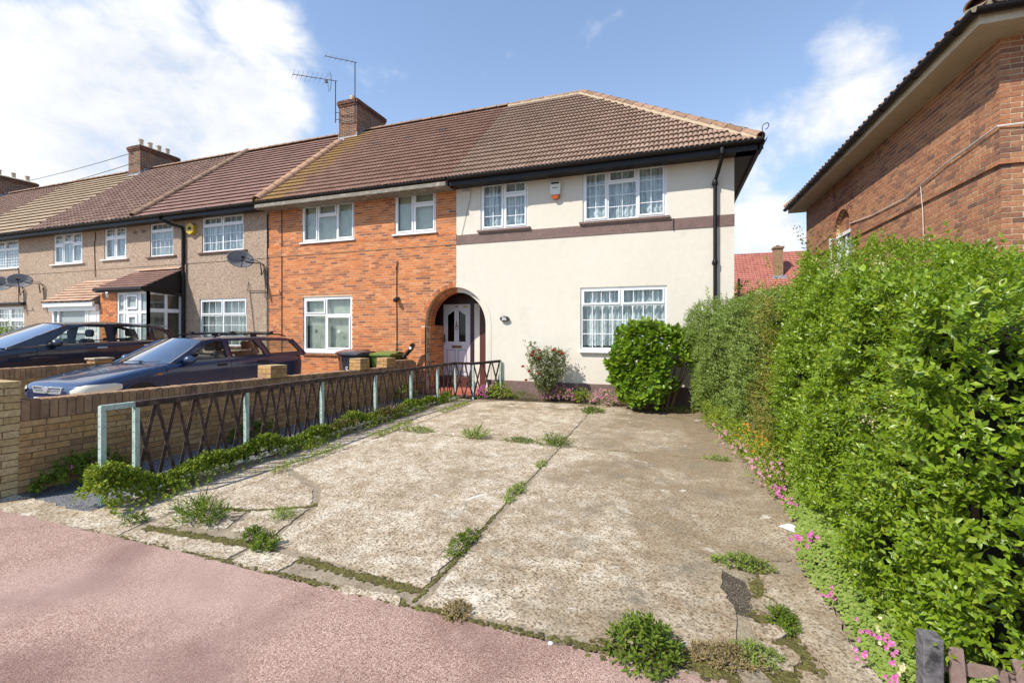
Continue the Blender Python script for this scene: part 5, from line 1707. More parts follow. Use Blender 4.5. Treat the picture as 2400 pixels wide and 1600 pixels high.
CGLASS = glass_mat('car_window_glass', (0.82, 0.86, 0.83), refl=1.2, clear=0.03)
WGLASS = glass_mat('windscreen_glass', (0.45, 0.52, 0.55), refl=3.0, clear=0.16)


def interp(st, y, k):
    ys = [s[0] for s in st]
    return float(np.interp(y, ys, [s[k] for s in st]))


def car(root, P):
    paint = P['paint']
    st = P['st']          # y, bottom, top, half width
    ys = sorted(set(list(np.linspace(0, P['L'], 46)) + [0.02, .05, .09, .14, .2, P['L'] - .05, P['L'] - .12]))

    def sec(y):
        b, t, w = (interp(st, y, k) for k in (1, 2, 3))
        h = t - b
        c = P['crown']
        return [(w * .78, b), (w * .92, b + .02), (w * .965, b + .10), (w * .985, b + .22 * h / .6), (w, b + .36 * h / .6), (w * .998, b + .46 * h / .6), (w * .985, t - .11), (w * .968, t - .055),
                (w * .94, t - .022), (w * .89, t - .003), (w * .78, t + .008 * c), (w * .55, t + .02 * c), (w * .28, t + .028 * c), (0, t + .03 * c)]
    rows = []
    for y in ys:
        s = sec(y)
        rows.append([(x, y, z) for x, z in s] + [(-x, y, z) for x, z in s[-2::-1]])
    mb = MB().grid(rows)
    m = len(rows[0])
    mb.add(rows[0], [tuple(range(m))]).add(rows[-1], [tuple(range(m - 1, -1, -1))])
    body = mb.build('body', paint, root, smooth='all')

    def skin(y, j, off=0.004):
        """point on the left/right side skin; j fractional index into the section"""
        s = sec(y)
        i = min(int(j), len(s) - 2)
        f = j - i
        x, z = s[i][0] * (1 - f) + s[i + 1][0] * f, s[i][1] * (1 - f) + s[i + 1][1] * f
        dx, dz = s[i + 1][0] - s[i][0], s[i + 1][1] - s[i][1]
        l = math.hypot(dx, dz) or 1
        return x + dz / l * off, y, z - dx / l * off

    def patch(name, y0, y1, j0, j1, mat, off=.006, ny=8, nj=5, sides=(1, -1), slant=0.0, parent=None, shear=0.0):
        res = []
        for s in sides:
            g = []
            for a in range(ny + 1):
                row = []
                for b in range(nj + 1):
                    f, q = a / ny, b / nj
                    yy = y0 + (y1 - y0) * f + shear * q
                    x, y, z = skin(max(0, yy), j0 + (j1 - j0) * q + slant * f, off)
                    row.append((s * x, y, z))
                g.append(row)
            res.append(MB().grid(g).build(name, mat, parent or root, smooth='all'))
        return res
    # greenhouse
    zb, zr, wb, wr = P['zb'], P['zr'], P['wb'], P['wr']
    gx = lambda z: wb - (wb - wr) * min(1, max(0, (z - zb) / (zr - zb))) ** 1.25
    out, wins = P['outline'], P['wins']
    for s in (1, -1):
        loops = [[Vector((a, b, 0)) for a, b in out]] + [[Vector((a, b, 0)) for a, b in w] for w in wins]
        tri = tessellate_polygon(loops)
        pts = [p for l in [out] + wins for p in l]
        mb = MB().add([(s * gx(z), y, z) for y, z in pts], tri)
        mb.add([(s * (gx(z) - .035), y, z) for y, z in pts], [t[::-1] for t in tri])
        for w in wins:
            n = len(w)
            mb.add([(s * gx(z), y, z) for y, z in w] + [(s * (gx(z) - .035), y, z) for y, z in w], [(i, (i + 1) % n, n + (i + 1) % n, n + i) for i in range(n)])
        mb.build('pillar', paint, root)
        for w in wins:
            tri = tessellate_polygon([[Vector((a, b, 0)) for a, b in w]])
            MB().add([(s * (gx(z) - .015), y, z) for y, z in w], tri).build('side_window', CGLASS, root, fix=False)
            rim = MB()
            n = len(w)
            for i in range(n):
                (y0, z0), (y1, z1) = w[i], w[(i + 1) % n]
                rim.obox((s * (gx(z0) + .002), y0, z0), (s * (gx(z1) + .002), y1, z1), .012, .018, up=(1, 0, 0))
            rim.build('window_rubber', TRIM, root)
    yf, yr = P['roof_y']
    # roof skin with a soft crown, lapping over the side skins
    g = []
    for i in range(19):
        y = yf + (yr - yf) * i / 18
        e = P['roof_z'](y)
        g.append([((gx(e) + .012) * u, y, e - .012 + .065 * (1 - abs(u) ** 2.4)) for u in np.linspace(-1, 1, 15)])
    MB().grid(g).build('roof', paint, root, smooth='all')

    def screen(name, ya, za, yb, zb_, mat, bow, w0, w1, off=0):
        g = []
        for i in range(7):
            t = i / 6
            y, z = ya + (yb - ya) * t, za + (zb_ - za) * t
            w = w0 + (w1 - w0) * t
            g.append([(w * u, y - bow * (1 - u * u) * (1 - .6 * t) + off, z + .05 * t * (1 - abs(u) ** 2.4)) for u in np.linspace(-1, 1, 11)])
        return MB().grid(g).build(name, mat, root, smooth='all')
    (ya, za), (yb, zb2) = P['screen']
    screen('windscreen', ya, za, yb, zb2, WGLASS, .16, wb - .035, gx(zb2) - .02)
    (yc, zc), (yd, zd) = P['rear']
    screen('rear_window', yc, zc, yd, zd, CGLASS, -.06, wb - .05, gx(zd) - .03)
    for s in (1, -1):
        MB().obox((s * (wb - .02), ya + .01, za - .01), (s * (gx(zb2) - .005), yb + .01, zb2 + .005), .045, .03, up=(0, -1, .6)).build('windscreen_pillar', paint, root)
        MB().obox((s * (wb - .02), yc, zc - .01), (s * (gx(zd) - .005), yd, zd), .06, .05, up=(0, 1, .6)).build('rear_pillar', paint, root)
    for q, x in enumerate((-.05, .42)):
        MB().tube([(x - .28, ya - .13 + .02 * q, za + .03), (x, ya - .15, za + .035), (x + .30, ya - .115, za + .05)], .009, 6).build('wiper', TRIM, root)
    # cabin
    MB().box(-wb + .08, ya + .15, zb - .32, wb - .08, yc - .1, zb - .28).box(-wb + .1, ya - .02, zb - .1, wb - .1, ya + .42, zb - .02).build('dashboard', TRIM, root)
    for x in (-.36, .36):
        for y, sc in ((P['seat'], 1), (P['seat'] + .85, .95)):
            sb = MB()
            sb.obox((x, y, zb - .3), (x, y + .16, zb + .13), .44, .13, up=(0, 1, 0))
            sb.build('seat', SEAT, root, bevel=.04)
            MB().lathe([(.001, -.10), (.09, -.09), (.125, -.04), (.125, .04), (.09, .09), (.001, .10)], (0, 0, 0), 12, 'x')
            hb = MB().box(x - .13, y + .15, zb + .18, x + .13, y + .24, zb + .36).build('headrest', SEAT, root, bevel=.035)
    MB().tube([(.36 + .18 * math.cos(a), P['seat'] - .42 + .06 * math.sin(a), zb - .02 + .17 * math.sin(a)) for a in np.linspace(0, 2 * math.pi, 17)], .014, 6).build('steering_wheel', TRIM, root)
    # mirrors
    for s in (1, -1):
        y, z = P['mirror']
        mbm = MB()
        bx = s * (gx(z) + .02)
        g = []
        for i in range(7):
            t = i / 6
            rr = .115 * math.sin(math.pi * min(.96, t * .9 + .1)) ** .6
            g.append([(bx + s * (.02 + .20 * t), y + .05 * t + rr * 1.0 * math.cos(a) * .75, z + .02 + rr * .72 * math.sin(a)) for a in np.linspace(0, 2 * math.pi, 13)])
        mbm.grid(g)
        mbm.add(g[-1][:-1], [tuple(range(12))])
        mr = mbm.build('wing_mirror', paint, root, smooth='all')
        MB().obox((bx - s * .02, y + .01, z - .03), (bx + s * .09, y + .03, z - .02), .07, .05).build('mirror_foot', TRIM, mr)
    # wheels in dark arches
    for wy in P['wheels']:
        for s in (1, -1):
            w = interp(st, wy, 3)
            zc_ = P['wr0']
            ar = MB()
            n = 20
            pts = [(s * (skin(wy, 4.0)[0] - .0 + .003), wy + (P['wr0'] + .075) * math.cos(a), zc_ + (P['wr0'] + .075) * math.sin(a)) for a in np.linspace(-.25, math.pi + .25, n)]
            ar.add(pts, [tuple(range(n))])
            aro = ar.build('wheel_arch', TRIM, root, fix=False)
            lip = MB()
            for i in range(n - 1):
                lip.obox(Vector(pts[i]) + Vector((s * .004, 0, 0)), Vector(pts[i + 1]) + Vector((s * .004, 0, 0)), .03, .022, up=(1, 0, 0))
            lip.build('arch_lip', paint, aro)
            x = s * (w - .17)
            wl = MB().lathe([(.19, .09), (P['wr0'] - .06, .10), (P['wr0'], .07), (P['wr0'] + .002, -.08), (P['wr0'] - .05, -.1)], (0, 0, 0), 24, 'x')
            V = [(x + s * (vx + .085), wy + vy, zc_ + vz) for vx, vy, vz in wl.v]
            wo = MB().add(V, wl.f).build('wheel', TYRE, root, smooth=True)
            rm = MB().lathe([(.001, .06), (.05, .065), (.06, .05), (.19, .075), (.2, .09)], (0, 0, 0), 20, 'x')
            MB().add([(x + s * (vx + .08), wy + vy, zc_ + vz) for vx, vy, vz in rm.v], rm.f).build('rim', RIM, wo, smooth=True)
    # shut lines, handles, waist moulding
    for yy in P['seams']:
        for s in (1, -1):
            g = [[(s * v[0], v[1] + e, v[2]) for v in [skin(yy, 1 + 8 * k / 12, .003) for k in range(13)]] for e in (-.005, .005)]
            MB().grid(g).build('door_seam', TRIM, root, fix=False)
    for yy in P['handles']:
        for s in (1, -1):
            x, y, z = skin(yy, 6.3, .0)
            MB().box(min(s * x, s * (x + .03)), y - .10, z - .02, max(s * x, s * (x + .03)), y + .10, z + .02).build('door_handle', P.get('handle_mat', TRIM), root, bevel=.008)
    patch('side_moulding', P['ya_m'], P['L'] - .55, 4.5, 5.0, P.get('mould', paint), off=.014, ny=20, nj=2)

    def zpatch(name, y0, y1, zlo, zhi, mat, off=.008, ny=12, nz=6):
        for s in (1, -1):
            g = []
            for a in range(ny + 1):
                f = a / ny
                y = y0 + (y1 - y0) * f
                sc = sec(y)
                zs = [p[1] for p in sc[2:10]]
                lo, hi = zlo(f), zhi(f, interp(st, y, 2))
                row = []
                for b in range(nz + 1):
                    z = lo + (hi - lo) * b / nz
                    x = float(np.interp(z, zs, [p[0] for p in sc[2:10]]))
                    bul = off + .012 * math.sin(math.pi * b / nz)
                    row.append((s * (x + bul), y - bul * (1 - f), z))
                g.append(row)
            MB().grid(g).build(name, mat, root, smooth='all')
    return dict(zpatch=zpatch, skin=skin, patch=patch, gx=gx, sec=sec, body=body)


bc = T('parked_car', 'dark blue estate car with roof bars parked nose out before the orange house', 'car', (0, 0, 0))
st = [(0, .30, .605, .56), (.02, .27, .64, .66), (.06, .24, .685, .74), (.14, .22, .715, .79), (.3, .22, .755, .825), (.6, .22, .82, .845), (1.0, .22, .90, .855), (1.4, .22, .955, .86), (2.5, .22, .965, .862), (3.6, .22, .975, .86), (4.3, .24, .975, .835), (4.5, .27, .96, .79), (4.6, .33, .90, .70)]
pc_ = dict(paint=CARBLUE, st=st, L=4.6, crown=1.0, zb=.955, zr=1.385, wb=.80, wr=.615,
           outline=[(1.38, .94), (1.70, 1.135), (2.08, 1.345), (2.35, 1.392), (3.2, 1.40), (4.15, 1.375), (4.34, 1.335), (4.48, 1.17), (4.60, .94)],
           wins=[[(1.66, 1.005), (2.50, 1.01), (2.50, 1.345), (2.33, 1.335), (2.13, 1.275)], [(2.62, 1.01), (3.42, 1.02), (3.40, 1.10), (3.24, 1.345), (2.62, 1.35)], [(3.58, 1.03), (4.43, 1.04), (4.40, 1.10), (4.22, 1.315), (3.44, 1.335)]],
           roof_y=(2.08, 4.34), roof_z=lambda y: 1.345 + .05 * math.sin(math.pi * min(1, max(0, (y - 1.95) / 2.55))),
           screen=((1.36, .955), (2.10, 1.355)), rear=((4.62, .98), (4.33, 1.34)), seat=2.25, mirror=(1.62, .985), wheels=(.86, 3.5), wr0=.305,
           seams=(1.28, 2.56, 3.46), handles=(2.36, 3.30), ya_m=.95)
ci = car(bc, pc_)
ci['zpatch']('headlamp', .012, .50, lambda f: .555 + .02 * f, lambda f, t: min(.700, t - .012), LAMPW)
ci['zpatch']('indicator_lens', .505, .575, lambda f: .58 + .015 * f, lambda f, t: .695 - .02 * f, LAMPW)
ci['patch']('side_repeater', 1.12, 1.19, 5.2, 5.6, AMBER, off=.01, ny=2, nj=2)
ci['patch']('tail_lamp', 4.42, 4.57, 5.6, 8.2, REDL, off=.006, ny=4, nj=4)
gr = MB().box(-.34, -.012, .555, .34, .03, .572).box(-.38, -.006, .648, .38, .03, .665)
gr.obox((-.34, 0, .56), (-.39, 0, .66), .03, .018, up=(0, 1, 0)).obox((.34, 0, .56), (.39, 0, .66), .03, .018, up=(0, 1, 0))
gr = gr.build('grille', CHROME, bc)
MB().box(-.36, .004, .56, .36, .012, .655).build('grille_back', BLACKM, gr)
for z in (.590, .617):
    MB().box(-.33, -.008, z - .006, .33, .006, z + .006).build('grille_bar', CHROME, gr)
MB().obox((-.075, -.016, .66), (0, -.016, .565), .03, .026, up=(0, 1, 0)).obox((.075, -.016, .66), (0, -.016, .565), .03, .026, up=(0, 1, 0)).lathe([(.001, -.03), (.03, -.028), (.036, -.016)], (0, 0, .632), 14, 'y').build('grille_emblem', CHROME, gr)
MB().grid([[(.78 * u, .0 + .10 * abs(u) ** 2.2 - .03, z) for u in np.linspace(-1, 1, 15)] for z in (.30, .40, .47, .50, .525)]).build('bumper', CARBLUE, bc, smooth='all')
MB().box(-.26, -.05, .385, .26, -.036, .49).build('number_plate', PLATE, bc)
text('plate_lettering', 'KV51 MEU', (0, -.052, .437), .105, BLACKM, bc)
for s in (1, -1):
    x = s * .60
    MB().tube([(x, 2.35, 1.425), (x, 2.55, 1.475), (x, 3.3, 1.482), (x, 4.0, 1.462), (x, 4.2, 1.415)], [.014, .017, .017, .017, .014], 8).box(x - .02, 3.22, 1.41, x + .02, 3.36, 1.475).build('roof_rail', TRIM, bc, smooth=True)
for y in (2.75, 3.75):
    MB().tube([(-.62, y, 1.51), (.62, y, 1.51)], .016, 8).box(-.64, y - .04, 1.47, -.56, y + .04, 1.535).box(.56, y - .04, 1.47, .64, y + .04, 1.535).build('roof_bar', TRIM, bc)
MB().tube([(.1, 4.2, 1.44), (.1, 4.42, 1.75)], .004, 5).build('aerial', TRIM, bc)
bc.location = (-9.52, 4.34, .10)

mc = T('parked_car', 'black people carrier parked behind the brick wall in front of pebbledashed houses', 'car', (0, 0, 0))
st = [(0, .34, .70, .52), (.03, .30, .77, .66), (.1, .26, .83, .78), (.25, .24, .90, .84), (.6, .24, 1.0, .88), (1.0, .24, 1.08, .90), (1.4, .24, 1.12, .905), (2.6, .24, 1.14, .91), (3.6, .24, 1.17, .905), (4.1, .26, 1.18, .87), (4.3, .30, 1.14, .82), (4.42, .36, 1.05, .70)]
pm = dict(paint=CARBLACK, st=st, L=4.42, crown=1.2, zb=1.12, zr=1.60, wb=.845, wr=.68,
          outline=[(1.0, 1.09), (1.5, 1.345), (2.05, 1.56), (2.45, 1.615), (3.2, 1.615), (3.9, 1.56), (4.22, 1.47), (4.34, 1.28), (4.42, 1.10)],
          wins=[[(1.62, 1.16), (2.78, 1.18), (2.78, 1.56), (2.40, 1.56), (2.05, 1.49)], [(2.94, 1.185), (3.72, 1.205), (3.72, 1.535), (2.94, 1.56)], [(3.82, 1.22), (4.24, 1.25), (4.10, 1.44), (3.82, 1.52)]],
          roof_y=(2.0, 4.25), roof_z=lambda y: 1.555 + .065 * math.sin(math.pi * min(1, max(0, (y - 1.7) / 2.6))),
          screen=((.98, 1.10), (2.02, 1.565)), rear=((4.42, 1.15), (4.22, 1.48)), seat=2.45, mirror=(1.72, 1.16), wheels=(.88, 3.55), wr0=.33,
          seams=(1.45, 2.86, 3.78), handles=(2.62, 3.62), ya_m=1.0, handle_mat=CHROME)
cm = car(mc, pm)
cm['patch']('headlamp', .05, .70, 6.3, 8.6, LAMPW, off=.007)
cm['patch']('tail_lamp', 4.15, 4.36, 6.0, 8.6, REDL, off=.006)
for s in (1, -1):
    MB().obox((s * (cm['gx'](1.145) + .004), 1.5, 1.145), (s * (cm['gx'](1.18) + .004), 3.8, 1.185), .012, .014, up=(1, 0, 0)).build('waist_trim', CHROME, mc)
MB().box(-.45, -.01, .52, .45, .05, .68).build('grille', TRIM, mc)
MB().box(-.26, -.03, .42, .26, -.012, .53).build('number_plate', PLATE, mc)
MB().tube([(.0, 3.9, 1.61), (.02, 4.15, 1.80)], .004, 5).build('aerial', TRIM, mc)
mc.location = (-13.75, 4.25, .20)

# ================================================================== wheelie bins and the pipe by the brick house
def bin_(name, label, x, y, z0, col, lidc, rot=0):
    root = T(name, label, 'wheelie bin', (0, 0, 0), 'wheelie bins by the orange house')
    b, l = M(name + '_plastic_' + str(x), [col], rough=.45), M(name + '_lid_' + str(x), [lidc], rough=.4)
    mb = MB()
    V = []
    for z, w, d in ((.08, .21, .24), (.90, .27, .31), (.93, .29, .33), (.97, .29, .33)):
        V += [(-w, -d, z), (w, -d, z), (w, d, z), (-w, d, z)]
    F = [(3, 2, 1, 0)]
    for k in range(3):
        for i in range(4):
            F.append((4 * k + i, 4 * k + (i + 1) % 4, 4 * k + 4 + (i + 1) % 4, 4 * k + 4 + i))
    mb.add(V, F).build('bin_body', b, root, bevel=.012)
    lid = MB()
    g = []
    for yy, zz in ((-.36, .97), (-.355, 1.0), (-.2, 1.035), (.1, 1.05), (.30, 1.04), (.36, 1.0)):
        g.append([(u * .30, yy, zz - .02 * u * u) for u in np.linspace(-1, 1, 9)])
    lid.grid(g).box(-.30, -.362, .955, .30, -.34, .985).box(-.30, -.35, .955, -.28, .35, .99).box(.28, -.35, .955, .30, .35, .99)
    lid = lid.build('lid', l, root, smooth=True)
    MB().tube([(-.22, .39, 1.0), (.22, .39, 1.0)], .016, 8).box(-.2, .33, .97, -.16, .40, 1.01).box(.16, .33, .97, .2, .40, 1.01).build('bin_handle', b, root)
    for i in range(5):
        MB().box(-.24 + i * .11, -.325, .80, -.22 + i * .11, -.30, .90).build('rib', b, root)
    for s in (-1, 1):
        MB().lathe([(.001, .02), (.09, .02), (.10, .01), (.10, -.02), (.09, -.03), (.001, -.03)], (s * .25, .25, .10), 14, 'x').build('wheel', TYRE, root, smooth=True)
    sw = MB()
    if lidc[0] < .2:
        sw.tube([(-.10 + .035 * math.cos(a) + .02 * a / 3, -.302, .62 + .035 * math.sin(a)) for a in np.linspace(0, 5.2, 16)], .008, 6).tube([(-.12, -.302, .56), (-.04, -.304, .535), (.04, -.302, .55)], .008, 6)
        sw.build('white_emblem', WHITE, root)
    root.location = (x, y, z0)
    root.rotation_euler = (0, 0, R(rot))
    return root


bin_('wheelie_bin', 'brown wheelie bin nearest the white window of the orange house', -8.05, 9.95, .10, (.17, .075, .045), (.22, .10, .065), 4)
bin_('wheelie_bin', 'dark grey wheelie bin between the brown and the green bins', -7.62, 9.60, .08, (.028, .03, .04), (.05, .055, .075), -6)
bin_('wheelie_bin', 'green wheelie bin beside the black bent pipe', -7.02, 9.98, .06, (.065, .12, .02), (.13, .20, .04), 5)
pz = [(-6.75, 9.9, .35), (-6.78, 10.1, .72), (-6.62, 10.22, 1.0), (-6.47, 10.28, 1.17), (-6.40, 10.24, 1.27), (-6.36, 10.12, 1.26)]
pr_o = T('bent_pipe', 'thick black bent pipe leaning beside the green bin against the orange bricks', 'pipe', (-6.75, 9.9, 0))
MB().tube([(-6.76, 9.88, .1)] + pz, [.055, .06, .06, .058, .055, .065, .05], 10).build('hose', BLACK, pr_o, smooth=True)
MB().lathe([(.001, -.02), (.035, -.02), (.035, .02), (.001, .02)], (-6.37, 10.08, 1.20), 10, 'y').build('white_cap', WHITE, pr_o)

# ================================================================== things fixed to the walls
np_ = T('house_number_plaque', 'small dark oval plaque reading 86 on the cream wall', 'sign', (-3.915, 10.49, 1.93))
ov = MB()
pts = [(-3.915 + .115 * math.cos(a), 1.945 + .068 * math.sin(a)) for a in np.linspace(0, 2 * math.pi, 28)[:-1]]
n = len(pts)
ov.add([(x, 10.43, z) for x, z in pts] + [(x, 10.496, z) for x, z in pts], [tuple(range(n))] + [(i, (i + 1) % n, n + (i + 1) % n, n + i) for i in range(n)])
ov.build('plaque', M('dark_plaque', [(0.03, 0.022, 0.022)], rough=.4), np_)
text('number_lettering', '86', (-3.915, 10.427, 1.945), .125, WHITE, np_, extrude=.004)

al = T('alarm_box', 'cream and orange alarm box between the upper windows of the cream house', 'alarm box', (-2.61, 10.49, 5.0))
prof = [(-.125, 5.17), (.125, 5.17), (.13, 5.02), (.115, 4.90), (.09, 4.86), (-.09, 4.86), (-.115, 4.90), (-.13, 5.02)]
xo = -2.61
n = len(prof)
MB().add([(xo + x * .92, 10.39, z) for x, z in prof] + [(xo + x, 10.496, z) for x, z in prof], [tuple(range(n))] + [(i, (i + 1) % n, n + (i + 1) % n, n + i) for i in range(n)]).build('box', M('cream_plastic', [(.70, .68, .60)], rough=.4), al, bevel=.006)
MB().add([(xo - .10, 10.385, 4.872), (xo + .10, 10.385, 4.872), (xo + .06, 10.40, 4.79), (xo, 10.40, 4.775), (xo - .06, 10.40, 4.79), (xo - .11, 10.49, 4.872), (xo + .11, 10.49, 4.872), (xo + .06, 10.49, 4.79), (xo, 10.49, 4.775), (xo - .06, 10.49, 4.79)],
         [(0, 1, 2, 3, 4), (1, 6, 7, 2), (2, 7, 8, 3), (3, 8, 9, 4), (4, 9, 5, 0), (0, 5, 6, 1)]).build('strobe_lens', M('orange_lens', [(.42, .10, .02)], rough=.3), al)
MB().box(xo - .10, 10.384, 5.125, xo + .10, 10.389, 5.165).build('top_slot', BLACKM, al)
MB().box(xo - .07, 10.385, 5.03, xo + .07, 10.389, 5.042).build('printed_line', BLACKM, al)

al2 = T('alarm_box', 'yellow hexagonal alarm box beside the rain pipe on the pebbledash', 'alarm box', (-14.9, 10.48, 4.98))
YEL = M('yellow_plastic', [(.55, .38, .02)], rough=.4)
pts = [(-14.9 + .19 * math.cos(a), 4.98 + .19 * math.sin(a)) for a in [R(90 + 60 * k) for k in range(6)]]
MB().add([(x * 1.0, 10.36, z) for x, z in pts] + [(x, 10.484, z) for x, z in pts], [tuple(range(6))] + [(i, (i + 1) % 6, 6 + (i + 1) % 6, 6 + i) for i in range(6)]).build('box', YEL, al2, bevel=.008)
MB().box(-14.98, 10.354, 4.95, -14.83, 10.361, 5.01).box(-14.96, 10.353, 5.02, -14.86, 10.361, 5.04).build('badge', BLACKM, al2)

lamp = T('wall_lamp', 'small black lamp on the orange brick wall above the bins', 'wall lamp', (-7.02, 10.5, 2.47))
MB().lathe([(.001, -.10), (.05, -.09), (.065, -.03), (.05, .02), (.025, .05)], (-7.02, 10.42, 2.47), 12, 'y').build('lamp_head', BLACK, lamp, smooth=True)
MB().box(-7.06, 10.44, 2.50, -6.98, 10.495, 2.56).tube([(-7.02, 10.48, 2.53), (-7.02, 10.42, 2.50)], .014, 6).build('bracket', BLACK, lamp)


def dish(label, x, z, y=10.0, arm=(0.35, .45), face=(.80, -.45, .42), group=None, wall_x=None):
    root = T('satellite_dish', label, 'satellite dish', (x, y, z))
    f = Vector(face).normalized()
    sx = f.cross(Vector((0, 0, 1))).normalized()
    up = sx.cross(f).normalized()
    c = Vector((x, y, z))
    g = []
    for r in np.linspace(.01, 1, 9):
        g.append([c + (sx * math.cos(a) * .36 + up * math.sin(a) * .30) * r - f * .075 * (1 - r * r) for a in np.linspace(0, 2 * math.pi, 29)])
    o = MB().grid(g).build('reflector', DISHM, root, smooth='all')
    so = o.modifiers.new('thick', 'SOLIDIFY')
    so.thickness = .006
    e = c + f * .36 - up * .20
    MB().tube([c - up * .28, e], .012, 6).build('feed_arm', BLACK, root)
    MB().lathe([(.001, -.06), (.03, -.06), (.034, .03), (.02, .06), (.001, .06)], e + up * .04, 10, 'y').build('receiver', BLACK, root)
    wxx = wall_x if wall_x is not None else x + .35
    b = Vector((wxx, 10.47, z - .25))
    MB().tube([c - f * .08, c - f * .14 + Vector((.12, .06, -.02)), b + Vector((0, -.14, .15)), b + Vector((0, -.10, -.20)), b], .02, 8).tube([b + Vector((0, -.1, .15)), b + Vector((0, 0, .1))], .016, 6).build('wall_bracket', BLACK, root)
    MB().tube([c - f * .1, c - f * .12 + Vector((.15, .1, .1)), b + Vector((-.1, -.05, .2)), b + Vector((.05, -.02, 0)), b + Vector((.02, 0, -.9))], .010, 5).build('cable', CABLE, root)
    return root


dish('satellite dish on the pebbledash next to the orange brick wall', -12.15, 3.78, 9.95, wall_x=-11.78)
dish('right one of two satellite dishes side by side at far left', -23.6, 3.55, 9.95, wall_x=-23.2)
dish('left one of two satellite dishes side by side at far left', -24.95, 3.48, 9.95, wall_x=-24.55)
tag(MB().tube([(-12.45, 10.475, 3.15), (-12.45, 10.45, 2.88), (-11.75, 10.46, 2.86)], .012, 6).tube([(-12.4, 10.48, 2.86), (-12.15, 10.478, 1.2)], .008, 5).build('wall_cable', CABLE), 'black cable bracket below the satellite dish by the orange brickwork', 'cable')


def aerial(label, x, z0, z1, tip, els, el_len, refl):
    root = T('tv_aerial', label, 'aerial', (x, 14, z0))
    MB().tube([(x, 13.93, z0), (x, 13.93, z1)], .018, 8).build('mast', ANTM, root)
    a, b = Vector((x + .08, 13.93, z1 - .03)), Vector(tip)
    MB().tube([a, b], .014, 6).build('boom', ANTM, root)
    d = (b - a)
    cr = Vector((0.25, .25, 1)).normalized()
    for i in range(els):
        p = a + d * (.16 + .83 * i / (els - 1))
        l = el_len * (1 - .3 * i / els)
        MB().tube([p - cr * l, p + cr * l], .006, 5).tube([p - cr * .03, p + cr * .03], .016, 5).build('element', ANTM, root)
    if refl:
        p = a + d * .12
        for s in (1, -1):
            MB().tube([p, p + Vector((-.18, 0, s * .38)) - d.normalized() * .1], .010, 5).build('reflector_rod', ANTM, root)
            MB().tube([p + Vector((-.1, -.1, s * .1)), p + Vector((-.22, .1, s * .36))], .006, 5).build('reflector_rod', ANTM, root)
        MB().box(p.x - .3, p.y - .03, p.z - .05, p.x - .22, p.y + .03, p.z + .07).build('balun_box', ANTM, root)
    for z in (z0 + .12, z0 + .38):
        MB().tube([(x, 13.93, z), (min(x + .2, -11.9), 13.98, z)], .012, 6).build('clamp', ANTM, root)
    return root


aerial('lower television aerial with many rods left of the brick chimney', -12.1, 9.55, 11.15, (-14.2, 13.93, 11.8), 9, .27, True)
aerial('taller thin television aerial rising behind the brick chimney', -11.20, 9.4, 11.68, (-12.6, 13.93, 12.2), 6, .15, False)

# telephone wires
for k, (pa, pb, lb) in enumerate((((-60, 22, 14.3), (-23.9, 13.95, 9.95), 'upper thin wire running from the left edge to the second chimney'), ((-60, 22, 13.2), (-23.9, 13.95, 9.45), 'lower thin wire running from the left edge to the second chimney'))):
    a, b = Vector(pa), Vector(pb)
    tag(MB().tube([a.lerp(b, t) - Vector((0, 0, 1.2 * t * (1 - t))) for t in np.linspace(0, 1, 14)], .014, 5).build('telephone_wire', CABLE), lb, 'wire')

# dark fence posts in the gardens behind
gf = T('garden_fence', 'dark fence posts rising behind the hedge in front of the distant roof', 'fence', (6.5, 24, 0))
gf_b = MB().box(4.2, 24, 0, 10.5, 24.04, 3.05).build('panel', M('old_fence_board', [(.16, .12, .08), (.22, .17, .12)], ns=3, rough=.9), gf)
for x in (3.02, 5.93, 8.3):
    MB().box(x - .05, 23.95, 0, x + .05, 24.05, 4.1).build('post', BLACKM, gf)

# ================================================================== foliage
LV_PRIVET = leaf_mat('privet_leaf', [(0.11, 0.19, 0.010), (0.19, 0.295, 0.016), (0.26, 0.365, 0.022), (0.14, 0.235, 0.012), (0.32, 0.39, 0.035)], rough=.38, transl=.36, spec=.5)
LV_BOX = leaf_mat('small_hedge_leaf', [(0.13, 0.21, 0.03), (0.20, 0.28, 0.05), (0.25, 0.32, 0.07), (0.16, 0.24, 0.04)], rough=.42, transl=.30)
LV_GOLD = leaf_mat('golden_leaf', [(0.20, 0.22, 0.03), (0.27, 0.24, 0.03), (0.16, 0.21, 0.03), (0.34, 0.20, 0.03)], rough=.4, transl=.35)
LV_HYD = leaf_mat('hydrangea_leaf', [(0.12, 0.235, 0.014), (0.18, 0.29, 0.018), (0.23, 0.32, 0.025), (0.10, 0.20, 0.016)], rough=.38, transl=.30)
LV_ROSE = leaf_mat('rose_leaf', [(0.085, 0.125, 0.035), (0.14, 0.17, 0.055), (0.20, 0.21, 0.085), (0.11, 0.135, 0.045)], rough=.45, transl=.25)
LV_GRND = leaf_mat('ground_cover_leaf', [(0.20, 0.28, 0.022), (0.28, 0.34, 0.032), (0.13, 0.21, 0.02), (0.33, 0.36, 0.045)], rough=.55, transl=.3, spec=.25)
LV_CLOV = leaf_mat('clover_leaf', [(0.20, 0.28, 0.05), (0.26, 0.33, 0.07), (0.15, 0.24, 0.035), (0.31, 0.34, 0.10)], rough=.6, transl=.3, spec=.2)
LV_WEED = leaf_mat('weed_leaf', [(0.08, 0.14, 0.015), (0.13, 0.20, 0.022), (0.18, 0.23, 0.028), (0.06, 0.11, 0.014)], rough=.65, transl=.3, spec=.15)
LV_DRY = leaf_mat('tawny_leaf', [(0.22, 0.17, 0.05), (0.28, 0.19, 0.09), (0.17, 0.15, 0.045)], rough=.6, transl=.2)
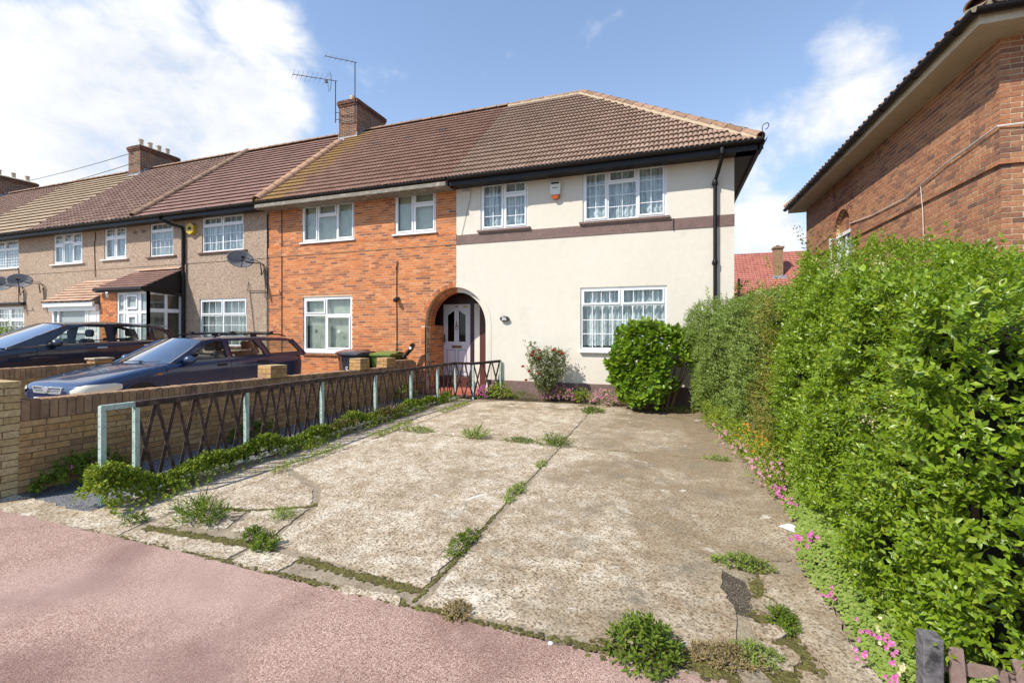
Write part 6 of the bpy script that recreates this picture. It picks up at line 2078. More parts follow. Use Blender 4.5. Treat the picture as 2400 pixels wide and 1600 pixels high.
CORE = M('dark_core_fill', [(0.010, 0.014, 0.005), (0.02, 0.018, 0.009)], ns=14, fine=(60, .4), bump=(40, 1, .03), rough=1.0)  # hedge interior shade put into the colour of the added core
PETAL = leaf_mat('pink_petal', [(0.55, 0.13, 0.36), (0.62, 0.22, 0.44), (0.48, 0.09, 0.33)], rough=.6, transl=.3)
PETALP = leaf_mat('pale_pink_petal', [(0.58, 0.27, 0.36), (0.62, 0.36, 0.42), (0.50, 0.19, 0.30)], rough=.6, transl=.3)
PETALM = leaf_mat('magenta_petal', [(0.50, 0.05, 0.42), (0.58, 0.12, 0.50)], rough=.6, transl=.3)
PETALO = leaf_mat('orange_petal', [(0.70, 0.22, 0.01), (0.72, 0.34, 0.02)], rough=.6, transl=.3)
PETALR = leaf_mat('red_rose_petal', [(0.45, 0.012, 0.012), (0.55, 0.03, 0.025), (0.36, 0.008, 0.01)], rough=.55, transl=.2)
PETALW = leaf_mat('cream_blossom', [(0.62, 0.58, 0.36), (0.55, 0.48, 0.26)], rough=.6, transl=.2)
VIOLET = leaf_mat('violet_petal', [(0.20, 0.12, 0.55)], rough=.6, transl=.2)

# leaf outlines: (x half width, y along) with a fold along the rib
LEAF4 = (np.array([(0, 0, 0), (-.27, .42, .07), (0, .45, -.01), (.27, .42, .07), (0, 1, -.10)], np.float32), np.array([(0, 2, 1), (1, 2, 4), (0, 3, 2), (2, 3, 4)]))
LEAF10 = (np.array([(0, 0, 0), (-.20, .20, .045), (-.28, .48, .06), (-.19, .76, .02), (0, 1, -.12), (.19, .76, .02), (.28, .48, .06), (.20, .20, .045), (0, .22, -.005), (0, .5, -.01), (0, .78, -.045)], np.float32),
          np.array([(0, 8, 1), (1, 8, 9), (1, 9, 2), (2, 9, 10), (2, 10, 3), (3, 10, 4), (0, 7, 8), (7, 6, 9), (7, 9, 8), (6, 5, 10), (6, 10, 9), (5, 4, 10)]))
ROUND6 = (np.array([(0, 0, 0), (-.38, .30, .05), (-.40, .72, .03), (0, .92, -.02), (.40, .72, .03), (.38, .30, .05), (0, .5, -.03)], np.float32), np.array([(0, 6, 1), (1, 6, 2), (2, 6, 3), (3, 6, 4), (4, 6, 5), (5, 6, 0)]))
BLADE = (np.array([(-.05, 0, 0), (.05, 0, 0), (-.035, .5, .05), (.035, .5, .05), (0, 1, -.08)], np.float32), np.array([(0, 1, 3), (0, 3, 2), (2, 3, 4)]))


def unit(v):
    return v / np.maximum(1e-6, np.linalg.norm(v, axis=1, keepdims=True))


def leaf_mesh(name, P, D, N, size, mat, shape=LEAF4, aspect=1.0, origin=(0, 0, 0)):
    lv, lf = shape
    D = unit(D)
    X = unit(np.cross(D, N))
    Z = np.cross(X, D)
    n = len(P)
    sz = np.broadcast_to(np.asarray(size, np.float32).reshape(-1, 1, 1), (n, 1, 1))
    V = P[:, None, :] + sz * (lv[None, :, 0:1] * aspect * X[:, None, :] + lv[None, :, 1:2] * D[:, None, :] + lv[None, :, 2:3] * Z[:, None, :])
    V = V.reshape(-1, 3) - np.array(origin)
    F = (lf[None] + (np.arange(n) * len(lv))[:, None, None]).reshape(-1, lf.shape[1])
    return np_mesh(name, V, [F], mat, True)


def sprigs(P, A, L, pairs, leaf, up=0.25, spread=.9):
    """opposite leaves in pairs along shoots: positions, directions and normals of all leaves"""
    n = len(P)
    A = unit(A)
    ref = unit(rng.normal(size=(n, 3)))
    X = unit(np.cross(A, ref))
    Y = np.cross(A, X)
    Ps, Ds, Ns, Ss = [], [], [], []
    for k in range(pairs):
        t = (k + .4) / pairs
        ang = k * 1.57 + rng.normal(0, .25, n)
        ca, sa = np.cos(ang)[:, None], np.sin(ang)[:, None]
        side = X * ca + Y * sa
        for s in (1, -1):
            d = unit(A * (.35 + .5 * t) + side * (s * spread) + rng.normal(0, .18, (n, 3)) + np.array([0, 0, .12]))
            nn = unit(A * .9 - d * .4 + np.array([0, 0, up]) + rng.normal(0, .15, (n, 3)))
            Ps.append(P + A * (L * t)[:, None])
            Ds.append(d)
            Ns.append(nn)
            Ss.append(leaf * rng.uniform(.7, 1.15, n) * (1.05 - .35 * t))
    d = unit(A + rng.normal(0, .15, (n, 3)))
    Ps.append(P + A * L[:, None]); Ds.append(d); Ns.append(unit(X + np.array([0, 0, .3]))); Ss.append(leaf * rng.uniform(.5, .8, n))
    return np.concatenate(Ps), np.concatenate(Ds), np.concatenate(Ns), np.concatenate(Ss)


def lump(p, f=3.0, ph=0.0):
    x, y, z = p[:, 0], p[:, 1], p[:, 2]
    return (np.sin(x * f * 1.3 + y * f + ph) * np.sin(z * f * 1.1 + y * f * .6 + 1 + ph) + .6 * np.sin(y * f * 2.3 + z * f * 1.9 + ph * 2) * np.sin(z * f * 2.6 - x * f * 2 + 2) + .35 * np.sin(y * f * 5 + z * 4.3 * f) * np.sin(z * f * 5.5 + 1))


# ------------------------------------------------------------------ the tall near hedge
def near_face(y, z):
    """x of the leafy side towards the drive"""
    base = 1.13 + .02 * (y - 2.4)
    return base + .10 * np.clip((.5 - z) / .5, 0, 1) ** 2 * 0 + .18 * np.clip((z - 1.5) / .9, 0, 1) ** 2 - .05 * np.sin(np.clip(z / 2.2, 0, 1) * math.pi)


def near_top(y):
    q = np.clip(y - 2.3, 0, 4)
    return 1.86 + .08 * q + .030 * q ** 2 + .03 * np.sin(y * 2.3)


def hedge_points(n, y0, y1, x1, facefn, topfn, zlo=.15, front=True):
    pts, nrm = [], []
    # side
    k = int(n * .62)
    y, u = rng.uniform(y0, y1, k), rng.uniform(0, 1, k)
    z = zlo + (topfn(y) - zlo) * u
    x = facefn(y, z)
    p = np.stack([x, y, z], 1)
    nn = np.tile(np.array([[-1.0, -.12, .12]]), (k, 1))
    nn[:, 2] += np.clip((u - .8) * 3, 0, 1)
    pts.append(p); nrm.append(nn)
    # top
    k = int(n * .20)
    y = rng.uniform(y0, y1, k)
    zt = topfn(y)
    x = facefn(y, zt) + rng.uniform(0, 1, k) * (x1 - facefn(y, zt))
    p = np.stack([x, y, zt + .05 * np.sin(x * 4)], 1)
    pts.append(p); nrm.append(np.tile(np.array([[-.15, -.1, 1.0]]), (k, 1)))
    if front:
        k = int(n * .18)
        u = rng.uniform(0, 1, k)
        zt = topfn(np.full(k, y0))
        z = max(zlo, .34) + (zt - max(zlo, .34)) * u
        x = facefn(np.full(k, y0), z) + rng.uniform(0, 1, k) * (x1 - facefn(np.full(k, y0), z))
        p = np.stack([x, np.full(k, y0) + .10 * np.clip((z - 1.2), 0, 1), z], 1)
        pts.append(p); nrm.append(np.tile(np.array([[-.2, -1.0, .15]]), (k, 1)))
    p, nn = np.concatenate(pts), unit(np.concatenate(nrm))
    p = p + nn * (lump(p) * .075)[:, None]
    return p, nn


hedge = T('hedge', 'tall bright green broad leaved hedge filling the right side by the pavement', 'hedge', (1.9, 4.0, 0))
p, nn = hedge_points(8200, 2.42, 6.0, 2.9, near_face, near_top, zlo=.10)
depth = rng.exponential(.075, len(p))
p = p - nn * np.minimum(depth, .32)[:, None]
A = unit(nn * .9 + np.array([0, 0, .5]) + rng.normal(0, .40, p.shape))
bot = p[:, 2] < .75
A[bot & (nn[:, 1] < -.5)] += np.array([0, -.2, -.7])
P_, D_, N_, S_ = sprigs(p, A, rng.uniform(.07, .13, len(p)), 4, .050)
# the leaves that show largest become single leaves of the hedge
score = np.array([cam_size(q, 1) for q in P_]) * (S_ / .05)
vis = (P_[:, 1] > 2.2)
idx = np.argsort(-score * vis)
pool = idx[:4200]
outm = np.concatenate([depth] * 9)[pool]
pool = pool[np.argsort(outm)][:300]
rest = np.ones(len(P_), bool)
rest[pool] = False
o = obj_of('foliage', leaf_mesh('foliage', P_[rest], D_[rest], N_[rest], S_[rest], LV_PRIVET, LEAF4, 1.0, WL[hedge.name]), hedge)
o['kind'] = 'stuff'
lv, lf = LEAF10
leaf_me = np_mesh('leaf', lv, [lf], LV_PRIVET, True)


def single_leaves(parent, me, P, D, N, Sz, name='leaf'):
    for q in range(len(P)):
        d = Vector(D[q]).normalized()
        x = d.cross(Vector(N[q])).normalized()
        z = x.cross(d)
        s = float(Sz[q])
        obj_of(name, me, parent, P[q], Matrix((x, d, z)).transposed().to_euler(), (s, s, s))


single_leaves(hedge, leaf_me, P_[pool], D_[pool], N_[pool], S_[pool] * 1.12)
# stray shoots above the top, some bronze
k = 60
y = rng.uniform(2.5, 5.9, k)
q = np.stack([near_face(y, near_top(y)) + rng.uniform(0, .7, k), y, near_top(y) + .02], 1)
P2, D2, N2, S2 = sprigs(q, np.tile([[-.1, 0, 1.0]], (k, 1)) + rng.normal(0, .25, (k, 3)), rng.uniform(.12, .28, k), 5, .05)
obj_of('young_shoots', leaf_mesh('young_shoots', P2, D2, N2, S2, LV_PRIVET, LEAF4, .8, WL[hedge.name]), hedge)['kind'] = 'stuff'
yb = np.array([5.5, 5.7, 5.9, 5.95, 5.0])
q = np.stack([near_face(yb, near_top(yb)) + .05, yb, near_top(yb) + .02], 1)
P2, D2, N2, S2 = sprigs(q, np.array([[-.25, .1, 1.0]] * 5) + rng.normal(0, .2, (5, 3)), np.full(5, .30), 6, .055)
obj_of('bronze_shoots', leaf_mesh('bronze_shoots', P2, D2, N2, S2, leaf_mat('bronze_leaf', [(.22, .15, .03), (.28, .13, .03), (.15, .17, .03)]), LEAF4, .7, WL[hedge.name]), hedge)['kind'] = 'stuff'
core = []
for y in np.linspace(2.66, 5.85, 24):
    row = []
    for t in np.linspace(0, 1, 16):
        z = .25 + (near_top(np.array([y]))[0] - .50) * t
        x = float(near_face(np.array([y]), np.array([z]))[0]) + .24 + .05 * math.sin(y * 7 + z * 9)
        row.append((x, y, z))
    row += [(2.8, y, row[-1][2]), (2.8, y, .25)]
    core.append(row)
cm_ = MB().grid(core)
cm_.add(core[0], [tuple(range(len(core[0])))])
cm_.build('light_block_core', CORE, hedge, smooth='all')  # solid dark filler added behind the leaves to block light
for i in range(16):
    y = 2.6 + i * .23
    MB().tube([(1.55 + random.uniform(-.2, .2), y, 0), (1.5 + random.uniform(-.2, .2), y + .05, .4), (1.4 + random.uniform(-.15, .15), y + random.uniform(-.2, .2), .9)], [.02, .016, .012], 6).build('stem', WOOD, hedge)
# creamy flower heads
fb = [(1.20, 3.02, 1.30), (1.22, 2.86, 1.22), (1.17, 3.2, 1.17), (1.3, 4.2, 2.16), (1.24, 3.1, 1.12), (1.36, 3.6, 2.1)]
for i, (x, y, z) in enumerate(fb):
    k = 90
    pp_ = np.array([x, y, z]) + rng.normal(0, 1, (k, 3)) * np.array([.02, .045, .035]) - np.array([.07, 0, 0])
    obj_of('blossom', leaf_mesh('blossom', pp_, rng.normal(0, 1, (k, 3)), rng.normal(0, 1, (k, 3)), np.full(k, .011), PETALW, ROUND6, 1, WL[hedge.name]), hedge)


# ------------------------------------------------------------------ the smaller leaved hedge by the house
def far_face(y, z):
    return 1.12 - .235 * (y - 6.2) + .10 * np.clip((.6 - z) / .6, 0, 1) + .12 * np.clip((z - 1.7) / .5, 0, 1) ** 2 - .04 * np.sin(y * 3)


def far_top(y):
    return 2.16 - .01 * (y - 6) + .03 * np.sin(y * 3.1) 


hedge2 = T('hedge', 'small leaved clipped hedge between the hydrangea and the tall hedge', 'hedge', (1.2, 8.2, 0))
p, nn = hedge_points(9000, 6.1, 9.75, 2.2, far_face, far_top, zlo=.22, front=False)
k = 1500
z = rng.uniform(.25, 2.1, k)
x = far_face(np.full(k, 9.75), z) + rng.uniform(0, .8, k)
p = np.concatenate([p, np.stack([x, np.full(k, 9.75) + .06 * np.sin(z * 5), z], 1)])
nn = np.concatenate([nn, np.tile([[-.5, .6, .2]], (k, 1))])
depth = rng.exponential(.08, len(p))
p = p - nn * np.minimum(depth, .25)[:, None]
A = unit(nn * .8 + np.array([0, 0, .5]) + rng.normal(0, .5, p.shape))
P_, D_, N_, S_ = sprigs(p, A, rng.uniform(.06, .11, len(p)), 3, .036)
obj_of('foliage', leaf_mesh('foliage', P_, D_, N_, S_, LV_BOX, LEAF4, 1.25, WL[hedge2.name]), hedge2)['kind'] = 'stuff'
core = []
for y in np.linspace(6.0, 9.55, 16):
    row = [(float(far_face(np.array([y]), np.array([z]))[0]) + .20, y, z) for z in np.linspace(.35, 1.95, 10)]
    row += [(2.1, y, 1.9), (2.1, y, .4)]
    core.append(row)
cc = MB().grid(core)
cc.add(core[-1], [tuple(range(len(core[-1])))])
cc.build('light_block_core', CORE, hedge2, smooth='all')  # dark filler added inside this hedge too, stops light passing through
for i in range(9):
    y = 6.5 + i * .37
    MB().tube([(.95, y, 0), (1.0, y + .04, .5)], [.025, .015], 6).build('stem', WOOD, hedge2)

# golden, yellowing shrub squeezed between the two hedges
gold = T('golden_shrub', 'yellow and orange tinged shrub wedged between the two hedges', 'shrub', (1.1, 6.2, 0))
k = 520
y = rng.uniform(5.6, 6.7, k)
z = rng.uniform(.15, 2.05, k)
q = np.stack([1.10 + .03 * np.sin(z * 6) - .06 * np.clip(1 - z, 0, 1) + rng.normal(0, .05, k), y, z], 1)
P2, D2, N2, S2 = sprigs(q, np.tile([[-.8, -.2, .6]], (k, 1)) + rng.normal(0, .4, (k, 3)), rng.uniform(.08, .16, k), 4, .042)
obj_of('foliage', leaf_mesh('foliage', P2, D2, N2, S2, LV_GOLD, LEAF4, .7, WL[gold.name]), gold)['kind'] = 'stuff'
MB().tube([(1.25, 6.1, 0), (1.2, 6.1, .8), (1.22, 6.15, 1.7)], .012, 6).build('stem', WOOD, gold)

# leafy tree top beyond the low hedge
tr = T('elder_bush', 'feathery green bush rising above the clipped hedge before the distant roof', 'bush', (1.2, 11.6, 0))
MB().tube([(1.75, 11.2, 0), (1.7, 11.2, 1.2), (1.65, 11.2, 2.2)], .04, 7).build('trunk', WOOD, tr)
k = 170
q = np.array([1.72, 11.2, 2.15]) + rng.normal(0, 1, (k, 3)) * np.array([.42, .35, .24])
P2, D2, N2, S2 = sprigs(q, rng.normal(0, .6, (k, 3)) + np.array([0, -.3, .8]), rng.uniform(.15, .3, k), 5, .12)
obj_of('crown', leaf_mesh('crown', P2, D2, N2, S2, LV_PRIVET, LEAF4, .55, WL[tr.name]), tr)

# ------------------------------------------------------------------ hydrangea
hy = T('hydrangea_bush', 'rounded bright green hydrangea with large leaves below the ground floor window', 'bush', (-.35, 9.75, 0))
hc = np.array([-.32, 9.82, .96])
k = 1000
v = unit(rng.normal(size=(k, 3)))
v[:, 1] -= .35
v = unit(v)
rad = np.array([.90, .50, .80])
sq = (np.abs(v) ** 2.9).sum(1, keepdims=True) ** (-1 / 2.9)
q = hc + v * sq * rad * (.92 + .15 * lump(v * 1.6, 2.2, 1.3)[:, None])
q[:, 0] += .10 * np.clip(q[:, 2] - 1.0, 0, 1) - .06 * np.clip(.6 - q[:, 2], 0, 1)
keep = (q[:, 2] > .12) & ~((q[:, 2] < 1.0 + .15 * np.sin(q[:, 0] * 9)) & (q[:, 0] > -.12) & (rng.uniform(0, 1, k) < .95)) & ~((q[:, 2] < .5) & (q[:, 0] > -.4) & (rng.uniform(0, 1, k) < .5))
q, v = q[keep], v[keep]
A = unit(v * .9 + np.array([0, 0, .45]) + rng.normal(0, .3, v.shape))
P_, D_, N_, S_ = sprigs(q - A * .10, A, np.full(len(q), .12), 2, .16, up=.5)
front = (P_[:, 1] < 9.95)
sc_ = np.array([cam_size(a) for a in P_]) * front * (1 + .3 * (np.linalg.norm((P_ - hc) / rad, axis=1)))
pool = np.argsort(-sc_)[:300]
rest = np.ones(len(P_), bool)
rest[pool] = False
obj_of('foliage', leaf_mesh('foliage', P_[rest], D_[rest], N_[rest], S_[rest], LV_HYD, LEAF10, 1.35, WL[hy.name]), hy)['kind'] = 'stuff'
wide = LEAF10[0].copy()
wide[:, 0] *= 1.35
hy_leaf = np_mesh('leaf', wide, [LEAF10[1]], LV_HYD, True)
single_leaves(hy, hy_leaf, P_[pool], D_[pool], N_[pool], S_[pool])
for i in range(16):
    a = random.uniform(0, 6.28)
    bx, by = -.22 + .22 * math.cos(a), 9.85 + .12 * math.sin(a)
    tx, ty = -.3 + .62 * math.cos(a) + .1, 9.82 + .36 * math.sin(a)
    MB().tube([(bx, by, 0), ((bx * .6 + tx * .4), (by * .6 + ty * .4), .5), (tx, ty, random.uniform(.9, 1.35))], [.014, .011, .007], 6).build('stem', WOOD, hy)
q = np.array([[-.55, 9.40, .18], [-.42, 9.36, .30], [-.7, 9.42, .26], [-.3, 9.42, .15], [.02, 9.5, .42], [.08, 9.5, .55], [-.02, 9.5, .62], [-.62, 9.38, .12]])
P2, D2, N2, S2 = sprigs(q, np.tile([[-.1, -.5, .8]], (8, 1)) + rng.normal(0, .3, (8, 3)), np.full(8, .14), 3, .15, up=.6)
single_leaves(hy, hy_leaf, P2[:40], D2[:40], N2[:40], S2[:40] * .9) if False else obj_of('low_shoots', leaf_mesh('low_shoots', P2, D2, N2, S2, LV_HYD, LEAF10, 1.3, WL[hy.name]), hy)

# ------------------------------------------------------------------ rose bush
ro = T('rose_bush', 'straggly rose bush with red blooms against the cream wall', 'bush', (-2.85, 10.15, 0))
k = 900
t = rng.uniform(0, 1, k)
ang = rng.uniform(0, 6.28, k)
rr = np.sqrt(rng.uniform(0, 1, k))
zz = .25 + .95 * t
wd = .10 + .40 * np.sin(np.clip(t * 1.15, 0, 1) * math.pi * .62)
q = np.stack([-2.80 + .06 * zz + wd * rr * np.cos(ang), 10.10 + .20 * rr * np.sin(ang), zz], 1)
arch = np.stack([np.full(40, -3.05) - .10 * np.linspace(0, 1, 40) ** 2 + rng.normal(0, .07, 40), 10.1 + rng.normal(0, .06, 40), np.linspace(.9, 1.40, 40)], 1)
q = np.concatenate([q, arch])
P2, D2, N2, S2 = sprigs(q, rng.normal(0, .6, q.shape) + np.array([0, -.2, .5]), rng.uniform(.06, .12, len(q)), 2, .060)
obj_of('foliage', leaf_mesh('foliage', P2, D2, N2, S2, LV_ROSE, LEAF4, 1.1, WL[ro.name]), ro)['kind'] = 'stuff'
for bx, tx, tz in ((-2.86, -3.12, 1.40), (-2.84, -2.95, 1.2), (-2.82, -2.55, 1.25), (-2.8, -2.42, 1.15), (-2.85, -2.8, 1.1), (-2.83, -3.2, .8), (-2.8, -2.7, 1.3), (-2.9, -3.05, .6)):
    MB().tube([(bx, 10.12, 0), ((bx * .55 + tx * .45) + .03, 10.1, tz * .55), (tx, 10.08, tz)], [.014, .010, .005], 6).build('stem', WOOD, ro)
for x, z in ((-3.008, 1.133), (-2.858, 1.191), (-2.52, 1.196), (-2.399, 1.162), (-2.865, 1.004), (-3.25, .806), (-3.1, .698), (-2.863, .661), (-3.171, .494), (-2.33, 1.12), (-3.04, 1.07)):
    k = 16
    a = rng.uniform(0, 6.28, k)
    el = np.linspace(.1, 1.2, k)
    D = np.stack([np.cos(a) * np.cos(el), np.sin(a) * np.cos(el) - .4, np.sin(el)], 1)
    s = .062 * rng.uniform(.8, 1.1)
    obj_of('rose', leaf_mesh('rose', np.tile([[x, 9.90, z]], (k, 1)), D, -D + np.array([0, 0, 1.3]), np.full(k, s), PETALR, ROUND6, 1.1, WL[ro.name]), ro)


# ------------------------------------------------------------------ low plants
def clump(name, label, cat, c, r, h, n, leaf, mat, shape=LEAF4, asp=1.0, flowers=None, group=None, dirz=.9):
    root = T(name, label, cat, c, group)
    k = n
    a = rng.uniform(0, 6.28, k)
    rr = np.sqrt(rng.uniform(0, 1, k))
    x, y = r[0] * rr * np.cos(a), r[1] * rr * np.sin(a)
    z = h * np.sqrt(np.clip(1 - rr ** 2, 0.05, 1)) * rng.uniform(.45, 1.0, k) * (1 + .15 * np.sin(x * 17 + c[0] * 5) * np.sin(y * 15))
    q = np.stack([x + c[0], y + c[1], z + c[2]], 1)
    A = np.stack([np.cos(a) * rr, np.sin(a) * rr, np.full(k, dirz)], 1) + rng.normal(0, .35, (k, 3))
    P2, D2, N2, S2 = sprigs(q - np.array([0, 0, leaf * .4]), A, np.full(k, leaf * 1.2), 2, leaf, up=.6)
    obj_of('foliage', leaf_mesh('foliage', P2, D2, N2, S2, mat, shape, asp, WL[root.name]), root)
    if flowers:
        fm, fn, fs, zl = flowers
        sel = rng.choice(k, fn)
        fp = q[sel] + np.array([0, 0, leaf * .6]) + rng.normal(0, .02, (fn, 3)) - np.array([0, .03, 0])
        # five petals each
        PP, DD, NN = [], [], []
        for m_ in range(5):
            b = m_ * 1.257 + rng.uniform(0, .3)
            DD.append(np.tile([[math.cos(b), -.5, math.sin(b)]], (fn, 1)) + rng.normal(0, .25, (fn, 3)))
            PP.append(fp)
            NN.append(np.tile([[0, -.8, .6]], (fn, 1)) + rng.normal(0, .3, (fn, 3)))
        obj_of('blossoms', leaf_mesh('blossoms', np.concatenate(PP), np.concatenate(DD), np.concatenate(NN), np.full(fn * 5, fs), fm, ROUND6, 1.1, WL[root.name]), root)
    for i in range(3):
        MB().tube([(c[0] + random.uniform(-.3, .3) * r[0], c[1] + random.uniform(-.3, .3) * r[1], c[2] - .02), (c[0] + random.uniform(-.5, .5) * r[0], c[1], c[2] + h * .6)], .004, 5).build('stem', WOOD, root)
    return root


B = .012
clump('flowering_plant', 'magenta flowered plant at the foot of the railing end', 'plant', (-4.33, 10.12, B), (.16, .12), .30, 60, .035, LV_GRND, ROUND6, 1, (PETALM, 55, .022, 0))
clump('flowering_plant', 'green geranium clump right of the railing end with few pink heads', 'plant', (-3.95, 10.18, B), (.34, .17), .38, 230, .042, LV_GRND, ROUND6, 1, (PETALP, 30, .018, 0))
clump('ground_plant', 'low fine leaved green clump between the geranium and the rose', 'plant', (-3.38, 10.16, B), (.40, .15), .22, 260, .035, LV_WEED, LEAF4, .5)
clump('flowering_plant', 'dark pink flowered plant beneath the rose bush', 'plant', (-2.45, 10.22, B), (.42, .17), .36, 230, .034, LV_GRND, ROUND6, 1, (PETAL, 190, .019, 0))
clump('ground_plant', 'green leafy clump right of the rose bush', 'plant', (-1.93, 10.24, B), (.26, .15), .30, 150, .036, LV_GRND, ROUND6, 1)
clump('flowering_plant', 'pale pink flowering mound at the bed edge left of the hydrangea', 'plant', (-1.40, 10.08, B), (.36, .2), .32, 210, .033, LV_CLOV, ROUND6, 1, (PETALP, 260, .019, 0))
clump('ground_plant', 'low weeds on the ground in front of the hydrangea', 'plant', (.1, 9.85, B), (.5, .18), .10, 130, .04, LV_CLOV, LEAF4, .8)
clump('shrub', 'rounded yellow green shrub at the far left in front of the pebbledash', 'shrub', (-20.3, 8.2, .2), (1.0, .9), 1.62, 2600, .085, LV_CLOV, LEAF4, .9)
clump('ground_plant', 'dark green leafy plant at the foot of the brick wall near the path', 'plant', (-6.12, 3.12, 0), (.20, .42), .34, 190, .05, LV_WEED, ROUND6, .9, (PETAL, 4, .02, 0))
clump('ground_plant', 'leafy plant at the brick wall behind the railing', 'plant', (-6.15, 5.3, 0), (.16, .4), .28, 130, .05, LV_WEED, ROUND6, .9, (VIOLET, 8, .018, 0))
clump('ground_plant', 'small leafy plant under the far end of the railing near the arch', 'plant', (-6.0, 9.3, 0), (.2, .3), .4, 110, .05, LV_WEED, ROUND6, .9, (PETALW, 10, .02, 0))

# creeping plant along the foot of the railing: a leafy carpet
gc = T('ground_cover', 'bright green creeping plant running along the foot of the railing', 'ground cover', (-5.05, 6, 0))
gc['kind'] = 'stuff'
k = 7500
y = 2.62 + (9.7 - 2.62) * rng.uniform(0, 1, k) ** 1.25
w = .16 + .12 * np.clip((3.4 - y) / .8, 0, 1) + .05 * np.sin(y * 4.1)
x = -5.06 + w * rng.normal(0, .55, k) + .03 * np.sin(y * 2.7)
hmax = (.27 + .20 * np.clip((3.5 - y) / .9, 0, 1)) * (.75 + .35 * np.sin(y * 5.3) * np.sin(y * 2.1 + 1)) * (1 - .25 * np.clip((y - 6) / 3, 0, 1))
z = np.clip(hmax * np.exp(-((x + 5.06) / (w * .9)) ** 2), .01, 1) * rng.uniform(.5, 1.05, k)
q = np.stack([x, y, z], 1)
A = np.stack([(x + 5.06) * 2 + rng.normal(0, .3, k), rng.normal(0, .35, k) - .2, np.full(k, .9)], 1)
P2, D2, N2, S2 = sprigs(q, A, np.full(k, .045), 2, .032, up=.7)
obj_of('leaf_carpet', leaf_mesh('leaf_carpet', P2, D2, N2, S2, LV_GRND, ROUND6, .85, WL[gc.name]), gc)
ys = [(5.9, .20), (6.9, .22), (7.3, .2)]
for yy, hh in ys:
    k = 90
    q = np.stack([-5.0 + rng.normal(0, .10, k), yy + rng.normal(0, .16, k), hh * rng.uniform(.4, 1.1, k)], 1)
    P2, D2, N2, S2 = sprigs(q, rng.normal(0, .4, (k, 3)) + np.array([0, 0, .8]), np.full(k, .05), 2, .03)
    obj_of('tawny_leaves', leaf_mesh('tawny_leaves', P2, D2, N2, S2, LV_DRY, ROUND6, .9, WL[gc.name]), gc)

# clover and flowers along the foot of the hedges
cl = T('clover_strip', 'clover and pink flowers spilling from under the hedge onto the driveway edge', 'ground cover', (.95, 4, 0))
cl['kind'] = 'stuff'
k = 5200
y = 2.42 + 6.2 * rng.uniform(0, 1, k) ** 1.5
edge = np.interp(y, [2.4, 2.7, 3.2, 3.7, 4.4, 5.2, 6.2, 7.4, 8.6], [.98, .93, .90, .84, .98, 1.0, .92, .78, .62])
x = edge + .30 * rng.uniform(0, 1, k) ** .8
z = .02 + .20 * np.clip((x - edge) / .25, 0, 1) ** .7 * rng.uniform(.6, 1.1, k) * np.interp(y, [2.4, 3.5, 5, 8], [1.1, 1.2, 1.0, .9])
q = np.stack([x, y, z], 1)
PP, DD, NN = [], [], []
a0 = rng.uniform(0, 6.28, k)
tilt_ = unit(np.stack([-.45 + rng.normal(0, .25, k), -.35 + rng.normal(0, .25, k), np.ones(k)], 1))
for m_ in range(3):
    a = a0 + m_ * 2.094
    d = np.stack([np.cos(a), np.sin(a), np.zeros(k)], 1)
    d = unit(d - tilt_ * np.sum(d * tilt_, 1, keepdims=True))
    PP.append(q); DD.append(d); NN.append(tilt_)
HEART = (np.array([(0, 0, 0), (-.42, .55, .06), (-.34, .95, .04), (0, .80, -.03), (.34, .95, .04), (.42, .55, .06), (0, .5, -.03)], np.float32), np.array([(0, 6, 1), (1, 6, 2), (2, 6, 3), (3, 6, 4), (4, 6, 5), (5, 6, 0)]))
sz = np.tile(.026 * rng.uniform(.75, 1.25, k), 3)
obj_of('clover_leaves', leaf_mesh('clover_leaves', np.concatenate(PP), np.concatenate(DD), np.concatenate(NN), sz, LV_CLOV, HEART, 1.0, WL[cl.name]), cl)


def blooms(parent, name, pts, mat, n, s, spread):
    fp = np.concatenate([np.array(p_) + rng.normal(0, 1, (n, 3)) * np.array(spread) for p_ in pts])
    m = len(fp)
    PP, DD, NN = [], [], []
    for q_ in range(5):
        b = q_ * 1.257 + rng.uniform(0, 6.28, m) * .15
        DD.append(np.stack([np.cos(b) * .8 - .3, -.3 + .4 * np.sin(b), np.sin(b)], 1)); PP.append(fp); NN.append(np.tile([[-.6, -.6, .6]], (m, 1)) + rng.normal(0, .2, (m, 3)))
    obj_of(name, leaf_mesh(name, np.concatenate(PP), np.concatenate(DD), np.concatenate(NN), np.full(m * 5, s), mat, ROUND6, .9, WL[parent.name]), parent)


blooms(cl, 'pink_blossoms', [(.97, 2.62, .18), (.95, 2.56, .22), (.93, 2.75, .16), (.89, 3.15, .14), (.88, 2.66, .1), (.92, 2.48, .12)], PETAL, 7, .013, (.02, .03, .02))
blooms(cl, 'pink_blossoms', [(.92, 3.72, .10), (.90, 3.92, .10), (.97, 3.82, .2), (1.0, 4.75, .12), (.98, 4.95, .14), (1.0, 5.1, .10)], PETAL, 9, .018, (.03, .07, .03))
blooms(cl, 'pale_blossoms', [(.98, 5.5, .16), (.95, 5.9, .14), (.85, 6.8, .12), (.78, 7.4, .12), (.9, 6.4, .2), (.72, 7.9, .1), (1.02, 5.3, .3)], PETALP, 26, .020, (.05, .15, .05))
blooms(cl, 'orange_blossoms', [(.93, 6.6, .38), (.95, 6.3, .30), (1.0, 6.0, .34), (.98, 5.75, .45), (.9, 6.9, .28)], PETALO, 6, .020, (.05, .10, .07))
blooms(cl, 'white_blossoms', [(.96, 2.72, .2), (.98, 2.52, .16)], PETALW, 5, .011, (.02, .03, .02))
blooms(cl, 'violet_blossoms', [(1.04, 2.36, .06), (1.1, 2.37, .10)], VIOLET, 6, .009, (.03, .01, .02))
k = 1500
y = rng.uniform(5.0, 8.9, k)
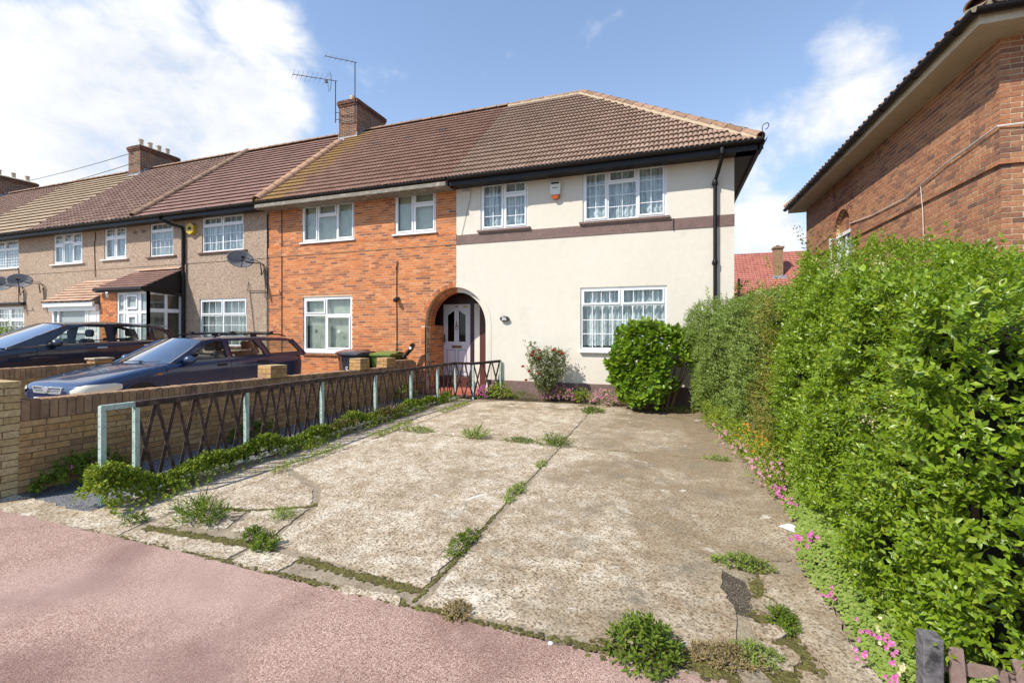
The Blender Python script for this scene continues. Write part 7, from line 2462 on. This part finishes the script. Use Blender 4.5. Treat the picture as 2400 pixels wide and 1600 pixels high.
q = np.stack([np.interp(y, [5, 6.2, 7.4, 8.9], [1.08, 1.0, .86, .60]) + rng.normal(0, .09, k), y, rng.uniform(.02, .42, k)], 1)
P2, D2, N2, S2 = sprigs(q, rng.normal(0, .4, (k, 3)) + np.array([-.4, -.2, .7]), np.full(k, .06), 2, .04)
obj_of('mixed_leaves', leaf_mesh('mixed_leaves', P2, D2, N2, S2, LV_GRND, LEAF4, .9, WL[cl.name]), cl)


# ------------------------------------------------------------------ weeds in the joints
def weed(label, x, y, r, h, n, mat=LV_WEED, shape=LEAF4, leaf=.03, asp=.7, flat=.55, group=None, stretch=(1, 1)):
    root = T('weed', label, 'weed', (x, y, 0), group)
    a = rng.uniform(0, 6.28, n)
    rr = rng.uniform(0, 1, n) ** .7
    q = np.stack([x + r * stretch[0] * rr * np.cos(a), y + r * stretch[1] * rr * np.sin(a), .004 + h * (1 - rr ** 1.6) * rng.uniform(.2, 1, n)], 1)
    A = np.stack([np.cos(a) * rr, np.sin(a) * rr, np.full(n, 1 - flat + .1)], 1) + rng.normal(0, .3, (n, 3))
    P2, D2, N2, S2 = sprigs(q, A, np.full(n, leaf * 1.3), 2, leaf * 1.3, up=.8)
    obj_of('leaves', leaf_mesh('leaves', P2, D2, N2, S2, mat, shape, asp, WL[root.name]), root)
    MB().tube([(x, y, -.02), (x + r * .2, y, h * .6)], .003, 5).build('stem', WOOD, root)
    return root


weed('large bushy dark green weed at the pavement edge near the bottom middle', -.14, 2.47, .17, .16, 230, leaf=.034)
weed('long leafy weed in the middle joint, nearer the pavement', -1.56, 3.22, .07, .05, 120, leaf=.026, stretch=(1, 3.4))
weed('yellow green weed in the middle joint below the centre of the drive', -1.53, 4.42, .06, .04, 110, LV_CLOV, leaf=.026, stretch=(1, 5))
weed('small weed in the middle joint just before the crossing', -1.53, 5.4, .05, .03, 50, LV_CLOV, leaf=.022, stretch=(1, 3))
weed('green grassy weed where the two joints cross', -1.62, 6.42, .11, .06, 80, LV_WEED, BLADE, leaf=.09, asp=1, stretch=(1.8, .8))
weed('green weed in the cross joint left of the crossing', -2.15, 6.43, .10, .04, 90, leaf=.028, stretch=(2.6, .7))
weed('thin grass tuft in the cross joint', -2.88, 6.42, .08, .05, 60, LV_CLOV, BLADE, leaf=.10, asp=1, stretch=(2, .7))
weed('leafy weed at the left end of the cross joint', -3.95, 6.5, .14, .07, 130, LV_CLOV, leaf=.03, stretch=(2, .8))
weed('green weed at the far end of the middle joint near the flower bed', -1.53, 9.15, .16, .07, 80, leaf=.05, stretch=(1.2, .8))
weed('reddish brown weed on the pavement edge at the end of the middle joint', -1.22, 2.42, .08, .04, 80, LV_DRY, leaf=.022)
weed('dark rosette weed beside the broken concrete at left', -2.98, 2.66, .07, .08, 70, leaf=.035)
weed('grassy weed tuft on the cracked concrete at the left', -3.95, 2.86, .12, .10, 90, LV_WEED, BLADE, leaf=.10, asp=1, stretch=(1.6, .7))
weed('bright moss weed in the crack left of the drive', -3.30, 3.14, .07, .03, 60, LV_CLOV, BLADE, leaf=.05, asp=1)
weed('weed tuft in the joint of broken slabs', -3.22, 2.75, .08, .06, 80, leaf=.028)
weed('small plant on the concrete near the first railing post', -4.45, 2.62, .08, .05, 50, leaf=.028)
weed('leafy weed patch where the kerb stone meets the drive', .48, 3.60, .10, .07, 160, LV_CLOV, leaf=.024, stretch=(2.0, .7))
weed('green weed between the loose stones', .60, 2.98, .09, .06, 130, LV_WEED, leaf=.022, stretch=(.7, 1.4))
weed('tawny weed patch at the bottom right corner of the drive', .26, 2.55, .14, .05, 190, LV_DRY, leaf=.02, stretch=(1.3, .6))
weed('yellow green weed patch beside the loose stones', .40, 2.62, .10, .05, 130, LV_CLOV, leaf=.02, stretch=(1.2, .7))
weed('small weed in the cross joint by the right edge', .55, 6.40, .10, .03, 50, LV_CLOV, leaf=.03, stretch=(1.6, .6))
# weeds along the strip beside the railing shadow, and moss in the cracks
sw_ = T('joint_weeds', 'low weeds growing along the left edge of the driveway slabs', 'weeds', (-4.4, 5, 0))
sw_['kind'] = 'stuff'
k = 900
y = rng.uniform(2.9, 9.6, k)
keep = np.sin(y * 3.1) + .5 * np.sin(y * 7.7) > -.25
y = y[keep]
k = len(y)
q = np.stack([-4.42 + .05 * np.sin(y * 2.3) + rng.normal(0, .05, k), y, rng.uniform(0, .05, k)], 1)
P2, D2, N2, S2 = sprigs(q, rng.normal(0, .5, (k, 3)) + np.array([0, 0, .6]), np.full(k, .04), 2, .032, up=.8)
obj_of('leaves', leaf_mesh('leaves', P2, D2, N2, S2, LV_GRND, LEAF4, .9, WL[sw_.name]), sw_)


def moss(path, w, n):
    path = [np.array(p_) for p_ in path]
    MBm = MB()
    for i in range(n * 3):
        t = random.random() * (len(path) - 1)
        a = int(t)
        p_ = path[a] * (1 - t + a) + path[a + 1] * (t - a)
        x, y = p_[0] + random.gauss(0, w * .75), p_[1] + random.gauss(0, w * .75)
        r = random.uniform(.006, .022)
        m = 7
        ring = [(x + r * random.uniform(.6, 1.1) * math.cos(b), y + r * random.uniform(.6, 1.1) * math.sin(b), -.004) for b in [6.283 * j / m for j in range(m)]]
        b0 = len(MBm.v)
        MBm.v += ring + [(x, y, random.uniform(-.002, .004))]
        MBm.f += [(b0 + j, b0 + (j + 1) % m, b0 + m) for j in range(m)]
    o = MBm.build('moss', MOSS, smooth='all')
    tag(o, 'dark green and brown moss cushions along the cracks of the driveway', 'moss', kind='stuff')
    return MBm


ml = [([(-4.25, 2.58), (-3.6, 2.62), (-3.1, 2.66)], .028, 300), ([(-3.10, 2.68), (-3.25, 3.0), (-3.35, 3.35), (-3.25, 3.48)], .018, 130), ([(-4.1, 3.08), (-3.7, 3.16), (-3.3, 3.4)], .018, 110),
      ([(-2.6, 2.62), (-2.1, 2.58), (-1.55, 2.56)], .026, 200), ([(-1.52, 2.45), (-1.50, 3.2), (-1.55, 4.4), (-1.52, 5.4), (-1.55, 6.4)], .007, 150), ([(-.4, 2.42), (.1, 2.48), (.5, 2.46), (.6, 2.7), (.5, 3.0)], .05, 420),
      ([(-4.3, 6.43), (-2.9, 6.42), (-1.5, 6.41), (1.1, 6.39)], .012, 160), ([(.36, 3.6), (.62, 3.62), (.52, 3.3), (.6, 2.9), (.64, 2.6)], .03, 240), ([(-4.3, 2.42), (-3, 2.42), (-1.4, 2.40), (0, 2.42)], .015, 200)]
allm = MB()
_keep = bpy.data.objects.get
for pth, w, n in ml:
    m_ = moss(pth, w, n)
    o = bpy.data.objects[[x.name for x in C.objects if x.name.startswith('moss')][-1]]
    allm.add(m_.v, m_.f)
    bpy.data.objects.remove(o)
o = allm.build('moss', MOSS, smooth='all')
tag(o, 'dark green and brown moss cushions along the cracks of the driveway', 'moss', kind='stuff')
